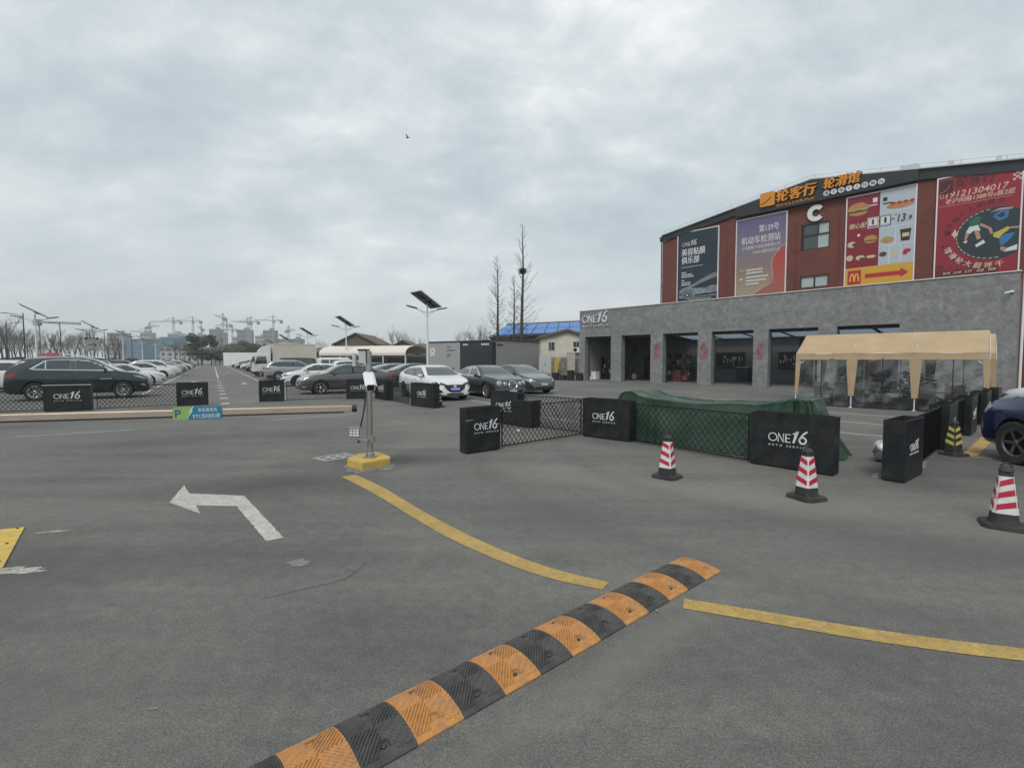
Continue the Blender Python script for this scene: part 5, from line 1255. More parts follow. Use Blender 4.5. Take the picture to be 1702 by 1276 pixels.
tower(458, 479, 563, 760, 1, 'low tan block right of the grey tower above the truck'); tower(481, 500, 563, 680, 0, 'low grey block under the small crane', True, True); tower(1000, 1040, 570, 800, 0, 'grey block hidden behind the garage', False, False) if False else None
t = thing('low_building', 'white two storey site office with a dark red roof line', 'building', (bx(310, 260), 260, 0))
MB().box((0, 5, 3.4), (28, 10, 6.8)).build('wall', mFAR[2], t); MB().box((0, 5, 7.1), (28.6, 10.6, 0.6)).build('roof', M('dark red roof line', (0.12, 0.05, 0.06), 0.6), t)
for k in range(8):
    for j in range(2): MB().box((-11.9 + 3.4 * k, -0.05, 1.8 + 3 * j), (1.6, 0.2, 1.3)).build('window', mFWIN, t)
t = thing('low_building', 'pale long hall behind the evergreen at the lane end', 'building', (bx(352, 300), 300, 0))
MB().box((0, 6, 4.5), (50, 12, 9)).build('wall', mFAR[2], t); MB().box((0, 6, 9.3), (51, 13, 0.6)).build('roof', mFAR[0], t)
def crane(px, ytop, Y, jl, jr, tilt, label, m=None):
    m = m or mCRA
    h = 1.7 + (598 - ytop) * Y / 805.0; sc = Y / 805.0
    t = thing('tower_crane', label, 'crane', (bx(px, Y), Y, 0), 0, 'tower cranes on the skyline')
    def lattice(mb, a, b, wd, n_):
        a, b = Vector(a), Vector(b); d = (b - a).normalized(); s1 = d.orthogonal().normalized(); s2 = d.cross(s1)
        cs = [(s1 * i + s2 * j) * wd / 2 for i, j in ((1, 1), (1, -1), (-1, -1), (-1, 1))]
        for c in cs: mb.tube([a + c, b + c], wd * 0.085, 4)
        for k in range(n_):
            p, q_ = a.lerp(b, k / n_), a.lerp(b, (k + 1) / n_)
            for i in range(4): mb.tube([p + cs[i], q_ + cs[(i + 1) % 4]], wd * 0.05, 3, caps=False)
    w = MB(); lattice(w, (0, 0, 0), (0, 0, h), 1.9, 18); w.build('mast', mCRW, t)
    w = MB(); e = Vector((jl * sc, 0, h + abs(jl) * sc * tilt)); lattice(w, (0, 0, h + 0.6), e, 1.3, 14); w.build('jib', m, t)
    w = MB(); lattice(w, (0, 0, h + 0.6), (jr * sc, 0, h + 0.6), 1.6, 5); w.build('counter_jib', m, t)
    MB().box((jr * sc * 0.9, 0, h - 1.0), (3.0, 2.0, 3.6)).build('counterweight', mFAR[0], t); MB().box((1.6, -1.6, h - 1.0), (2.0, 2.0, 2.6)).build('cab', m, t)
    w = MB(); w.tube([(0, 0, h), (0, 0, h + 7)], 0.7, 4); w.tube([(0, 0, h + 7), e * 0.6 + Vector((0, 0, h * 0.4))], 0.25, 3); w.tube([(0, 0, h + 7), (jr * sc * 0.8, 0, h + 0.8)], 0.25, 3); w.build('tower_head', m, t)
for a in ((252, 544, 650, 16, -5, 0.12, 'short crane over the tan tower at the left of the skyline'), (291, 536, 640, -37, 14, 0.03, 'crane with a long level jib over the blue netted blocks'), (323, 535, 660, -45, 15, 0.05, 'crane with a level jib left of the evergreen'), (337, 548, 690, -6, 3, 0.9, 'short stubby crane just above the evergreen'), (373, 530, 620, -14, 5, 0.42, 'crane with a steep luffing jib over the dark grey tower'),
          (379, 541, 640, -18, 8, 0.02, 'crane with a low level jib right of the dark grey tower'), (388, 549, 660, -16, 9, 0.0, 'lowest crane between the two grey towers'), (414, 537, 640, -27, 6, 0.1, 'left crane of the close pair over the middle tower'), (419, 536, 610, -20, 14, 0.03, 'right crane of the close pair over the middle tower'), (456, 534, 600, -30, 15, 0.06, 'crane with a long jib over the box truck'), (481, 550, 640, 11, -4, 0.12, 'small crane at the right end of the skyline'), (244, 552, 700, -26, 4, 0.02, 'low crane with a long jib before the tan tower')):
    crane(*a)
t = thing('gantry_crane', 'long pale crane boom above the leafless belt', 'crane', (bx(100, 260), 260, 0), R(-12))
w = MB(); w.box((0, 0, 21.5), (30, 0.9, 1.2), ry=R(3)); w.build('beam', M('dull boom steel', (0.3, 0.28, 0.23), 0.6), t); MB().box((-14, 0, 21.9), (3.5, 2, 3.2)).build('cab', mFAR[0], t)
MB().box((-13, 0, 10.3), (0.6, 0.6, 20.6)).build('mast', mCRW, t)
# the bird
w = MB(); w.tube([(-0.2, 0, 0), (-0.08, 0, 0.02), (0.1, 0, 0.03), (0.2, 0, 0.05), (0.27, 0, 0.05)], [0.015, 0.06, 0.07, 0.05, 0.01], 8)
w.add([(-0.05, 0.03, 0.05), (0.1, 0.03, 0.05), (0.12, 0.22, 0.2), (-0.02, 0.42, 0.3), (-0.05, 0.22, 0.19)], [(0, 1, 2, 4), (4, 2, 3)]); w.add([(-0.05, -0.03, 0.05), (0.1, -0.03, 0.05), (0.12, -0.22, 0.18), (-0.02, -0.42, 0.22), (-0.05, -0.22, 0.17)], [(0, 4, 2, 1), (4, 3, 2)]); w.add([(-0.18, 0.02, 0), (-0.18, -0.02, 0), (-0.33, -0.06, 0), (-0.33, 0.06, 0)], [(0, 1, 2, 3)])
o = w.build('flying_bird', mDARKM, None, (-12.6, 60, 28.5), R(160), recalc=False); tag(o, 'small dark bird flying in the grey sky', 'bird')
# ---------------------------------------------------------------- cars
def pchip(pts):
    xs = [p[0] for p in pts]; ys = [p[1] for p in pts]; n = len(xs)
    h = [xs[i + 1] - xs[i] for i in range(n - 1)]; d = [(ys[i + 1] - ys[i]) / h[i] for i in range(n - 1)]
    m = [d[0]] + [0 if d[i - 1] * d[i] <= 0 else (2 * d[i - 1] * d[i] / (d[i - 1] + d[i])) for i in range(1, n - 1)] + [d[-1]]
    def f(x):
        if x <= xs[0]: return ys[0]
        if x >= xs[-1]: return ys[-1]
        i = max(k for k in range(n - 1) if xs[k] <= x); t = (x - xs[i]) / h[i]
        return (ys[i] * (1 + 2 * t) * (1 - t) ** 2 + m[i] * h[i] * t * (1 - t) ** 2 + ys[i + 1] * t * t * (3 - 2 * t) + m[i + 1] * h[i] * t * t * (t - 1))
    return f
def paint(name, c, metal=0.0, rough=0.28):
    return M('car paint ' + name, c, rough, metal, var=0.05, scale=1.5, coat=0.9, dirt=tuple(x * 0.6 + 0.06 for x in c), dscale=1.6, damt=0.25)
pWHT = paint('white', (0.66, 0.67, 0.67)); pGRN_ = paint('dark green grey', (0.016, 0.025, 0.028), 0.3, 0.2); pGRY = paint('brown grey', (0.115, 0.108, 0.105), 0.5); pSLV = paint('silver', (0.36, 0.375, 0.38), 0.6)
pBLK = paint('black', (0.012, 0.013, 0.015)); pNVY = paint('dark slate', (0.03, 0.037, 0.042), 0.4); pGUN = paint('gunmetal', (0.085, 0.09, 0.095), 0.5); pBLU_ = paint('deep blue', (0.004, 0.014, 0.075), 0.2, 0.2); pRED_ = paint('dark red', (0.12, 0.012, 0.015)); pSTB = paint('steel blue', (0.17, 0.19, 0.22), 0.4); pCHP = paint('champagne', (0.33, 0.3, 0.26), 0.5)
mARCH = M('wheel arch liner', (0.008, 0.008, 0.008), 0.9); mCGL = M('tinted car glass', (0.03, 0.038, 0.04), 0.03, var=0.25, scale=1.6, spec=1.0, coat=0.6); mCHR = M('chrome trim', (0.75, 0.75, 0.76), 0.12, 1.0, var=0.0)
mHL = M('headlight lens', (0.36, 0.38, 0.4), 0.12, 0.0, var=0.25, scale=18, spec=0.9); mHLD = M('dark headlight', (0.06, 0.065, 0.07), 0.08, 0.2, var=0.5, scale=14, spec=0.9); mTL = M('tail light lens', (0.22, 0.008, 0.012), 0.1, var=0.15, spec=0.9); mTRIM = M('gloss black trim', (0.008, 0.008, 0.009), 0.15)
mCLAD = M('grey black cladding', (0.022, 0.023, 0.024), 0.65); mALLOY = M('bright alloy', (0.55, 0.56, 0.57), 0.25, 0.8, var=0.05); mALLOYD = M('dark alloy', (0.16, 0.165, 0.17), 0.3, 0.8, var=0.05); mHOLE = M('wheel shadow', (0.006, 0.006, 0.006), 0.9)
mTYR = M('tyre rubber', (0.016, 0.016, 0.017), 0.75, var=0.2, dirt=(0.07, 0.065, 0.06), dscale=4, damt=0.4)
mPLB = M('blue number plate', (0.012, 0.06, 0.42), 0.4, var=0.03); mPLG = M('green number plate', (0.09, 0.38, 0.24), 0.4, var=0.05); mPLW = M('plate characters', (0.7, 0.72, 0.75), 0.4, var=0.0); mSEAM = M('panel gap', (0.004, 0.004, 0.004), 0.9)
TYRE_ME = MB().lathe([(0.225, -0.1), (0.31, -0.11), (0.335, -0.09), (0.34, -0.05), (0.34, 0.05), (0.335, 0.09), (0.31, 0.11), (0.225, 0.1)], 30, axis='Y', close=True).mesh('wheel', mTYR, 35)
def rim_mesh(kind, m):
    w = MB(); w.lathe([(0.0, 0.02), (0.2, 0.02), (0.215, 0.03)], 24, axis='Y', mi=1); w.lathe([(0.19, 0.08), (0.205, 0.098), (0.232, 0.1), (0.236, 0.085), (0.21, 0.02)], 30, axis='Y', close=True)
    w.lathe([(0.0, 0.085), (0.035, 0.083), (0.05, 0.07), (0.055, 0.03)], 14, axis='Y')
    n = {'ten': 10, 'five': 5, 'mesh': 16}[kind]
    for k in range(n):
        s = len(w.v); hw0, hw1 = {'ten': (0.008, 0.018), 'five': (0.02, 0.026), 'mesh': (0.005, 0.009)}[kind]
        w.add([(0.03, 0.07, -hw0), (0.03, 0.07, hw0), (0.21, 0.09, hw1), (0.21, 0.09, -hw1), (0.03, 0.035, -hw0), (0.03, 0.035, hw0), (0.21, 0.05, hw1 * 0.8), (0.21, 0.05, -hw1 * 0.8)], [(0, 1, 2, 3), (0, 4, 5, 1), (1, 5, 6, 2), (3, 2, 6, 7), (0, 3, 7, 4)])
        w.xf(Matrix.Rotation(2 * math.pi * k / n, 4, 'Y'), s)
    return w.mesh('rim', [m, mHOLE], 30)
RIMS = {'ten': rim_mesh('ten', mALLOY), 'five': rim_mesh('five', mALLOYD), 'mesh': rim_mesh('mesh', mALLOY), 'five_bright': rim_mesh('five', mALLOY)}

def build_car(name, label, cat, P, pm, rim='five_bright', group='parked cars'):
    root = thing(name, label, cat, group=group)
    L_, W_ = P['L'], P['W']; top, belt, bot, plan = pchip(P['top']), pchip(P['belt']), pchip(P['bottom']), pchip(P['plan'])
    tum = P.get('tumble', 0.34)
    x0, x1 = P['top'][0][0], P['top'][-1][0]
    n = int((x1 - x0) / 0.05); xs = [x0 + (x1 - x0) * i / n for i in range(n + 1)]
    xs = sorted(set(xs + [x0 + 0.012, x0 + 0.03, x1 - 0.012, x1 - 0.03]))
    def half(x):
        zt, zb, w = top(x), bot(x), W_ / 2 * plan(x)
        zs = min(belt(x), zt - 0.03); hc = zt - zs; yl = 0.945 * w; yr = max(yl - tum * hc, yl * 0.5)
        hb = zs - zb
        pts = [(0, zb), (0.72 * w, zb), (0.9 * w, zb + 0.02), (0.965 * w, zb + 0.16 * hb), (0.99 * w, zb + 0.36 * hb), (1.0 * w, zb + 0.58 * hb), (0.992 * w, zb + 0.8 * hb), (0.975 * w, zb + 0.95 * hb), (yl, zs)]
        for k, q in ((0.25, 0.25), (0.5, 0.5), (0.74, 0.75)): pts.append((yl + (yr - yl) * q, zs + hc * k))
        pts += [(yr - 0.02 * min(1, hc / 0.3) - 0.006, zs + hc * 0.87), (yr * 0.93 - 0.02, zs + hc * 0.945), (yr * 0.75, zs + hc * 0.982), (yr * 0.4, zs + hc * 0.996), (0, zt)]
        return pts
    vs, fs = [], []; k = 0
    for x in xs:
        h = half(x); ring = [(x, y, z) for y, z in h] + [(x, -y, z) for y, z in reversed(h[1:-1])]
        k = len(ring); vs += ring
    for i in range(len(xs) - 1):
        for j in range(k): j2 = (j + 1) % k; fs.append((i * k + j, i * k + j2, (i + 1) * k + j2, (i + 1) * k + j))
    fs.append(tuple(reversed(range(k)))); fs.append(tuple((len(xs) - 1) * k + j for j in range(k)))
    bvh = BVHTree.FromPolygons([Vector(v) for v in vs], fs)
    bmb = MB(); bmb.add(vs, fs); bme = bmb.mesh('body', [pm, mARCH])
    body = link('body', bme, root)
    ra = P['r'] + 0.055; cut = MB(); axles = (P['xf'], P['xr'])
    for ax in axles:
        for s in (-1, 1):
            ya, yb = s * (W_ / 2 - 0.34), s * (W_ / 2 + 0.3)
            cut.lathe([(ra, min(ya, yb)), (ra, max(ya, yb))], 36, (ax, 0, P['r'] + 0.005), 'Y')
    co = cut.build('cut', pm); md = body.modifiers.new('b', 'BOOLEAN'); md.operation = 'DIFFERENCE'; md.object = co; md.solver = 'EXACT'
    me = bpy.data.meshes.new_from_object(body.evaluated_get(bpy.context.evaluated_depsgraph_get()))
    body.modifiers.clear(); body.data = me; me.name = 'body'; bpy.data.objects.remove(co)
    me.materials.clear(); me.materials.append(pm); me.materials.append(mARCH)
    for p in me.polygons:
        c = p.center; d = min(math.hypot(c.x - a, c.z - P['r'] - 0.005) for a in axles)
        p.material_index = 1 if (d < ra + 0.004 and c.z < P['r'] + ra + 0.1) or p.normal.z < -0.8 else 0
    me.shade_smooth(); me.set_sharp_from_angle(angle=R(38))
    def patch(pname, axis, poly, mat_, off=0.005, step=0.07, mirror=False, parent=None, skirt=True):
        """A panel that follows the body: the outline is laid on it along an axis and stands off by its thickness."""
        bm = bmesh.new(); bv = [bm.verts.new((a, b, 0)) for a, b in poly]; bm.faces.new(bv)
        for ax in (0, 1):
            lo = min(p[ax] for p in poly); hi = max(p[ax] for p in poly); m = max(1, int((hi - lo) / step))
            for i in range(1, m):
                co_ = [0, 0, 0]; co_[ax] = lo + (hi - lo) * i / m; no = [0, 0, 0]; no[ax] = 1
                bmesh.ops.bisect_plane(bm, geom=bm.verts[:] + bm.edges[:] + bm.faces[:], plane_co=co_, plane_no=no)
        nrm = {}
        for v in bm.verts:
            a, b = v.co.x, v.co.y
            o, d = {'y': ((a, 4, b), (0, -1, 0)), 'x+': ((6, a, b), (-1, 0, 0)), 'x-': ((-6, a, b), (1, 0, 0)), 'z': ((a, b, 4), (0, 0, -1))}[axis]
            h = bvh.ray_cast(Vector(o), Vector(d))
            if h[0] is None:
                g_ = Vector({'y': (a, W_ / 2, b), 'x+': (x1, a, b), 'x-': (x0, a, b), 'z': (a, b, 1.4)}[axis]); h = bvh.find_nearest(g_)
            nn = h[1] if h[1].dot(Vector(d)) < 0 else -h[1]
            if axis in ('y', 'z') and abs(nn.x) > 0.9: nn = -Vector(d)
            v.co = h[0] + nn * off; nrm[v.index] = nn
        bm.verts.index_update()
        if skirt:
            ed = [e for e in bm.edges if len(e.link_faces) == 1]
            vn = {v: nn for v, nn in ((v, None) for v in bm.verts)}
            r_ = bmesh.ops.extrude_edge_only(bm, edges=ed); nv = [g_ for g_ in r_['geom'] if isinstance(g_, bmesh.types.BMVert)]
            for v in nv:
                h = bvh.find_nearest(v.co); v.co = h[0] - (v.co - h[0]) * 0.5
        out = []
        for s in ((1, -1) if mirror else (1,)):
            m2 = bpy.data.meshes.new(pname); b2 = bm.copy()
            if s < 0:
                for v in b2.verts: v.co.y = -v.co.y
            bmesh.ops.recalc_face_normals(b2, faces=b2.faces)
            av = sum((f.normal * f.calc_area() for f in b2.faces), Vector()); ref = {'y': Vector((0, s, 0)), 'x+': Vector((1, 0, 0)), 'x-': Vector((-1, 0, 0)), 'z': Vector((0, 0, 1))}[axis]
            if av.dot(ref) < 0: bmesh.ops.reverse_faces(b2, faces=b2.faces)
            b2.to_mesh(m2); b2.free(); m2.materials.append(mat_); m2.shade_smooth(); m2.set_sharp_from_angle(angle=R(50)); out.append(link(pname, m2, parent or root))
        bm.free(); return out
    def rr(cx, cz, w, h, r_=0.03):
        return arc(cx + w / 2 - r_, cz - h / 2 + r_, r_, r_, -90, 0, 3) + arc(cx + w / 2 - r_, cz + h / 2 - r_, r_, r_, 0, 90, 3) + arc(cx - w / 2 + r_, cz + h / 2 - r_, r_, r_, 90, 180, 3) + arc(cx - w / 2 + r_, cz - h / 2 + r_, r_, r_, 180, 270, 3)
    # glass
    patch('window_trim', 'y', P['dlo'], P.get('trim', mTRIM), 0.004, mirror=True)
    for g_ in P['sidewin']: patch('side_window', 'y', g_, mCGL, 0.008, mirror=True)
    xa, ya, xb, yb = P['wind']; patch('windscreen', 'z', [(xa, -ya), (xa + 0.05, -ya * 0.5), (xa + 0.06, 0), (xa + 0.05, ya * 0.5), (xa, ya), (xb, yb), (xb + 0.03, 0), (xb, -yb)], mCGL, 0.006)
    xa, ya, xb, yb = P['rearw']; patch('rear_window', P.get('rearaxis', 'z'), [(xa, -ya), (xa, ya), (xb, yb), (xb, -yb)], mCGL, 0.006)
    # panel gaps and handles
    for x in P['seams']:
        za, zb = P['z_sill'], belt(x) - 0.02; patch('door_seam', 'y', [(x, za), (x + 0.01, za), (x + 0.01, zb), (x, zb)], mSEAM, 0.002, 0.12, True, None, False)
    a, b, z_ = P['seams'][0], P['seams'][-1], P['z_sill']; patch('door_seam', 'y', [(a, z_), (b, z_), (b, z_ + 0.01), (a, z_ + 0.01)], mSEAM, 0.002, 0.15, True, None, False)
    for x, z in P['handles']: patch('door_handle', 'y', rr(x, z, 0.2, 0.035, 0.015), P.get('handle', pm), 0.022, 0.1, True)
    if P.get('clad'):
        for g_ in P['clad']: patch('cladding', 'y', g_, mCLAD, 0.012, 0.08, True)
    for nm, ax, poly, mat_, off, mir in P['extras']: patch(nm, ax, poly, mat_, off, 0.05, mir)
    # mirrors
    mx, mz = P['mirror']
    for s in (1, -1):
        yb_ = W_ / 2 * plan(mx) * 0.95
        w = MB(); w.lathe([(0.0, -0.1), (0.05, -0.09), (0.075, -0.02), (0.072, 0.05), (0.05, 0.09), (0.0, 0.1)], 12, axis='Y'); w.v = [(x * 0.75, y * 1.05, z) for x, y, z in w.v]
        w.xf(Matrix.Translation((mx, s * (yb_ + 0.1), mz)))
        mo = w.build('mirror', P.get('mirror_mat', pm), root, smooth=50); MB().box((mx + 0.01, s * (yb_ - 0.0), mz - 0.055), (0.06, 0.14, 0.03)).build('mirror_arm', mTRIM, mo); MB().box((mx - 0.055, s * (yb_ + 0.1), mz), (0.006, 0.15, 0.1)).build('mirror_glass', mCGL, mo)
    # wheels
    for ax in axles:
        for s in (1, -1):
            wo = link('wheel', TYRE_ME, root, (ax, s * (W_ / 2 - 0.125), P['r']), 0 if s > 0 else math.pi); sc = P['r'] / 0.34; wo.scale = (sc, 1, sc); wo.rotation_euler = (0, rnd.uniform(0, 1) * 0, 0 if s > 0 else math.pi)
            link('rim', RIMS[rim], wo)
    # plates
    pl = P.get('plate', mPLB)
    for ax, z, s in (('x+', P['plate_z'][0], 1), ('x-', P['plate_z'][1], -1)):
        po = patch('number_plate', ax, rr(0, z, 0.44, 0.14, 0.02), pl, 0.015)[0]
        xx = max(abs(v.co.x) for v in po.data.vertices)
        w = MB()
        for k in range(7): w.box((s * (xx + 0.002), -0.168 + 0.056 * k, z), (0.004, 0.036, 0.08))
        w.build('plate_characters', mPLW, po)
    if P.get('rails'):
        a, b = P['rails']
        for s in (1, -1):
            pts = []
            for i in range(9):
                x = a + (b - a) * i / 8; h = bvh.ray_cast(Vector((x, s * W_ / 2 * 0.64, 4)), Vector((0, 0, -1))); pts.append(h[0] + Vector((0, 0, 0.0 if i in (0, 8) else 0.045)))
            w = MB(); w.tube(pts, 0.016, 6); w.build('roof_rail', mCHR, root)
    for e in P.get('solids', []): e(root, bvh)
    return root

PLAN = lambda L_, f=0.72, b=0.8: [(-L_ / 2, b), (-L_ / 2 + 0.06, b + 0.07), (-L_ / 2 + 0.3, 0.945), (-L_ / 2 + 0.8, 0.99), (0, 1.0), (L_ / 2 - 1.0, 0.985), (L_ / 2 - 0.5, 0.93), (L_ / 2 - 0.2, 0.86), (L_ / 2 - 0.06, f + 0.07), (L_ / 2, f)]
def BOT(L_, z=0.21): return [(-L_ / 2, z + 0.12), (-L_ / 2 + 0.1, z + 0.05), (-L_ / 2 + 0.5, z + 0.01), (0, z), (L_ / 2 - 0.5, z), (L_ / 2 - 0.1, z + 0.01), (L_ / 2, z + 0.07)]

CROSS = dict(L=4.9, W=1.93, r=0.365, xf=1.49, xr=-1.46, tumble=0.3, top=[(-2.45, 0.72), (-2.43, 0.98), (-2.38, 1.13), (-2.2, 1.36), (-1.98, 1.58), (-1.75, 1.68), (-1.0, 1.745), (-0.1, 1.75), (0.4, 1.68), (0.95, 1.4), (1.32, 1.19), (1.5, 1.15), (2.0, 1.07), (2.3, 0.95), (2.42, 0.8), (2.45, 0.64)],
    belt=[(-2.45, 0.7), (-2.38, 1.1), (-1.9, 1.24), (-1.0, 1.22), (0, 1.19), (1.2, 1.14), (1.9, 1.03), (2.3, 0.9), (2.45, 0.6)], bottom=BOT(4.9, 0.25), plan=PLAN(4.9), z_sill=0.36,
    dlo=[(-1.62, 1.28), (-1.45, 1.24), (0.0, 1.205), (1.12, 1.175), (1.2, 1.19), (0.92, 1.36), (0.55, 1.53), (0.3, 1.62), (-0.1, 1.665), (-0.8, 1.655), (-1.15, 1.61)], trim=mCHR,
    sidewin=[[(-1.5, 1.285), (-1.12, 1.265), (-1.12, 1.57)], [(-1.08, 1.265), (-0.3, 1.245), (-0.3, 1.62), (-0.8, 1.62), (-1.08, 1.585)], [(-0.12, 1.24), (1.02, 1.215), (0.85, 1.34), (0.5, 1.5), (0.27, 1.58), (-0.12, 1.622)], [(-0.295, 1.242), (-0.125, 1.238), (-0.125, 1.625), (-0.295, 1.625)], [(-2.2, 1.3), (-1.72, 1.29), (-1.28, 1.58), (-1.5, 1.6), (-1.9, 1.52)]],
    wind=(1.28, 0.78, 0.42, 0.6), rearw=(-2.33, 0.68, -1.86, 0.58), seams=[-1.2, -0.21, 1.12], handles=[(-0.95, 1.09), (0.02, 1.06)], mirror=(0.9, 1.26), plate_z=(0.55, 0.85), rails=(-1.75, 0.25),
    clad=[[(-2.3, 0.42), (-2.3, 0.33), (-1.95, 0.3), (-1.9, 0.5)], [(-1.0, 0.42), (1.05, 0.4), (1.02, 0.27), (-0.98, 0.27)]],
    extras=[('headlight', 'y', [(1.85, 0.98), (2.1, 0.96), (2.3, 0.87), (2.36, 0.8), (2.2, 0.85), (1.98, 0.92)], mHL, 0.006, True), ('tail_light', 'y', [(-2.42, 1.06), (-2.05, 1.12), (-1.98, 1.06), (-2.1, 0.99), (-2.42, 0.93)], mTL, 0.008, True), ('fog_light', 'y', [(2.16, 0.62), (2.3, 0.6), (2.36, 0.5), (2.2, 0.52)], mHL, 0.006, True), ('grille', 'x+', [(-0.5, 0.62), (0.5, 0.62), (0.6, 0.8), (-0.6, 0.8)], mTRIM, 0.006, False), ('bumper_intake', 'x+', [(-0.6, 0.36), (0.6, 0.36), (0.65, 0.48), (-0.65, 0.48)], mTRIM, 0.006, False), ('door_strip', 'y', [(0.7, 0.84), (1.1, 0.84), (1.1, 0.855), (0.7, 0.855)], mCHR, 0.004, True)])
SAL = dict(L=4.74, W=1.82, r=0.335, xf=1.42, xr=-1.34, tumble=0.42, top=[(-2.37, 0.6), (-2.35, 0.86), (-2.3, 1.0), (-1.85, 1.085), (-1.5, 1.17), (-1.0, 1.37), (-0.5, 1.47), (0.0, 1.485), (0.42, 1.42), (0.85, 1.21), (1.1, 1.06), (1.22, 1.03), (1.8, 0.95), (2.15, 0.84), (2.3, 0.7), (2.37, 0.52)],
    belt=[(-2.37, 0.58), (-2.3, 0.95), (-1.7, 1.02), (-1.0, 1.01), (0, 0.97), (1.1, 0.95), (1.8, 0.87), (2.2, 0.74), (2.37, 0.49)], bottom=BOT(4.74, 0.2), plan=PLAN(4.74), z_sill=0.3,
    dlo=[(-1.45, 1.1), (-1.2, 1.04), (0.0, 0.995), (0.95, 0.985), (1.0, 1.0), (0.75, 1.16), (0.38, 1.35), (0.1, 1.4), (-0.45, 1.405), (-0.95, 1.31)],
    sidewin=[[(-1.36, 1.11), (-1.0, 1.06), (-0.98, 1.26), (-1.05, 1.25)], [(-0.94, 1.055), (-0.22, 1.03), (-0.22, 1.37), (-0.45, 1.375), (-0.94, 1.28)], [(-0.13, 1.03), (0.85, 1.015), (0.68, 1.15), (0.34, 1.325), (0.08, 1.37), (-0.13, 1.375)]],
    wind=(1.08, 0.72, 0.42, 0.52), rearw=(-1.75, 0.62, -0.85, 0.5), seams=[-1.1, -0.17, 0.98], handles=[(-0.9, 0.9), (0.05, 0.87)], mirror=(0.78, 1.03), plate_z=(0.45, 0.8),
    extras=[('headlight', 'x+', [(0.32, 0.66), (0.76, 0.72), (0.8, 0.82), (0.6, 0.8), (0.34, 0.75)], mHL, 0.006, True), ('headlight', 'y', [(1.95, 0.78), (2.2, 0.7), (2.3, 0.64), (2.24, 0.76), (2.05, 0.84)], mHL, 0.007, True), ('tail_light', 'x-', [(0.4, 0.82), (0.85, 0.82), (0.85, 0.98), (0.42, 0.94)], mTL, 0.006, True), ('tail_light', 'y', [(-2.34, 0.82), (-2.05, 0.86), (-1.95, 0.97), (-2.3, 0.98)], mTL, 0.007, True), ('grille', 'x+', [(-0.42, 0.52), (0.42, 0.52), (0.36, 0.72), (-0.36, 0.72)], mTRIM, 0.006, False), ('bumper_intake', 'x+', [(-0.6, 0.3), (0.6, 0.3), (0.5, 0.4), (-0.5, 0.4)], mTRIM, 0.006, False), ('fog_light', 'y', [(2.1, 0.42), (2.26, 0.4), (2.26, 0.33), (2.1, 0.34)], mHL, 0.006, True)])
HAT = dict(SAL, L=4.46, W=1.81, r=0.335, xf=1.36, xr=-1.32, tumble=0.4, top=[(-2.23, 0.6), (-2.21, 0.88), (-2.14, 1.03), (-1.85, 1.17), (-1.4, 1.33), (-0.8, 1.44), (-0.2, 1.47), (0.15, 1.45), (0.5, 1.36), (0.9, 1.15), (1.1, 1.04), (1.25, 1.0), (1.75, 0.91), (2.05, 0.8), (2.18, 0.66), (2.23, 0.5)],
    belt=[(-2.23, 0.58), (-2.14, 0.98), (-1.6, 1.05), (-0.9, 1.02), (0, 0.975), (1.0, 0.94), (1.7, 0.84), (2.05, 0.7), (2.23, 0.47)], bottom=BOT(4.46, 0.19), plan=PLAN(4.46, 0.68),
    dlo=[(-1.55, 1.17), (-1.25, 1.06), (0.0, 1.0), (0.95, 0.975), (1.0, 0.99), (0.78, 1.12), (0.42, 1.31), (0.15, 1.375), (-0.4, 1.385), (-0.95, 1.33)],
    sidewin=[[(-1.42, 1.16), (-1.08, 1.07), (-1.05, 1.27), (-1.12, 1.265)], [(-1.02, 1.065), (-0.2, 1.03), (-0.2, 1.36), (-0.42, 1.36), (-1.0, 1.285)], [(-0.11, 1.025), (0.86, 1.0), (0.7, 1.12), (0.38, 1.285), (0.12, 1.345), (-0.11, 1.355)]],
    wind=(1.08, 0.73, 0.4, 0.54), rearw=(-1.95, 0.6, -1.35, 0.5), seams=[-1.1, -0.15, 0.96], handles=[(-0.9, 0.92), (0.08, 0.88)], mirror=(0.8, 1.02), plate_z=(0.5, 0.85),
    extras=[('headlight', 'x+', [(0.38, 0.63), (0.68, 0.68), (0.8, 0.77), (0.74, 0.8), (0.5, 0.74), (0.36, 0.68)], mHLD, 0.006, True), ('headlight', 'y', [(1.72, 0.78), (1.95, 0.68), (2.14, 0.64), (2.12, 0.7), (1.95, 0.78)], mHLD, 0.007, True), ('tail_light', 'x-', [(0.42, 0.88), (0.82, 0.88), (0.82, 1.02), (0.45, 0.99)], mTL, 0.006, True),
        ('grille', 'x+', [(-0.22, 0.38), (0.22, 0.38), (0.42, 0.5), (0.5, 0.66), (0.3, 0.67), (-0.3, 0.67), (-0.5, 0.66), (-0.42, 0.5)], mTRIM, 0.008, False), ('bumper_intake', 'x+', [(-0.42, 0.27), (0.42, 0.27), (0.34, 0.33), (-0.34, 0.33)], mTRIM, 0.008, False), ('fog_light', 'x+', [(0.55, 0.36), (0.76, 0.38), (0.76, 0.48), (0.62, 0.46)], mTRIM, 0.008, True), ('badge', 'x+', [(-0.08, 0.6), (0, 0.57), (0.08, 0.6), (0.04, 0.64), (-0.04, 0.64)], mCHR, 0.014, False), ('grille_wing', 'x+', [(-0.5, 0.6), (-0.38, 0.475), (-0.2, 0.365), (0.2, 0.365), (0.38, 0.475), (0.5, 0.6), (0.4, 0.5), (0.22, 0.385), (-0.22, 0.385), (-0.4, 0.5)], mCHR, 0.016, False)])
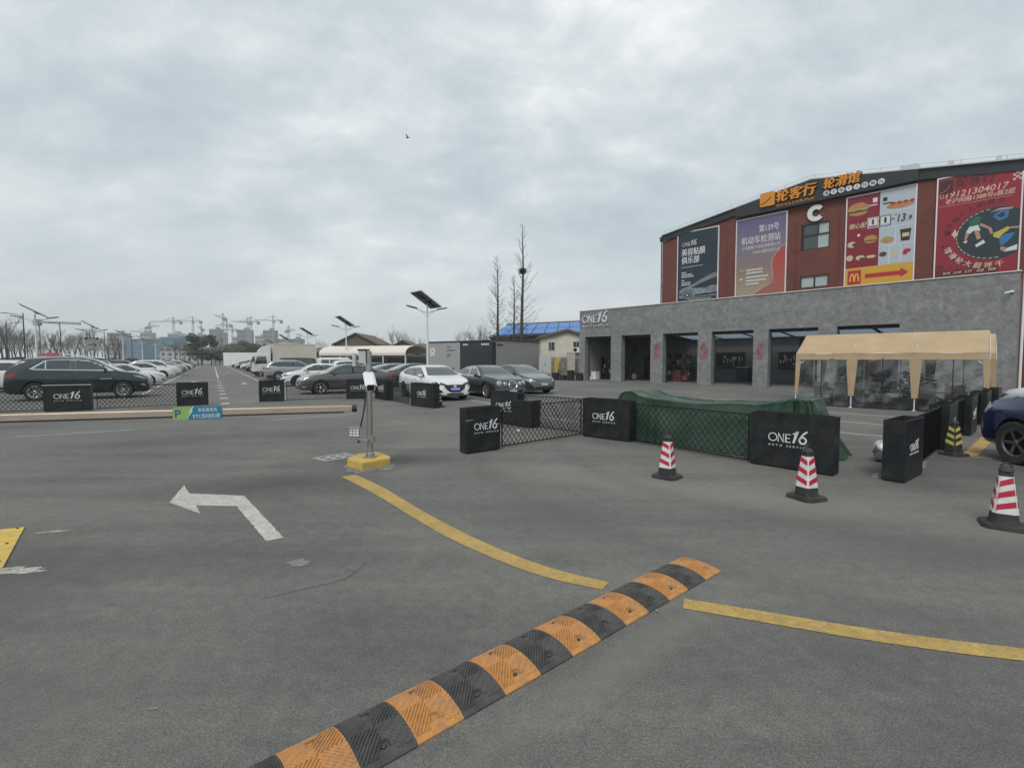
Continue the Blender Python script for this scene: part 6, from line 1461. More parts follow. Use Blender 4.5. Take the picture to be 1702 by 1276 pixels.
def round_lamps(root, bvh):
    for y, r_, z in ((0.40, 0.088, 0.645), (0.63, 0.11, 0.665)):
        for s in (1, -1):
            h = bvh.ray_cast(Vector((6, s * y, z)), Vector((-1, 0, 0))); x = h[0].x - 0.005
            w = MB(); w.lathe([(r_ * 1.15, -0.14), (r_ * 1.15, 0.0), (r_, 0.015)], 18, axis='X'); w.xf(Matrix.Translation((x, s * y, z)) @ Matrix.Rotation(s * 0.3, 4, 'Z')); o = w.build('headlight_bezel', mCHR, root, smooth=40)
            w = MB(); w.lathe([(0.0, 0.045), (r_ * 0.6, 0.035), (r_, 0.012)], 18, axis='X'); w.xf(Matrix.Translation((x, s * y, z)) @ Matrix.Rotation(s * 0.3, 4, 'Z')); w.build('headlight', mHL, o, smooth=60)
    w = MB(); X_ = lambda y, z: bvh.ray_cast(Vector((6, y, z)), Vector((-1, 0, 0)))[0].x
    pts = [(X_(0.2 * math.cos(R(a)), 0.6 + 0.17 * math.sin(R(a))) + 0.015, 0.2 * math.cos(R(a)), 0.6 + 0.17 * math.sin(R(a))) for a in range(0, 360, 15)]; w.tube(pts + [pts[0]], 0.022, 8); w.build('grille_ring', mCHR, root, smooth=50)
    w = MB(); w.add([(X_(0.19 * math.cos(R(a)), 0.6 + 0.16 * math.sin(R(a))) + 0.012, 0.19 * math.cos(R(a)), 0.6 + 0.16 * math.sin(R(a))) for a in range(0, 360, 20)], [tuple(range(18))]); w.build('grille', mTRIM, root)
    w = MB()
    for k in range(6): h_ = 0.15 * math.sqrt(max(0, 1 - ((k - 2.5) / 3.3) ** 2)); w.box((X_(-0.14 + 0.056 * k, 0.6) + 0.014, -0.14 + 0.056 * k, 0.6), (0.012, 0.012, 2 * h_))
    w.build('grille_bar', mCHR, root)
JAG = dict(SAL, L=4.86, W=1.82, top=[(-2.43, 0.6), (-2.41, 0.82), (-2.3, 0.96), (-1.8, 1.06), (-1.4, 1.17), (-0.9, 1.36), (-0.4, 1.44), (0.0, 1.45), (0.38, 1.39), (0.85, 1.17), (1.08, 1.04), (1.25, 1.0), (1.9, 0.92), (2.2, 0.83), (2.36, 0.7), (2.43, 0.55)], belt=[(-2.43, 0.58), (-2.3, 0.92), (-1.7, 0.99), (-1.0, 0.98), (0, 0.95), (1.1, 0.93), (1.8, 0.84), (2.2, 0.72), (2.43, 0.5)], bottom=BOT(4.86, 0.2), plan=PLAN(4.86, 0.6, 0.75), xf=1.5, xr=-1.42, trim=mCHR, tumble=0.44, plate_z=(0.34, 0.7),
    dlo=[(p[0], p[1] - 0.03) for p in SAL['dlo']], sidewin=[[(a, b - 0.03) for a, b in g_] for g_ in SAL['sidewin']], mirror=(0.78, 1.0),
    extras=[('tail_light', 'x-', [(0.4, 0.8), (0.8, 0.8), (0.75, 0.92), (0.45, 0.92)], mTL, 0.006, True), ('bumper_strip', 'x+', [(-0.78, 0.405), (0.78, 0.405), (0.78, 0.425), (-0.78, 0.425)], mCHR, 0.02, False), ('bumper_intake', 'x+', [(-0.5, 0.27), (0.5, 0.27), (0.45, 0.37), (-0.45, 0.37)], mTRIM, 0.006, False), ('fog_light', 'x+', ell(0.66, 0.33, 0.06, 0.05, 12), mHL, 0.008, True)], solids=[round_lamps])
FAST = dict(SAL, L=4.69, W=1.85, r=0.335, xf=1.45, xr=-1.42, tumble=0.42, plate=mPLG, top=[(-2.34, 0.6), (-2.32, 0.9), (-2.25, 1.05), (-1.8, 1.14), (-1.2, 1.31), (-0.6, 1.425), (-0.1, 1.45), (0.3, 1.41), (0.8, 1.22), (1.2, 1.03), (1.4, 0.97), (1.9, 0.86), (2.15, 0.77), (2.3, 0.62), (2.34, 0.48)],
    belt=[(-2.34, 0.58), (-2.25, 1.0), (-1.7, 1.04), (-1.0, 1.01), (0, 0.96), (1.1, 0.92), (1.8, 0.8), (2.15, 0.67), (2.34, 0.45)], bottom=BOT(4.69, 0.19), plan=PLAN(4.69, 0.66), z_sill=0.3,
    dlo=[(-1.5, 1.11), (-1.2, 1.04), (0.0, 0.99), (1.1, 0.965), (1.12, 0.98), (0.8, 1.15), (0.4, 1.33), (0.1, 1.38), (-0.4, 1.38), (-0.95, 1.29)], sidewin=[[(-1.4, 1.11), (-0.95, 1.05), (-0.95, 1.25)], [(-0.92, 1.05), (-0.18, 1.02), (-0.18, 1.35), (-0.4, 1.35), (-0.92, 1.26)], [(-0.1, 1.015), (0.98, 0.995), (0.76, 1.13), (0.36, 1.305), (0.08, 1.35), (-0.1, 1.35)]],
    wind=(1.2, 0.74, 0.4, 0.53), rearw=(-1.95, 0.6, -0.75, 0.52), seams=[-1.12, -0.14, 1.02], handles=[(-0.9, 0.9), (0.08, 0.87)], mirror=(0.85, 1.02), plate_z=(0.5, 0.85),
    extras=[('headlight', 'x+', [(0.5, 0.62), (0.72, 0.66), (0.8, 0.74), (0.76, 0.77), (0.58, 0.7)], mHL, 0.006, True), ('headlight', 'y', [(1.75, 0.76), (2.0, 0.66), (2.2, 0.6), (2.2, 0.65), (2.0, 0.74), (1.8, 0.8)], mHL, 0.007, True), ('tail_light', 'x-', [(0.45, 0.86), (0.84, 0.88), (0.84, 0.98), (0.5, 1.0)], mTL, 0.006, True), ('bumper_intake', 'x+', [(-0.6, 0.25), (0.6, 0.25), (0.5, 0.36), (-0.5, 0.36)], mTRIM, 0.008, False), ('bumper_intake', 'x+', [(0.62, 0.34), (0.76, 0.36), (0.76, 0.44), (0.66, 0.42)], mTRIM, 0.008, True)])
SUV = dict(CROSS, L=4.55, W=1.86, r=0.35, xf=1.38, xr=-1.3, tumble=0.32, top=[(-2.27, 0.7), (-2.25, 0.98), (-2.2, 1.1), (-2.05, 1.3), (-1.85, 1.52), (-1.65, 1.6), (-0.9, 1.66), (0.0, 1.67), (0.4, 1.6), (0.85, 1.37), (1.15, 1.16), (1.3, 1.12), (1.8, 1.04), (2.1, 0.93), (2.23, 0.78), (2.27, 0.62)],
    belt=[(-2.27, 0.68), (-2.2, 1.05), (-1.7, 1.15), (-0.9, 1.13), (0, 1.1), (1.1, 1.06), (1.8, 0.98), (2.1, 0.85), (2.27, 0.58)], bottom=BOT(4.55, 0.24), plan=PLAN(4.55), trim=mTRIM,
    dlo=[(-1.95, 1.26), (-1.3, 1.16), (0.0, 1.13), (1.02, 1.1), (1.05, 1.12), (0.8, 1.3), (0.4, 1.5), (0.1, 1.57), (-0.8, 1.57), (-1.5, 1.5)], sidewin=[[(-1.75, 1.26), (-1.2, 1.19), (-1.2, 1.5), (-1.45, 1.47)], [(-1.14, 1.185), (-0.24, 1.165), (-0.24, 1.53), (-0.8, 1.535), (-1.14, 1.51)], [(-0.15, 1.165), (0.9, 1.14), (0.72, 1.28), (0.36, 1.46), (0.08, 1.53), (-0.15, 1.53)]],
    wind=(1.12, 0.74, 0.4, 0.57), rearw=(-2.17, 0.66, -1.8, 0.56), seams=[-1.12, -0.19, 0.98], handles=[(-0.9, 1.0), (0.05, 0.97)], mirror=(0.82, 1.18), plate_z=(0.52, 0.8), rails=(-1.5, 0.2), clad=[[(-2.12, 0.42), (-2.12, 0.33), (-1.78, 0.3), (-1.72, 0.45)], [(-0.88, 0.4), (0.95, 0.38), (0.93, 0.26), (-0.86, 0.26)]],
    extras=[('headlight', 'x+', [(0.4, 0.78), (0.8, 0.8), (0.82, 0.9), (0.45, 0.87)], mHL, 0.006, True), ('headlight', 'y', [(1.78, 0.92), (2.05, 0.84), (2.18, 0.78), (2.12, 0.9), (1.85, 0.98)], mHL, 0.007, True), ('tail_light', 'x-', [(0.45, 0.92), (0.84, 0.92), (0.84, 1.05), (0.45, 1.03)], mTL, 0.006, True), ('tail_light', 'y', [(-2.24, 0.92), (-1.95, 0.97), (-1.85, 1.06), (-2.2, 1.08)], mTL, 0.007, True), ('grille', 'x+', [(-0.5, 0.58), (0.5, 0.58), (0.42, 0.82), (-0.42, 0.82)], mTRIM, 0.006, False), ('bumper_intake', 'x+', [(-0.65, 0.34), (0.65, 0.34), (0.6, 0.46), (-0.6, 0.46)], mTRIM, 0.006, False)])
BLUE = dict(SUV, top=[(x, z) for x, z in SUV['top']], extras=[('headlight', 'x+', [(0.5, 0.76), (0.8, 0.78), (0.8, 0.9), (0.6, 0.88), (0.48, 0.82)], mHL, 0.008, True), ('headlight', 'y', [(1.86, 0.9), (2.05, 0.8), (2.2, 0.76), (2.18, 0.86), (2.02, 0.94)], mHL, 0.008, True), ('tail_light', 'x-', [(0.45, 0.92), (0.84, 0.92), (0.84, 1.05), (0.45, 1.03)], mTL, 0.006, True), ('grille', 'x+', [(-0.45, 0.6), (0.45, 0.6), (0.5, 0.78), (-0.5, 0.78)], mTRIM, 0.006, False), ('bumper_intake', 'x+', [(-0.65, 0.34), (0.65, 0.34), (0.6, 0.46), (-0.6, 0.46)], mTRIM, 0.006, False)])
VAN = dict(SUV, L=4.6, W=1.78, r=0.33, xf=1.5, xr=-1.25, tumble=0.12, top=[(-2.3, 0.7), (-2.29, 1.2), (-2.27, 1.7), (-2.2, 1.86), (-1.5, 1.92), (0.2, 1.93), (0.7, 1.88), (1.05, 1.6), (1.4, 1.22), (1.6, 1.14), (2.1, 1.04), (2.25, 0.85), (2.3, 0.6)], belt=[(-2.3, 0.68), (-2.2, 1.12), (-1, 1.13), (1.3, 1.1), (2.0, 0.98), (2.3, 0.56)], bottom=BOT(4.6, 0.23), plan=PLAN(4.6, 0.78, 0.9), rails=None,
    dlo=[(-2.1, 1.2), (1.1, 1.17), (1.15, 1.22), (0.75, 1.7), (0.6, 1.78), (-2.05, 1.78)], trim=pWHT, sidewin=[[(-2.0, 1.22), (-1.25, 1.22), (-1.25, 1.72), (-1.95, 1.72)], [(-1.15, 1.22), (-0.2, 1.21), (-0.2, 1.72), (-1.15, 1.72)], [(-0.08, 1.21), (1.0, 1.2), (0.66, 1.68), (0.55, 1.72), (-0.08, 1.72)]], wind=(1.36, 0.74, 0.82, 0.66), rearw=(-0.6, 1.25, 0.6, 1.7), rearaxis='x-', seams=[-1.2, -0.14, 1.12], mirror=(1.0, 1.25), clad=None,
    extras=[('headlight', 'x+', [(0.4, 0.72), (0.8, 0.74), (0.8, 0.86), (0.45, 0.86)], mHL, 0.006, True), ('tail_light', 'x-', [(0.62, 0.9), (0.8, 0.9), (0.8, 1.3), (0.66, 1.3)], mTL, 0.006, True), ('grille', 'x+', [(-0.4, 0.56), (0.4, 0.56), (0.4, 0.72), (-0.4, 0.72)], mTRIM, 0.006, False)])
VAN['rearw'] = (-0.6, 1.25, 0.6, 1.25)

FWD = 31.7
GR_L, GR_R, GR_B, GR_M = 'cars parked along the left of the lane', 'cars parked along the right of the lane', 'cars parked in the rows behind', 'cars parked before the battery station'
c_eq = build_car('parked_car', 'dark green grey crossover with chrome window line behind the fence at the left', 'car', CROSS, pGRN_, 'ten', GR_L); place(c_eq, (-19.05, 21.5, 0), R(34.5)); c_eq.scale = (0.965, 1, 1.035)
c_sal = build_car('parked_car', 'brown grey saloon behind the lattice fence right of the lane', 'car', SAL, pGRY, 'five_bright', GR_R); place(c_sal, (*lane(26.2, 5.93), 0), R(180 + FWD))
c_hat = build_car('parked_car', 'white hatchback with dark open grille facing the camera', 'car', HAT, pWHT, 'five', GR_M); place(c_hat, (-3.57, 21.85, 0), R(-56.5))
c_jag = build_car('parked_car', 'dark slate saloon with four round headlights and an oval chrome grille', 'car', JAG, pNVY, 'mesh', GR_M); place(c_jag, (-1.25, 23.2, 0), R(-57.5))
c_fast = build_car('parked_car', 'gunmetal electric saloon without a grille, with a green plate', 'car', FAST, pGUN, 'five', GR_M); place(c_fast, (0.3, 25.9, 0), R(-56))
c_suv = build_car('parked_car', 'silver crossover backed in with its tail towards the lane', 'car', SUV, pSLV, 'five_bright', GR_R); place(c_suv, (*lane(45.2, 5.9), 0), R(FWD))
c_van = build_car('parked_van', 'boxy white van in front of the white carport', 'van', VAN, pWHT, 'five', GR_B); place(c_van, (*lane(52, 11.2), 0), R(FWD))
c_blu = build_car('parked_car', 'deep blue crossover cut off by the right edge of the picture', 'car', BLUE, pBLU_, 'five', 'cars at the right edge'); place(c_blu, (8.93, 6.37, 0), R(84.3))
def park(src, base, pm, loc, rz, label, group, plate=None, skip=()):
    sw = {base: pm}
    c = copy_tree(src, None, sw, skip); return place(c, (loc[0], loc[1], 0), rz, label, group, 'van' if src is c_van else 'car')
park(c_hat, pWHT, pWHT, (14.15, 11.34), R(84.3), 'white hatchback bonnet beyond the deep blue crossover', 'cars at the right edge')
A_, B_ = R(FWD), R(180 + FWD)
SRC = {'sal': (c_sal, pGRY), 'hat': (c_hat, pWHT), 'fast': (c_fast, pGUN), 'suv': (c_suv, pSLV), 'van': (c_van, pWHT), 'jag': (c_jag, pNVY)}
COL = {'white': pWHT, 'black': pBLK, 'silver': pSLV, 'slate': pNVY, 'gunmetal': pGUN, 'steel blue': pSTB, 'dark red': pRED_, 'champagne': pCHP, 'brown grey': pGRY}
def pk(t_, c, s, v, rz, label, grp, skip=()):
    src, base = SRC[t_]; park(src, base, COL[c], lane(s, v), rz + R(rnd.uniform(-1.2, 1.2)), label, grp, None, skip)
far = ('door_seam', 'door_handle', 'cladding', 'mirror_glass', 'plate_characters')
# left row
pk('sal', 'white', 35.3, -5.45, A_, 'white saloon peeping over the bonnet of the dark crossover', GR_L)
pk('fast', 'white', 41.2, -5.15, A_, 'white low sporting saloon just beyond the dark crossover', GR_L)
pk('sal', 'white', 56.0, -5.4, A_, 'white saloon with dark windows, third white car beyond the crossover', GR_L)
pk('suv', 'white', 64.0, -5.2, A_, 'white crossover with black grille behind the white saloons', GR_L)
seq = [('suv', 'black', 67, 'first black crossover beyond the white crossover on the left of the lane'), ('sal', 'champagne', 70, 'champagne saloon in the left row beyond the black crossover'), ('suv', 'silver', 73.2, 'silver crossover in the left row beyond the champagne saloon'), ('sal', 'steel blue', 76.5, 'steel blue saloon in the left row'), ('hat', 'slate', 80, 'slate hatchback in the left row beyond the steel blue saloon'), ('sal', 'white', 84, 'white saloon in the left row beyond the slate hatchback'), ('suv', 'gunmetal', 88, 'gunmetal crossover far along the left row'), ('sal', 'black', 93, 'black saloon far along the left row'), ('suv', 'white', 98, 'white crossover far along the left row'), ('sal', 'silver', 104, 'silver saloon far along the left row'), ('hat', 'white', 110, 'white hatchback near the far end of the left row'), ('sal', 'gunmetal', 117, 'gunmetal saloon near the far end of the left row'), ('suv', 'black', 124, 'last black crossover of the left row')]
for t_, c, s, l in seq: pk(t_, c, s, -5.4 + rnd.uniform(-0.25, 0.2), A_, l, GR_L, far)
# right row
pk('hat', 'white', 34.9, 6.0, B_, 'white hatchback nosing out behind the brown grey saloon', GR_R)
pk('van', 'black', 48.6, 5.9, B_, 'black people carrier between the silver crossover and the truck', GR_R, far)
seq = [('sal', 'slate', 64, 'slate saloon just beyond the truck cab'), ('suv', 'black', 70, 'black crossover beyond the truck on the right of the lane'), ('hat', 'white', 77, 'white hatchback beyond the black crossover on the right of the lane'), ('sal', 'gunmetal', 84, 'gunmetal saloon in the far right row'), ('suv', 'white', 92, 'white crossover in the far right row before the hoarding'), ('sal', 'black', 99, 'black saloon in the far right row before the hoarding'), ('suv', 'slate', 106, 'slate crossover in the far right row before the hoarding'), ('sal', 'white', 113, 'white saloon far down the right row'), ('hat', 'black', 120, 'black hatchback far down the right row'), ('sal', 'white', 128, 'white saloon farthest down the right row')]
for t_, c, s, l in seq: pk(t_, c, s, 5.9 + rnd.uniform(-0.3, 0.3), B_, l, GR_R, far)
# rows behind
for t_, c, s, v, rz, l in (('hat', 'steel blue', 33.2, 11.2, A_, 'steel blue hatchback behind the brown grey saloon roof'), ('sal', 'gunmetal', 30.4, 11.4, A_, 'gunmetal saloon roof showing left of the white hatchback facing the camera'), ('suv', 'white', 46.4, 11.3, A_, 'white crossover beside the boxy white van'), ('sal', 'black', 38.5, 11.2, A_, 'black saloon in front of the carport posts'), ('sal', 'silver', 58, 11.3, A_, 'silver saloon hidden behind the truck box'),
        ('suv', 'white', 36.2, -9.9, B_, 'white crossover tail at the left picture edge'), ('sal', 'black', 40.0, -10.1, B_, 'black saloon roof behind the dark crossover'), ('suv', 'silver', 45.5, -10.0, B_, 'silver crossover roof behind the dark crossover'), ('sal', 'white', 50.5, -10.2, B_, 'white saloon roof behind the dark crossover windows'), ('suv', 'black', 57, -10.0, B_, 'black crossover roof below the grey arrow sign'), ('sal', 'champagne', 61, -10.1, B_, 'champagne saloon roof behind the white saloons'), ('suv', 'slate', 70, -10.0, B_, 'slate crossover in the second row on the left'), ('sal', 'white', 78, -10.0, B_, 'white saloon in the second row on the left'), ('suv', 'white', 52, -26, A_, 'white crossover in the distant left rows below the first solar lamp'), ('sal', 'gunmetal', 47, -26, A_, 'gunmetal saloon in the distant left rows'), ('sal', 'black', 62, -26.2, A_, 'black saloon in the distant left rows near the arrow sign'), ('suv', 'silver', 70, -26, A_, 'silver crossover in the distant left rows')):
    pk(t_, c, s, v, rz, l, GR_B, far)

# ---- the box truck
tk = thing('box_truck', 'white box truck with a cream cargo box and rounded roof deflector', 'truck', (*lane(55.6, 6.3), 0), R(180 + FWD))
mBOX = M('cream truck box', (0.56, 0.53, 0.44), 0.6, var=0.06, dirt=(0.36, 0.33, 0.27), dscale=0.7, damt=0.4)
w = MB(); w.box((-0.95, 0, 2.15), (4.1, 2.1, 2.3)); w.build('cargo_box', mBOX, tk)
w = MB()
for x in (1.1, -3.0): w.box((x, -1.06, 2.15), (0.06, 0.04, 2.3)); w.box((x, 1.06, 2.15), (0.06, 0.04, 2.3))
for z in (1.02, 3.3):
    for y in (-1.06, 1.06): w.box((-0.95, y, z), (4.1, 0.05, 0.07))
w.build('box_edge', mWHITE, tk)
w = MB(); w.prism([(1.3, 0.55), (3.0, 0.55), (3.05, 1.2), (2.75, 2.1), (2.6, 2.2), (1.3, 2.25)], -0.98, 0.98, 'Y'); cab_ = w.build('cab', pWHT, tk)
w = MB(); w.prism([(1.3, 2.26), (2.55, 2.22), (2.3, 2.75), (1.9, 3.1), (1.35, 3.25)], -0.85, 0.85, 'Y'); w.build('roof_deflector', pWHT, tk)
for s in (1, -1):
    w = MB(); w.prism([(1.65, 1.35), (2.72, 1.3), (2.55, 2.02), (1.75, 2.05)], s * 0.983, s * 0.995, 'Y'); w.build('side_window', mCGL, cab_)
    w = MB(); w.box((2.85, s * 1.12, 1.65), (0.08, 0.18, 0.4)); w.tube([(2.7, s * 0.95, 1.9), (2.85, s * 1.12, 1.85)], 0.02, 6); w.build('mirror', mTRIM, cab_)
    w = MB(); w.box((3.03, s * 0.7, 0.85), (0.06, 0.4, 0.18)); w.build('headlight', mHL, cab_)
w = MB(); w.add([(3.06, -0.88, 1.25), (3.06, 0.88, 1.25), (2.78, 0.84, 2.06), (2.78, -0.84, 2.06)], [(0, 1, 2, 3)]); w.build('windscreen', mCGL, cab_)
w = MB(); w.box((3.04, 0, 1.0), (0.05, 0.9, 0.2)); w.build('grille', mTRIM, cab_)
w = MB(); w.box((-0.2, 0, 0.75), (6.0, 0.8, 0.22)); w.build('chassis', mCLAD, tk)
w = MB(); w.box((1.22, 0, 1.7), (0.12, 1.6, 1.2)); w.build('cab_back_frame', mCLAD, tk)
for x in (2.35, -1.8):
    for s in (1, -1): wo = link('wheel', TYRE_ME, tk, (x, s * 0.85, 0.38), 0 if s > 0 else math.pi); wo.scale = (1.12, 1.2, 1.12); link('rim', RIMS['five'], wo)
# ---------------------------------------------------------------- speed bump
SEG_L, SEG_W = 0.2493, 0.352
def bump_mesh(end=False):
    nx, ny = 104, 150; vs = []; fs = []
    for j in range(ny + 1):
        y = -SEG_W / 2 + SEG_W * j / ny; v = y / (SEG_W / 2)
        for i in range(nx + 1):
            x = -SEG_L / 2 + 0.0015 + (SEG_L - 0.003) * i / nx; u = x / (SEG_L / 2)
            base = 0.008 + 0.042 * max(0.0, 1 - abs(v) ** 2.0) ** 0.85
            if end: base = 0.008 + (base - 0.008) * math.sqrt(max(0.0, 1 - max(0.0, (u + 0.2) / 1.2) ** 2.4))
            a = abs(u) * 0.78 - abs(v) * 1.0
            p = (a / 0.128) % 1.0
            ridge = 1.0 if 0.1 < p < 0.62 else (p / 0.1 if p <= 0.1 else max(0.0, 1 - (p - 0.62) / 0.12))
            rim = 1.0
            if abs(v) > 0.86: rim = 0.0
            if abs(u) > 0.93: rim *= 0.35
            z = base + 0.0065 * ridge * rim
            # bolt pockets on both slopes
            dv = abs(v) - 0.62
            hw = 0.17 + 0.20 * max(0.0, dv)
            if abs(dv) < 0.10 and abs(u) < hw: z = base - 0.010
            elif 0.1 <= dv < 0.24 and abs(u) < 0.34 and rim: z = base + 0.001
            vs.append((x, y, z))
    for j in range(ny):
        for i in range(nx):
            k = j * (nx + 1) + i; fs.append((k, k + 1, k + nx + 2, k + nx + 1))
    n0 = len(vs)                                      # skirt down to the road
    ringi = [i for i in range(nx + 1)] + [j * (nx + 1) + nx for j in range(1, ny + 1)] + [ny * (nx + 1) + i for i in range(nx - 1, -1, -1)] + [j * (nx + 1) for j in range(ny - 1, 0, -1)]
    vs += [(vs[i][0], vs[i][1], 0.001) for i in ringi]
    m = len(ringi)
    for i in range(m): fs.append((ringi[i], n0 + i, n0 + (i + 1) % m, ringi[(i + 1) % m]))
    mb = MB(); mb.add(vs, fs); return mb
bd = Vector((0.765, 0.644)); brz = math.atan2(bd.y, bd.x)
bump_near = Vector((-0.414, 2.052)); bn = Vector((-bd.y, bd.x))
sb = thing('speed_bump', 'rubber speed bump of alternating orange and black ribbed segments', 'speed bump', (*(bump_near + bn * SEG_W / 2), 0), brz)
me_y = bump_mesh().mesh('bump_segment', mBUMPY, 28); me_k = me_y.copy(); me_k.materials.clear(); me_k.materials.append(mBUMPK)
me_e = bump_mesh(True).mesh('bump_end', mBUMPY, 28)
bolt_me = MB().lathe([(0.002, 0), (0.012, 0), (0.012, 0.006), (0.008, 0.009)], 10).mesh('bolt', M('rusty bolt', (0.09, 0.07, 0.06), 0.6, 0.5), 30)
for k in range(-4, 11):
    me = me_e if k == 10 else (me_y if k % 2 == 0 else me_k)
    s_ = link('rubber_segment', me, sb, (SEG_L * (k + 0.5), rnd.uniform(-0.002, 0.002), 0.0), rnd.uniform(-0.006, 0.006))
    for v in (-0.62, 0.62):
        if (k * 3 + int(v > 0)) % 5: link('bolt', bolt_me, s_, (rnd.uniform(-0.005, 0.005), v * SEG_W / 2, 0.026))

# ---------------------------------------------------------------- camera post with its yellow base
cp = thing('camera_post', 'steel post with a white camera and floodlight on a yellow concrete base', 'camera post', (-2.29, 7.75, 0), 0)
w = MB(); w.prism([(-0.34, -0.1), (0.02, -0.45), (0.33, -0.03), (0.30, 0.1), (-0.02, 0.5), (-0.3, 0.3)], 0, 0.13, 'Z')
bm = bmesh.new(); tmp = w.mesh('tmp', mYCON); bm.from_mesh(tmp); bmesh.ops.bevel(bm, geom=[e for e in bm.edges], offset=0.012, segments=2, affect='EDGES'); bm.to_mesh(tmp); bm.free(); tmp.name = 'concrete_base'
link('concrete_base', tmp, cp)
w = MB(); w.prism([(-0.40, -0.12), (0.02, -0.52), (0.39, -0.05), (0.34, 0.13), (-0.02, 0.56), (-0.36, 0.33)], 0, 0.012, 'Z'); w.build('mortar_bed', mSPL, cp)
w = MB(); w.lathe([(0.105, 0.13), (0.105, 0.157), (0.04, 0.16)], 20); w.lathe([(0.06, 0.157), (0.06, 0.2), (0.042, 0.21)], 16)
for k in range(4): a = R(45 + 90 * k); w.prism([(0.04, 0.157), (0.095, 0.157), (0.04, 0.25)], -0.003, 0.003, 'Y'); w.xf(Matrix.Rotation(a, 4, 'Z'), len(w.v) - 6)
w.build('flange', mSTEEL, cp, smooth=35)
MB().tube([(0, 0, 0.157), (0, 0, 1.84)], 0.046, 18).build('pole', mSTEEL, cp, smooth=40)
MB().tube([(0.028, -0.035, 0.45), (0.028, -0.036, 1.1)], 0.012, 8).build('conduit', mSTEEL, cp)
Mx = Matrix.Translation((0.045, -0.13, 1.36)) @ Matrix.Rotation(R(22), 4, 'Z') @ Matrix.Rotation(R(26), 4, 'X')
w = MB(); w.prism([(-0.065, -0.06), (0.065, -0.06), (0.075, 0.05), (0.04, 0.075), (-0.04, 0.075), (-0.075, 0.05)], -0.2, 0.16, 'Y'); w.xf(Mx); cb_ = w.build('camera_body', mWHITE, cp)
w = MB(); w.prism([(-0.085, 0.05), (-0.045, 0.08), (0.045, 0.08), (0.085, 0.05), (0.088, 0.055), (0.047, 0.088), (-0.047, 0.088), (-0.088, 0.055)], -0.26, 0.18, 'Y'); w.xf(Mx); w.build('sun_hood', mWHITE, cb_)
w = MB(); w.box((0, -0.202, -0.005), (0.1, 0.012, 0.085)); w.xf(Mx); fl = w.build('lens_plate', mBLKP, cb_)
w = MB(); w.box((0, 0.0, -0.09), (0.06, 0.1, 0.08)); w.xf(Mx); w.build('swivel', mGALV, cb_)
MB().tube([(0.0, -0.02, 1.24), (0.03, -0.11, 1.25), (0.03, -0.12, 1.3)], 0.022, 8).build('camera_bracket', mGALV, cp)
w = MB(); w.lathe([(0.052, 1.18), (0.052, 1.26)], 16); w.lathe([(0.05, 0.36), (0.05, 0.48)], 16); w.build('pole_clamp', mSTEEL, cp, smooth=40)
w = MB(); w.box((-0.085, -0.03, 1.745), (0.11, 0.08, 0.2)); w.build('sensor_housing', M('grey sensor housing', (0.42, 0.44, 0.45), 0.4, var=0.15, scale=12), cp)
w = MB(); w.box((-0.07, -0.03, 1.858), (0.17, 0.09, 0.025)); w.build('sensor_cap', mBLKP, cp)
w = MB(); w.box((-0.235, 0.02, 1.7), (0.055, 0.06, 0.2)); w.tube([(-0.21, 0.02, 1.68), (0, 0, 1.68)], 0.015, 6); w.build('small_sensor', mGALV, cp)
w = MB(); w.box((-0.2, -0.12, 0.555), (0.2, 0.05, 0.16)); fo = w.build('floodlight', mGALV, cp)
w = MB(); w.box((-0.2, -0.148, 0.555), (0.18, 0.006, 0.14)); w.build('light_frame', mBLKP, fo)
mLED = M('unlit white led', (0.75, 0.75, 0.72), 0.3, var=0.02)
for i in range(3):
    for j in range(3): MB().box((-0.2 + 0.054 * (i - 1), -0.153, 0.555 + 0.042 * (j - 1)), (0.046, 0.006, 0.034)).build('led_cell', mLED, fo)
w = MB(); w.tube([(-0.305, -0.1, 0.56), (-0.305, -0.1, 0.44), (-0.1, -0.08, 0.42), (0, 0, 0.42)], 0.008, 6); w.build('light_bracket', mGALV, fo)
w = MB(); w.box((-0.08, -0.07, 0.41), (0.16, 0.05, 0.035)); w.box((0.045, 0, 0.43), (0.05, 0.1, 0.1)); w.build('clamp_arm', mSTEEL, cp)
MB().tube([(-0.14, -0.1, 0.4), (-0.165, -0.11, 0.4)], 0.022, 8).build('knob', mBLKP, cp)
MB().tube([(-0.12, -0.1, 0.63), (-0.085, -0.07, 0.8), (-0.055, -0.05, 1.0), (-0.04, -0.055, 1.2)], 0.012, 8).build('cable', mBLKP, cp)

# ---------------------------------------------------------------- barrier arm
mARM = M('pinkish anodised barrier arm', (0.40, 0.325, 0.265), 0.38, 0.25, var=0.1, scale=3)
a0, a1 = Vector((-9.6, 5.27, 0.955)), Vector((-2.40, 7.43, 0.985)); ad = (a1 - a0); arz = math.atan2(ad.y, ad.x); AL = ad.xy.length
ba = thing('parking_barrier', 'closed pinkish metal parking barrier arm with a small blue and green sign', 'barrier', a0, arz)
w = MB(); w.prism([(-0.022, -0.036), (-0.018, -0.043), (0.018, -0.043), (0.022, -0.036), (0.022, 0.036), (0.018, 0.043), (-0.018, 0.043), (-0.022, 0.036)], 0, AL - 0.05, 'X'); w.build('beam', mARM, ba, smooth=20)
w = MB(); w.box((AL / 2 - 0.05, 0, 0.0475), (AL - 0.12, 0.02, 0.008)); w.build('top_strip', M('pale brass strip', (0.62, 0.5, 0.3), 0.35, 0.3), ba)
w = MB(); w.box((AL / 2 - 0.08, 0, -0.0525), (AL - 0.2, 0.03, 0.018)); w.build('rubber_edge', mBLKP, ba)
w = MB(); w.tube([(AL - 0.06, 0, 0), (AL + 0.01, 0, 0)], 0.056, 16); w.build('end_cap', mBLKP, ba)
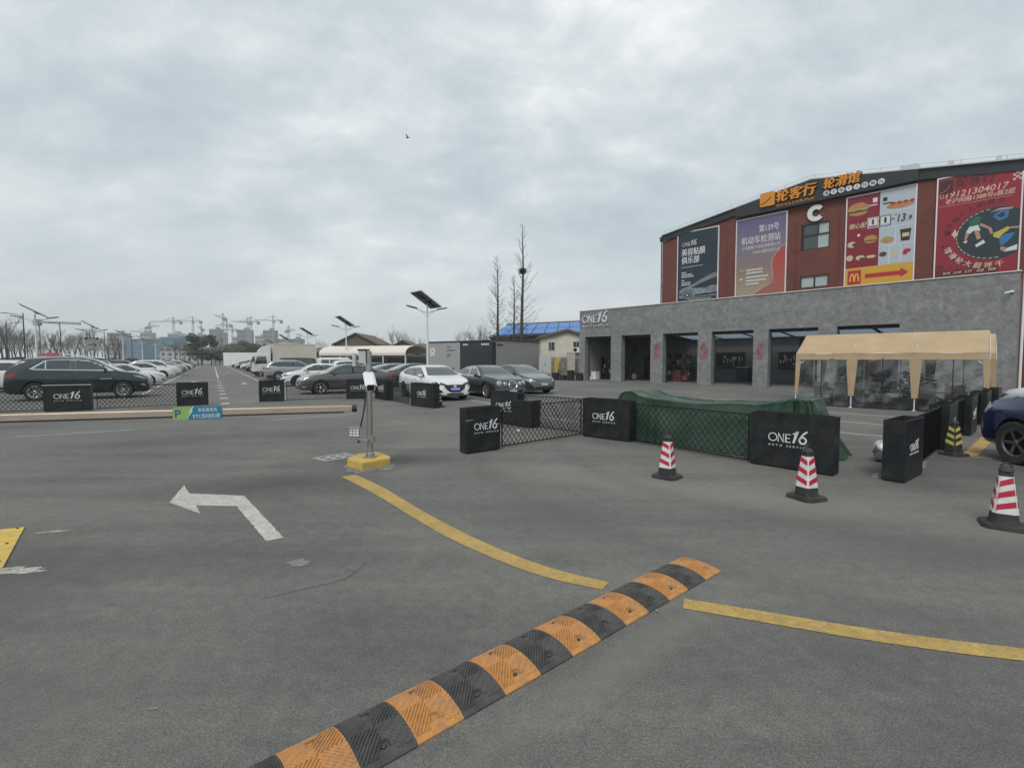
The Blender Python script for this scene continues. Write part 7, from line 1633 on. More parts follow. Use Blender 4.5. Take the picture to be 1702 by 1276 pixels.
sg = MB(); sg.box((5.39, -0.03, 0.0), (0.6, 0.012, 0.185)); sg = sg.build('sign', M('teal sign', (0.012, 0.19, 0.33), 0.4, var=0.04), ba)
w = MB(); flat(w, [(5.092, -0.091), (5.27, -0.091), (5.34, 0.091), (5.092, 0.091)], -0.0385); w.build('green_field', M('lime print', (0.25, 0.4, 0.12), 0.45, var=0.08), sg)
w = MB(); flat(w, [(5.255, -0.091), (5.31, 0.02), (5.285, 0.02), (5.335, 0.091), (5.352, 0.091), (5.32, 0.035), (5.34, 0.035)], -0.0405); add_text(w, '本车库优先', 5.40, 0.012, 0.24, 0.06, -0.0405, 0, 0.02); add_text(w, 'ETC自动扣费', 5.34, -0.075, 0.335, 0.064, -0.0405, 0, 0.02); w.build('lettering', mLOGO, sg)
w = MB(); add_text(w, 'P', 5.12, -0.06, 0.07, 0.11, -0.0415, 0, 0.03); w.build('lettering', M('blue print', (0.02, 0.09, 0.28), 0.45), sg)
ag_ = MB(); ag_.box((-0.25, 0, 0), (0.6, 0.16, 0.16)); ag_.build('arm_clamp', mDARKM, ba)
gt = thing('barrier_gate', 'grey barrier machine cabinet holding the arm', 'barrier gate', (-9.9, 5.2, 0), arz)
MB().box((0, 0.0, 0.42), (0.36, 0.3, 0.84)).build('cabinet', mGALV, gt); MB().box((0, 0, 0.862), (0.4, 0.34, 0.04)).build('lid', mDARKM, gt); MB().box((0, -0.155, 0.4), (0.28, 0.012, 0.7)).build('door', mGALV, gt)
t = thing('yellow_plate', 'yellow painted steel cover plate with bolts on the road at the left edge', 'plate', (0, 0, 0))
w = MB(); w.prism([(-5.3, 4.55), (-4.24, 3.79), (-4.162, 3.88), (-4.942, 4.833), (-5.25, 4.7)], 0.002, 0.012, 'Z'); w.build('plate', mYCON, t)
for x, y in ((-4.96, 4.78), (-4.3, 3.98), (-4.65, 4.38), (-4.28, 3.86)): MB().lathe([(0.002, 0), (0.012, 0), (0.012, 0.006), (0.008, 0.009)], 10, (x, y, 0.012)).build('bolt', mDARKM, t)
t = thing('drain_grate', 'pale concrete drain cover with slots beside the yellow base', 'drain cover', (-3.07, 8.36, 0.002), R(48))
w = MB(); w.box((0, 0, 0.006), (0.62, 0.46, 0.012)); w.build('cover', M('pale concrete', (0.27, 0.265, 0.25), 0.9, var=0.2, scale=8), t)
for i in range(3):
    for j in range(2): MB().box((-0.18 + 0.18 * i, -0.1 + 0.2 * j, 0.013), (0.1, 0.05, 0.004)).build('slot', mCRK, t)
t = thing('manhole_cover', 'round dusty manhole cover in the road before the black planters', 'manhole cover', (1.25, 7.85, 0.0))
w = MB(); w.lathe([(0.001, 0.006), (0.17, 0.006), (0.18, 0.009), (0.2, 0.006), (0.215, 0.002)], 28); w.build('cover', M('dusty cast iron', (0.13, 0.115, 0.095), 0.8, var=0.25, scale=12), t)
w = MB()
for k in range(5): w.box((0, -0.1 + 0.05 * k, 0.008), (0.24 - 0.03 * abs(k - 2), 0.014, 0.005))
w.build('rib', M('dusty iron ribs', (0.17, 0.15, 0.12), 0.8), t)

# ---------------------------------------------------------------- planters and lattice panels
PLH = 0.85
def planter(L_, label, p, q_, side=1, th=0.26, strip=False, logo=True, lw=0.55, lx=None, hh=PLH):
    """p -> q_ is the foot of the lettered face, seen with the face towards -y of the planter."""
    p, q_ = Vector(p), Vector(q_); d = q_ - p; L_ = d.length; rz = math.atan2(d.y, d.x)
    t = thing('planter_box', label, 'planter', (p.x, p.y, 0), rz, 'black planter boxes')
    e = 0.012; w = MB()
    w.box((L_ / 2, e / 2, hh / 2 + 0.01), (L_, e, hh - 0.02)); w.box((L_ / 2, th - e / 2, hh / 2 + 0.01), (L_, e, hh - 0.02))
    w.box((e / 2, th / 2, hh / 2 + 0.01), (e, th - 2 * e, hh - 0.02)); w.box((L_ - e / 2, th / 2, hh / 2 + 0.01), (e, th - 2 * e, hh - 0.02))
    w.build('body', mBLK, t)
    w = MB(); r_ = 0.022
    w.box((L_ / 2, r_ / 2 - 0.004, hh + 0.004), (L_ + 0.01, r_, 0.012)); w.box((L_ / 2, th - r_ / 2 + 0.004, hh + 0.004), (L_ + 0.01, r_, 0.012)); w.box((r_ / 2 - 0.004, th / 2, hh + 0.004), (r_, th - 2 * r_, 0.012)); w.box((L_ - r_ / 2 + 0.004, th / 2, hh + 0.004), (r_, th - 2 * r_, 0.012))
    w.build('rim', mBLK, t)
    w = MB(); w.box((L_ / 2, th / 2, hh * 0.62), (L_ - 2 * e, th - 2 * e, 0.02)); w.build('soil', mSOIL, t)
    for x in (0.06, L_ - 0.06):
        for y in (0.05, th - 0.05): MB().box((x, y, 0.01), (0.05, 0.05, 0.02)).build('foot', mBLKP, t)
    if logo:
        w = MB(); logo_mesh(w, lx if lx is not None else (L_ - lw) / 2, 0.42, lw, -0.006, 0.005); w.build('lettering', mLOGO, t)
    if strip: MB().box((L_ / 2, -0.01, hh + 0.02), (L_ + 0.02, 0.03, 0.025)).build('trim_strip', mGALV, t)
    return t
planter(1, 'black planter with white lettering and a pale top strip below the dark crossover', (-15.26, 15.72), (-14.2, 16.3), strip=True, lw=0.7)
planter(1, 'black lettered planter behind the barrier sign at the left side of the lane', (-12.33, 17.75), (-11.5, 18.3), lw=0.66)
planter(1, 'black lettered planter at the right side of the lane mouth', (-10.21, 19.5), (-9.4, 19.95), lw=0.66)
planter(1, 'black lettered planter half hidden by the camera post', (-7.2, 21.0), (-6.25, 21.25), lw=0.62, lx=0.18)
planter(1, 'black lettered planter just right of the camera post, turned away', (-6.05, 21.3), (-5.2, 20.15), lw=0.66)
planter(1, 'black lettered planter in front of the white hatchback', (-3.78, 18.0), (-2.75, 16.9), lw=0.6)
planter(1, 'black lettered planter behind the nearest lattice panel', (-0.58, 13.1), (0.14, 12.36), lw=0.6)
planter(1, 'nearest left black planter with scratched face and big white lettering', (-0.81, 8.65), (-0.22, 9.12), lw=0.54, lx=0.16, th=0.24, hh=0.82)
ph_ = [o for o in col.objects if o.name.startswith('planter_box')][-1]
w = MB(); w.box((0.02, -0.004, 0.61), (0.09, 0.004, 0.008), ry=R(4)); w.box((0.1, -0.004, 0.615), (0.05, 0.004, 0.006), ry=R(-8)); w.box((0.7, -0.004, 0.5), (0.05, 0.004, 0.007)); so_ = w.build('scratch', mWHTR, ph_); so_['kind'] = 'stuff'
planter(1, 'black lettered planter between the lattice panel and the green tarpaulin', (1.57, 10.72), (2.42, 9.93), lw=0.56, lx=0.26)
planter(1, 'largest black lettered planter behind the middle red cone', (3.91, 7.89), (4.68, 6.99), lw=0.58, lx=0.28)
planter(1, 'tall open black planter seen end on beside the silver foil roll', (5.39, 6.58), (6.11, 7.14), lw=0.42, lx=0.22, th=0.26)
planter(1, 'black planter behind the yellow and black cone', (8.17, 9.0), (8.95, 9.68), lw=0.46, th=0.3)
planter(1, 'black planter third along the fence beside the tent', (10.25, 10.75), (11.05, 11.45), lw=0.5, th=0.34)
planter(1, 'black planter fourth along the fence beside the tent', (12.3, 12.5), (13.1, 13.2), lw=0.5, th=0.34)
planter(1, 'farthest black planter behind the blue car bonnet', (14.2, 14.1), (15.0, 14.8), lw=0.5, th=0.34)
def lattice_panel(a, b, label, z0=0.05, z1=0.8, pitch=0.125, perf=False, bar=0.006):
    a, b = Vector(a), Vector(b); d = b - a; L_ = d.length
    t = thing('lattice_panel', label, 'fence panel', (a.x, a.y, 0), math.atan2(d.y, d.x), 'lattice fence panels')
    w = MB(); f = 0.02
    w.box((L_ / 2, 0, z1), (L_, f, f)); w.box((L_ / 2, 0, z0), (L_, f, f)); w.box((f / 2, 0, (z0 + z1) / 2), (f, f, z1 - z0 - f)); w.box((L_ - f / 2, 0, (z0 + z1) / 2), (f, f, z1 - z0 - f))
    w.build('frame', mBLKM, t)
    H = z1 - z0; w = MB(); sl = 1.22
    for s_ in (1, -1):
        x = -H / sl
        while x < L_ + H / sl:
            xa, za, xb, zb = (x, z0, x + H / sl, z1) if s_ > 0 else (x + H / sl, z0, x, z1)
            pa, pb = Vector((xa, za)), Vector((xb, zb))
            def cl(p, q_, X):
                return p.lerp(q_, (X - p.x) / (q_.x - p.x))
            if max(pa.x, pb.x) > 0 and min(pa.x, pb.x) < L_:
                A_, B_ = pa.copy(), pb.copy()
                for X, lo in ((0, True), (L_, False)):
                    for nm in (0, 1):
                        P_ = A_ if nm == 0 else B_
                        if (P_.x < X if lo else P_.x > X):
                            if nm == 0: A_ = cl(pa, pb, X)
                            else: B_ = cl(pa, pb, X)
                w.tube([(A_.x, 0.004 * s_, A_.y), (B_.x, 0.004 * s_, B_.y)], bar * (1.5 if perf else 1), 4, caps=False)
            x += pitch
    w.build('lattice', mBLKM, t)
    return t
lattice_panel((-19.6, 13.7), (-15.3, 15.9), 'lattice panel running out of the picture below the dark crossover', bar=0.009)
lattice_panel((-14.15, 16.45), (-12.36, 17.85), 'lattice panel between the two planters left of the lane', pitch=0.13, bar=0.009)
lattice_panel((-9.38, 20.1), (-7.22, 21.12), 'lattice panel in front of the grey saloon', bar=0.009)
lattice_panel((-5.15, 20.2), (-3.85, 18.1), 'lattice panel beside the rear wheel of the white hatchback', bar=0.009)
lattice_panel((-0.2, 9.22), (1.55, 10.78), 'nearest lattice panel with open view between two planters', 0.05, 0.8, 0.115)
lattice_panel((0.2, 12.42), (1.9, 10.75), 'second lattice panel crossing behind the nearest one', 0.05, 0.8, 0.115)
lattice_panel((2.5, 9.95), (3.95, 8.0), 'lattice panel in front of the green tarpaulin', 0.04, 0.8, 0.125)
lattice_panel((6.03, 7.25), (8.09, 9.1), 'dense perforated panel between the end planter and the yellow cone', 0.06, 0.82, 0.085, True, 0.0055)
lattice_panel((8.87, 9.78), (10.17, 10.85), 'dense perforated panel between the second and third fence planters', 0.06, 0.82, 0.085, True, 0.0055)
lattice_panel((10.97, 11.55), (12.22, 12.6), 'dense perforated panel between the third and fourth fence planters', 0.06, 0.82, 0.085, True, 0.0055)
lattice_panel((13.02, 13.3), (14.12, 14.2), 'dense perforated panel beside the blue car', 0.06, 0.82, 0.085, True, 0.0055)
t = thing('waste_bin', 'small black bin behind the nearest lattice panel', 'bin', (0.42, 12.25, 0), R(-40))
MB().box((0, 0, 0.33), (0.46, 0.36, 0.62), taper=1.06).build('body', mBLKP, t); MB().box((0, 0, 0.66), (0.52, 0.42, 0.05)).build('lid', mBLKP, t)

# ---------------------------------------------------------------- traffic cones
def cone(mats, tall=0.70, w0=0.36):
    t = thing('traffic_cone', '', 'traffic cone')
    c = w0 / 2; k = 0.3 * c
    oc = [(-c, -c + k), (-c + k, -c), (c - k, -c), (c, -c + k), (c, c - k), (c - k, c), (-c + k, c), (-c, c - k)]
    w = MB(); w.prism(oc, 0.0, 0.03, 'Z'); w.prism([(a * 0.93, b * 0.93) for a, b in oc], 0.03, 0.042, 'Z'); w.build('base', mRUB, t)
    z0, z1, zt = 0.042, tall - 0.09, tall - 0.09
    def half(z): return 0.108 + (0.046 - 0.108) * (z - z0) / (z1 - z0)
    def ring(z, o=0.0):
        h = half(z) + o; b_ = h * 0.32
        return [(h - b_, -h), (h, -h + b_), (h, h - b_), (h - b_, h), (-h + b_, h), (-h, h - b_), (-h, -h + b_), (-h + b_, -h)]
    def shell(mb, za, zb, o, mi=0):
        A_, B_ = ring(za, o), ring(zb, o)
        mb.add([(x, y, za) for x, y in A_] + [(x, y, zb) for x, y in B_], [(i, (i + 1) % 8, 8 + (i + 1) % 8, 8 + i) for i in range(8)] + [tuple(range(7, -1, -1)), tuple(range(8, 16))], mi)
    w = MB(); shell(w, z0, z1, 0); w.build('body', mRUB, t)
    w = MB(); zs0, zs1 = z0 + 0.11, z1 - 0.045; shell(w, zs0, zs1, 0.003); sl = w.build('sleeve', mats[0], t)
    # chevron bands, printed on each face: they rise towards one edge of the face
    w = MB()
    for f in range(4):
        ca, sa = math.cos(R(90 * f)), math.sin(R(90 * f))
        for j in range(3):
            za = zs0 + 0.03 + j * (zs1 - zs0 - 0.02) / 3; up = 0.045 * (1 if f % 2 == 0 else -1)
            pts = []
            for u, dz in ((-1, 0), (1, up), (1, up + 0.058), (-1, 0.058)):
                z = min(max(za + dz - (up if up < 0 else 0), zs0), zs1); h = half(z) + 0.0042; fx = u * (h * 0.8)
                pts.append((fx * ca + h * sa, fx * sa - h * ca, z))
            w.add(pts, [(0, 1, 2, 3)])
    w.build('chevron_band', mats[1], sl, recalc=False)
    w = MB(); w.lathe([(0.05, z1 - 0.01), (0.062, z1 + 0.005), (0.055, z1 + 0.03), (0.035, z1 + 0.05), (0.01, z1 + 0.056)], 14); w.build('top_cap', mRUB, t, smooth=40)
    w = MB(); w.tube([(0.04 * math.cos(R(a)), 0, z1 + 0.045 + 0.042 * math.sin(R(a))) for a in range(0, 181, 15)], 0.009, 8); w.build('handle', mRUB, t)
    return t
C1 = cone((mWHTR, mREDR), 0.66); place(C1, (2.25, 6.95, 0), R(46), 'red and white traffic cone in front of the green tarpaulin', 'red and white traffic cones')
place(copy_tree(C1), (3.62, 5.88, 0), R(20), 'red and white traffic cone before the largest black planter', 'red and white traffic cones')
place(copy_tree(C1), (5.02, 4.87, 0), R(-36), 'red and white traffic cone at the right edge with a ribbon on its side', 'red and white traffic cones')
o = MB().tube([(0, 0, 0), (-0.03, -0.01, 0.01), (-0.05, 0, -0.01), (-0.035, 0.01, -0.03)], 0.005, 5).build('ribbon', mREDR, None, (4.885, 4.82, 0.31)); tag(o, 'scrap of red ribbon tied to the right hand cone', 'ribbon')
C2 = cone((mRUB, mYELR), 0.66); place(C2, (7.9, 8.6, 0), R(10), 'yellow and black traffic cone beside the planter row at the right', 'yellow and black traffic cones')
place(copy_tree(C2), (-2.62, 17.35, 0), R(30), 'yellow and black traffic cone before the white hatchback bumper', 'yellow and black traffic cones')
place(copy_tree(C2), (0.35, 13.2, 0), R(10), 'yellow and black traffic cone hidden behind the small black bin', 'yellow and black traffic cones')

# ---------------------------------------------------------------- green tarpaulin over a long load
def tarp():
    from mathutils import noise
    L_, W_, H_ = 3.75, 1.15, 0.95
    n, m = 300, 44; vs = []; fs = []
    def sup(t, a, b, e):
        c, s = math.cos(t), math.sin(t); return a * math.copysign(abs(c) ** e, c), b * math.copysign(abs(s) ** e, s)
    def tri(x): x = x % 1.0; return 1 - abs(2 * x - 1)
    for j in range(m + 1):
        v = j / m
        for i in range(n):
            t = 2 * math.pi * i / n; c, s = math.cos(t), math.sin(t)
            pn = noise.noise(Vector((c * 2.3, s * 2.3, 0.7))); pn2 = noise.noise(Vector((c * 6.5, s * 6.5, 3.1)))
            corner = math.exp(-((abs(c) - 0.8) / 0.24) ** 2)
            if v < 0.66:
                u = v / 0.66; e = 0.36 + 0.16 * (1 - u)
                crease = (tri(t * 3.1 + 0.6 * pn) ** 2 - 0.4) * 0.15 + (tri(t * 6.7 + 1.3 * pn2) ** 3 - 0.25) * 0.12
                fold = crease * (1 - 0.75 * u) * (0.4 + 1.5 * corner) + 0.05 * pn * (1 - u) + 0.02 * pn2
                flare = 0.17 * (1 - u) ** 2.0 + (0.20 if c < 0 else 0.10) * corner * (1 - u) ** 1.5
                x, y = sup(t, L_ / 2 * (1 + flare * 0.75 + fold * 0.5), W_ / 2 * (1 + flare * 1.25 + fold * 1.3), e)
                if c < -0.5: x *= 1 + 0.13 * (1 - u)
                z = H_ * (1 - (1 - u) ** 1.35) + 0.03 * math.sin(9 * u + 5 * pn) * math.sin(math.pi * u)
                bulge = 0.05 * noise.noise(Vector((x * 1.4, y * 1.4, z * 2.0)))
                y += bulge * math.sin(math.pi * u) * (1 if y > 0 else -1)
            else:
                u = (v - 0.66) / 0.34; k = 1 - u
                x, y = sup(t, L_ / 2 * max(k, 0.002), W_ / 2 * max(k, 0.002), 0.36 + 0.5 * u)
                z = H_ + 0.02 * math.sin(math.pi * u * 0.5)
            s_ = max(0.0, min(1.0, z / H_)); xx = x / (L_ / 2)
            hump = -0.10 * (1 - xx * xx) + 0.10 * math.exp(-((xx + 0.8) / 0.13) ** 2) + 0.02 * math.exp(-((xx + 0.42) / 0.12) ** 2) + 0.03 * math.exp(-((xx - 0.32) / 0.11) ** 2) + 0.05 * math.exp(-((xx - 0.86) / 0.16) ** 2) + 0.05 * max(0, xx)
            z += s_ ** 2 * hump + s_ * 0.022 * noise.noise(Vector((x * 2.6, y * 3.2, 5.0))) + s_ * 0.014 * noise.noise(Vector((x * 8, y * 8, 9.0)))
            # creases running from the raised ends down across the top
            z += s_ * 0.035 * corner * (tri(t * 9.3 + pn2) - 0.5)
            x += 0.018 * noise.noise(Vector((x * 5, z * 6, y * 3)))
            vs.append((x, y, max(z, 0.010 + 0.012 * abs(pn2))))
        if j:
            for i in range(n): i2 = (i + 1) % n; fs.append(((j - 1) * n + i, (j - 1) * n + i2, j * n + i2, j * n + i))
    fs.append(tuple(m * n + i for i in range(n)))
    mb = MB(); mb.add(vs, fs); return mb
tp = thing('tarpaulin_heap', 'long low load covered with a creased green tarpaulin', 'tarpaulin', (3.98, 9.66, 0), math.atan2(-2.85, 2.5))
tarp().build('tarpaulin', mTARP, tp, smooth=60)
w = MB()
q = random.Random(3)
for (x0_, y0_, x1_, y1_) in ((1.8, -0.35, 2.25, -0.2), (1.85, 0.1, 2.2, 0.3), (-1.9, 0.45, -2.4, 0.75)):
    n = 10; vs = []; fs = []
    for i in range(n + 1):
        u = i / n
        for s_ in (-1, 0, 1):
            vs.append((x0_ + (x1_ - x0_) * u, y0_ + (y1_ - y0_) * u + s_ * 0.16 * (1 - 0.6 * u), 0.03 + ((0.4 * (1 - u) ** 2 + 0.05) if s_ == 0 else 0.1 * (1 - u)) + q.uniform(0, 0.02)))
    for i in range(n):
        for s_ in (0, 1): fs.append((i * 3 + s_, i * 3 + s_ + 1, i * 3 + s_ + 4, i * 3 + s_ + 3))
    w.add(vs, fs)
w.build('trailing_hem', mTARP, tp, smooth=60, recalc=False)
# ---- crumpled foil roll
w = MB(); q = random.Random(6); nn, mm = 18, 16; vs = []; fs = []
for j in range(mm + 1):
    u = j / mm; rr = 0.18 * math.sqrt(max(0.0, 1 - (2 * u - 1) ** 6)) + 0.004
    for i in range(nn):
        a = 2 * math.pi * i / nn; r_ = rr * (1 + q.uniform(-0.07, 0.07)); vs.append(((u - 0.5) * 0.55, r_ * math.cos(a), 0.18 + r_ * math.sin(a)))
for j in range(mm):
    for i in range(nn): i2 = (i + 1) % nn; fs.append((j * nn + i, j * nn + i2, (j + 1) * nn + i2, (j + 1) * nn + i))
w.add(vs, fs); o = w.build('foil_roll', mFOIL, None, (6.32, 7.98, 0.0), R(-35), smooth=38); tag(o, 'crumpled silver foil roll lying behind the end planter', 'foil roll')

# ---------------------------------------------------------------- party tents
TRZ = math.atan2(14.88 - 18.45, 14.67 - 10.83)
def tent(label, group):
    t = thing('party_tent', label, 'tent', (0, 0, 0), 0, group)
    L_, D_, E_, P_ = 5.24, 3.0, 1.95, 2.68
    ns, nd = 30, 12; vs = []; fs = []
    for i in range(ns + 1):
        x = L_ * i / ns
        sagx = 0.03 * abs(math.sin(math.pi * 3 * i / ns))
        for j in range(nd + 1):
            v = 2 * j / nd - 1; z = P_ + (E_ - P_) * abs(v) - 0.03 * math.sin(math.pi * abs(v)) - sagx * abs(v) ** 2
            vs.append((x, D_ / 2 + v * D_ / 2 * 1.02, z))
    for i in range(ns):
        for j in range(nd): k = i * (nd + 1) + j; fs.append((k, k + 1, k + nd + 2, k + nd + 1))
    w = MB(); w.add(vs, fs); w.build('roof', mTENT, t, smooth=25, recalc=False)
    for y, s_ in ((-0.035, 1), (D_ + 0.035, -1)):       # valances with a soft wave
        vs = []; fs = []; n_ = 40
        for i in range(n_ + 1):
            x = L_ * i / n_; yy = y - s_ * 0.012 * math.sin(9 * x)
            vs += [(x, y, E_ - 0.0 - 0.03 * abs(math.sin(math.pi * 3 * i / n_))), (x, yy, E_ - 0.13), (x, yy - s_ * 0.01, E_ - 0.24)]
        for i in range(n_):
            for j in (0, 1): k = i * 3 + j; fs.append((k, k + 1, k + 4, k + 3))
        w = MB(); w.add(vs, fs); w.build('valance', mTENT, t, smooth=40, recalc=False)
    for x in (0, L_):                                  # gable edging: tan strips round dark openings
        w = MB(); w.prism([(0, E_ - 0.2), (0.28, E_ - 0.2), (D_ / 2, P_ - 0.16), (D_ - 0.28, E_ - 0.2), (D_, E_ - 0.2), (D_, E_), (D_ / 2, P_), (0, E_)], x - 0.006, x + 0.006, 'X'); w.build('gable_trim', mTENT, t)
    px = [0.0, L_ / 3, 2 * L_ / 3, L_]
    for y in (0, D_):
        for x in px:
            MB().tube([(x, y, 0), (x, y, E_)], 0.019, 8).build('post', mWHITE, t); MB().box((x, y, 0.012), (0.1, 0.1, 0.024)).build('post_foot', mWHITE, t)
    for x in px:
        MB().tube([(x, 0, E_ - 0.02), (x, D_ / 2, P_ - 0.06), (x, D_, E_ - 0.02)], 0.018, 6).build('rafter', mWHITE, t)
    for y, z in ((0, E_ - 0.03), (D_, E_ - 0.03), (D_ / 2, P_ - 0.07)): MB().tube([(0, y, z), (L_, y, z)], 0.018, 6).build('purlin', mWHITE, t)
    for x, s_ in ((0.03, 1), (L_ - 0.03, -1)): MB().tube([(x, -0.01, E_ - 0.5), (x + 0.3 * s_, -0.01, E_ - 0.2)], 0.018, 6).build('corner_brace', mWHITE, t)
    for i, x in enumerate(px):                         # tapering tan sleeves down the posts
        w = MB(); a0_, a1_ = (-0.17, 0.17) if 0 < i < 3 else ((-0.02, 0.16) if i == 0 else (-0.16, 0.02))
        pts = [(x + a0_, E_ - 0.22), (x + a1_, E_ - 0.22), (x + (a1_ * 0.35 + 0.02), 0.42), (x + (a0_ * 0.35 - 0.02), 0.42)]
        w.prism(pts, -0.045, -0.035, 'Y'); w.build('post_sleeve', mTENT, t)
    def sheet(x0_, y0_, x1_, y1_, z0_, z1_, seed):
        q = random.Random(seed); n_, m_ = 26, 22; vs = []; fs = []; d = Vector((x1_ - x0_, y1_ - y0_)); nrm = Vector((-d.y, d.x)).normalized(); a_ = [q.uniform(0, 6.28) for _ in range(6)]
        for j in range(m_ + 1):
            z = z0_ + (z1_ - z0_) * j / m_
            for i in range(n_ + 1):
                u = i / n_; e = math.sin(math.pi * u); low = 1 - j / m_
                o_ = (0.02 * math.sin(8 * u + 5 * z + a_[0]) + 0.014 * math.sin(19 * u - 9 * z + a_[1]) + 0.012 * low * math.sin(31 * z + 4 * u + a_[2]) + 0.02 * low * math.sin(12 * z - 6 * u + a_[3])) * e
                vs.append((x0_ + d.x * u + nrm.x * o_, y0_ + d.y * u + nrm.y * o_, z))
        for j in range(m_):
            for i in range(n_): k = j * (n_ + 1) + i; fs.append((k, k + 1, k + n_ + 2, k + n_ + 1))
        w = MB(); w.add(vs, fs); w.build('clear_wall', mPVC, t, smooth=80, recalc=False)
    for i in range(3): sheet(px[i] + 0.02, -0.01, px[i + 1] - 0.02, -0.01, 0.04, E_ - 0.2, 30 + i)
    sheet(L_, 0.02, L_, D_ - 0.02, 0.04, E_ + 0.1, 40)
    for i in range(3):
        xm = (px[i] + px[i + 1]) / 2 + 0.05 * (i - 1); w = MB(); w.box((xm, -0.045, 0.9), (0.025, 0.008, 1.75)); w.build('zip_strip', mZIP, t)
    return t
T1 = tent('front tan party tent with clear vinyl walls before the garage', 'tan party tents'); place(T1, (10.83, 18.45, 0), TRZ)
tv = Vector((-math.sin(TRZ), math.cos(TRZ))); tu = Vector((math.cos(TRZ), math.sin(TRZ)))
T2 = copy_tree(T1); p2 = Vector((10.83, 18.45)) + tv * 3.25 + tu * 0.25; place(T2, (*p2, 0), TRZ, 'rear tan party tent, only its right gable showing behind the front tent', 'tan party tents')
def TW(x, y): p = Vector((10.83, 18.45)) + tu * x + tv * y; return (p.x, p.y, 0)
mSEAT = M('beige canvas seat', (0.36, 0.32, 0.26), 0.8); mWOODT = M('dark slatted table', (0.05, 0.045, 0.04), 0.6)
def camp_chair():
    t = thing('camp_chair', '', 'chair')
    MB().box((0, 0, 0.42), (0.5, 0.46, 0.05)).build('seat', mSEAT, t); MB().box((0, 0.25, 0.68), (0.5, 0.05, 0.42), rx=R(-12)).build('backrest', mSEAT, t)
    for x in (-0.25, 0.25):
        MB().tube([(x, -0.22, 0), (x, 0.2, 0.6)], 0.014, 6).build('leg', mDARKM, t); MB().tube([(x, 0.22, 0), (x, -0.2, 0.6)], 0.014, 6).build('leg', mDARKM, t); MB().box((x, -0.02, 0.62), (0.05, 0.46, 0.03)).build('armrest', mWOODT, t)
    return t
CH = camp_chair()
for i, (x, y, a, l) in enumerate(((0.75, 0.8, 170, 'beige camp chair at the left end inside the front tent'), (1.35, 0.5, 200, 'beige camp chair by the first tent post'), (1.9, 0.9, 150, 'beige camp chair just right of the first tent post'), (3.75, 0.6, 185, 'beige camp chair by the second tent post'), (4.5, 0.9, 175, 'beige camp chair at the right end inside the front tent'))):
    place(CH if i == 0 else copy_tree(CH), TW(x, y), TRZ + R(a), l, 'camp chairs inside the tent')
def camp_table():
    t = thing('camp_table', '', 'table')
    for k in range(5): MB().box((0, -0.24 + 0.12 * k, 0.55), (0.9, 0.1, 0.025)).build('slat', mWOODT, t)
    for s_ in (-1, 1):
        MB().tube([(-0.4 * s_, 0.2, 0), (0.4 * s_, 0.2, 0.53)], 0.012, 6).build('leg', mDARKM, t); MB().tube([(-0.4 * s_, -0.2, 0), (0.4 * s_, -0.2, 0.53)], 0.012, 6).build('leg', mDARKM, t)
    return t
CT = camp_table(); place(CT, TW(1.2, 1.25), TRZ, 'low slatted camp table at the left end of the tent', 'camp tables inside the tent'); place(copy_tree(CT), TW(2.9, 1.0), TRZ, 'low slatted camp table in the middle of the tent', 'camp tables inside the tent'); place(copy_tree(CT), TW(4.2, 1.7), TRZ, 'low slatted camp table at the right end of the tent', 'camp tables inside the tent')
def pot_plant(seed):
    t = thing('potted_plant', '', 'plant'); MB().lathe([(0.12, 0), (0.2, 0.3), (0.21, 0.36), (0.17, 0.35)], 16).build('pot', mDARKM, t)
    q = random.Random(seed); w = MB()
    for _ in range(110):
        a = q.uniform(0, 6.28); h = q.uniform(0.4, 1.25); r_ = q.uniform(0.05, 0.34); p = Vector((r_ * math.cos(a), r_ * math.sin(a), h)); d = Vector((math.cos(a), math.sin(a), q.uniform(-0.4, 0.8))).normalized() * q.uniform(0.08, 0.18); b = d.orthogonal().normalized() * 0.04
        w.add([p - d, p + b, p + d, p - b], [(0, 1, 2, 3)])
    w.tube([(0, 0, 0.3), (0, 0, 1.1)], 0.02, 5); w.build('foliage', mLEAF, t, recalc=False); return t
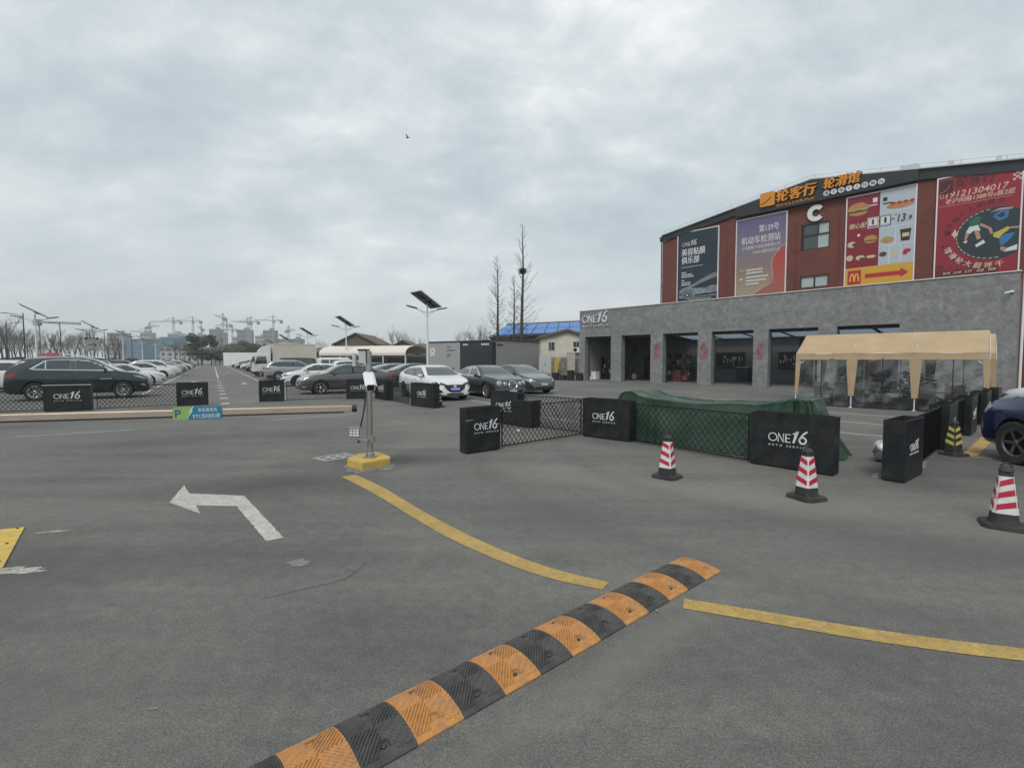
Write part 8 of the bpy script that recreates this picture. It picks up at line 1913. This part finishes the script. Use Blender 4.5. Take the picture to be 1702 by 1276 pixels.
for i, (x, y, l) in enumerate(((2.35, 2.3, 'leafy potted plant in the middle of the tent'), (3.2, 2.4, 'leafy potted plant right of the tent middle'), (3.6, 1.9, 'leafy potted plant behind the second tent post'))): place(pot_plant(60 + i), TW(x, y), 0, l, 'potted plants inside the tent')
t = thing('storage_tub', 'dark storage tub on the tent floor by the second post', 'tub', TW(3.15, 0.35), TRZ); MB().box((0, 0, 0.18), (0.6, 0.36, 0.34), taper=1.1).build('body', mDARKM, t); MB().box((0, 0, 0.37), (0.7, 0.44, 0.04)).build('lid', mBLKP, t)
# loose stone crumbs on the road
for i, (x, y, s_) in enumerate(((-0.55, 1.98, 0.02), (0.98, 3.2, 0.018), (5.0, 19.5, 0.06), (9.4, 24.5, 0.07), (0.15, 11.4, 0.07), (0.45, 2.85, 0.014))):
    bmx = bmesh.new(); bmesh.ops.create_icosphere(bmx, subdivisions=1, radius=s_)
    for v in bmx.verts: v.co *= rnd.uniform(0.6, 1.1); v.co.z = v.co.z * 0.6 + s_ * 0.4
    me = bpy.data.meshes.new('stone'); bmx.to_mesh(me); bmx.free(); me.materials.append(mLOGO if s_ > 0.05 else mSTONE)
    o = link('road_pebble' if s_ < 0.05 else 'litter_scrap', me, None, (x, y, 0)); tag(o, ['pale pebble beside the near end of the speed bump', 'pale pebble under the middle of the speed bump edge', 'scrap of white litter on the forecourt left of the third bay', 'scrap of white litter on the forecourt near the tent', 'crumpled white litter behind the nearest lattice panel', 'tiny pebble on the road left of the speed bump'][i], 'pebble' if s_ < 0.05 else 'litter')

# ---------------------------------------------------------------- the hazy air of the day
hz = MB(); hz.box((0, 510, 40), (2300, 1700, 84))
mHAZE = bpy.data.materials.new('haze'); mHAZE.use_nodes = True
th_ = mHAZE.node_tree; th_.nodes.clear()
ho = th_.nodes.new('ShaderNodeOutputMaterial'); hv = th_.nodes.new('ShaderNodeVolumePrincipled')
hv.inputs['Color'].default_value = (0.86, 0.9, 0.93, 1); hv.inputs['Density'].default_value = 0.00055; hv.inputs['Anisotropy'].default_value = 0.0
th_.links.new(hv.outputs[0], ho.inputs['Volume'])
ho_ = hz.build('haze', mHAZE); ho_['kind'] = 'stuff'
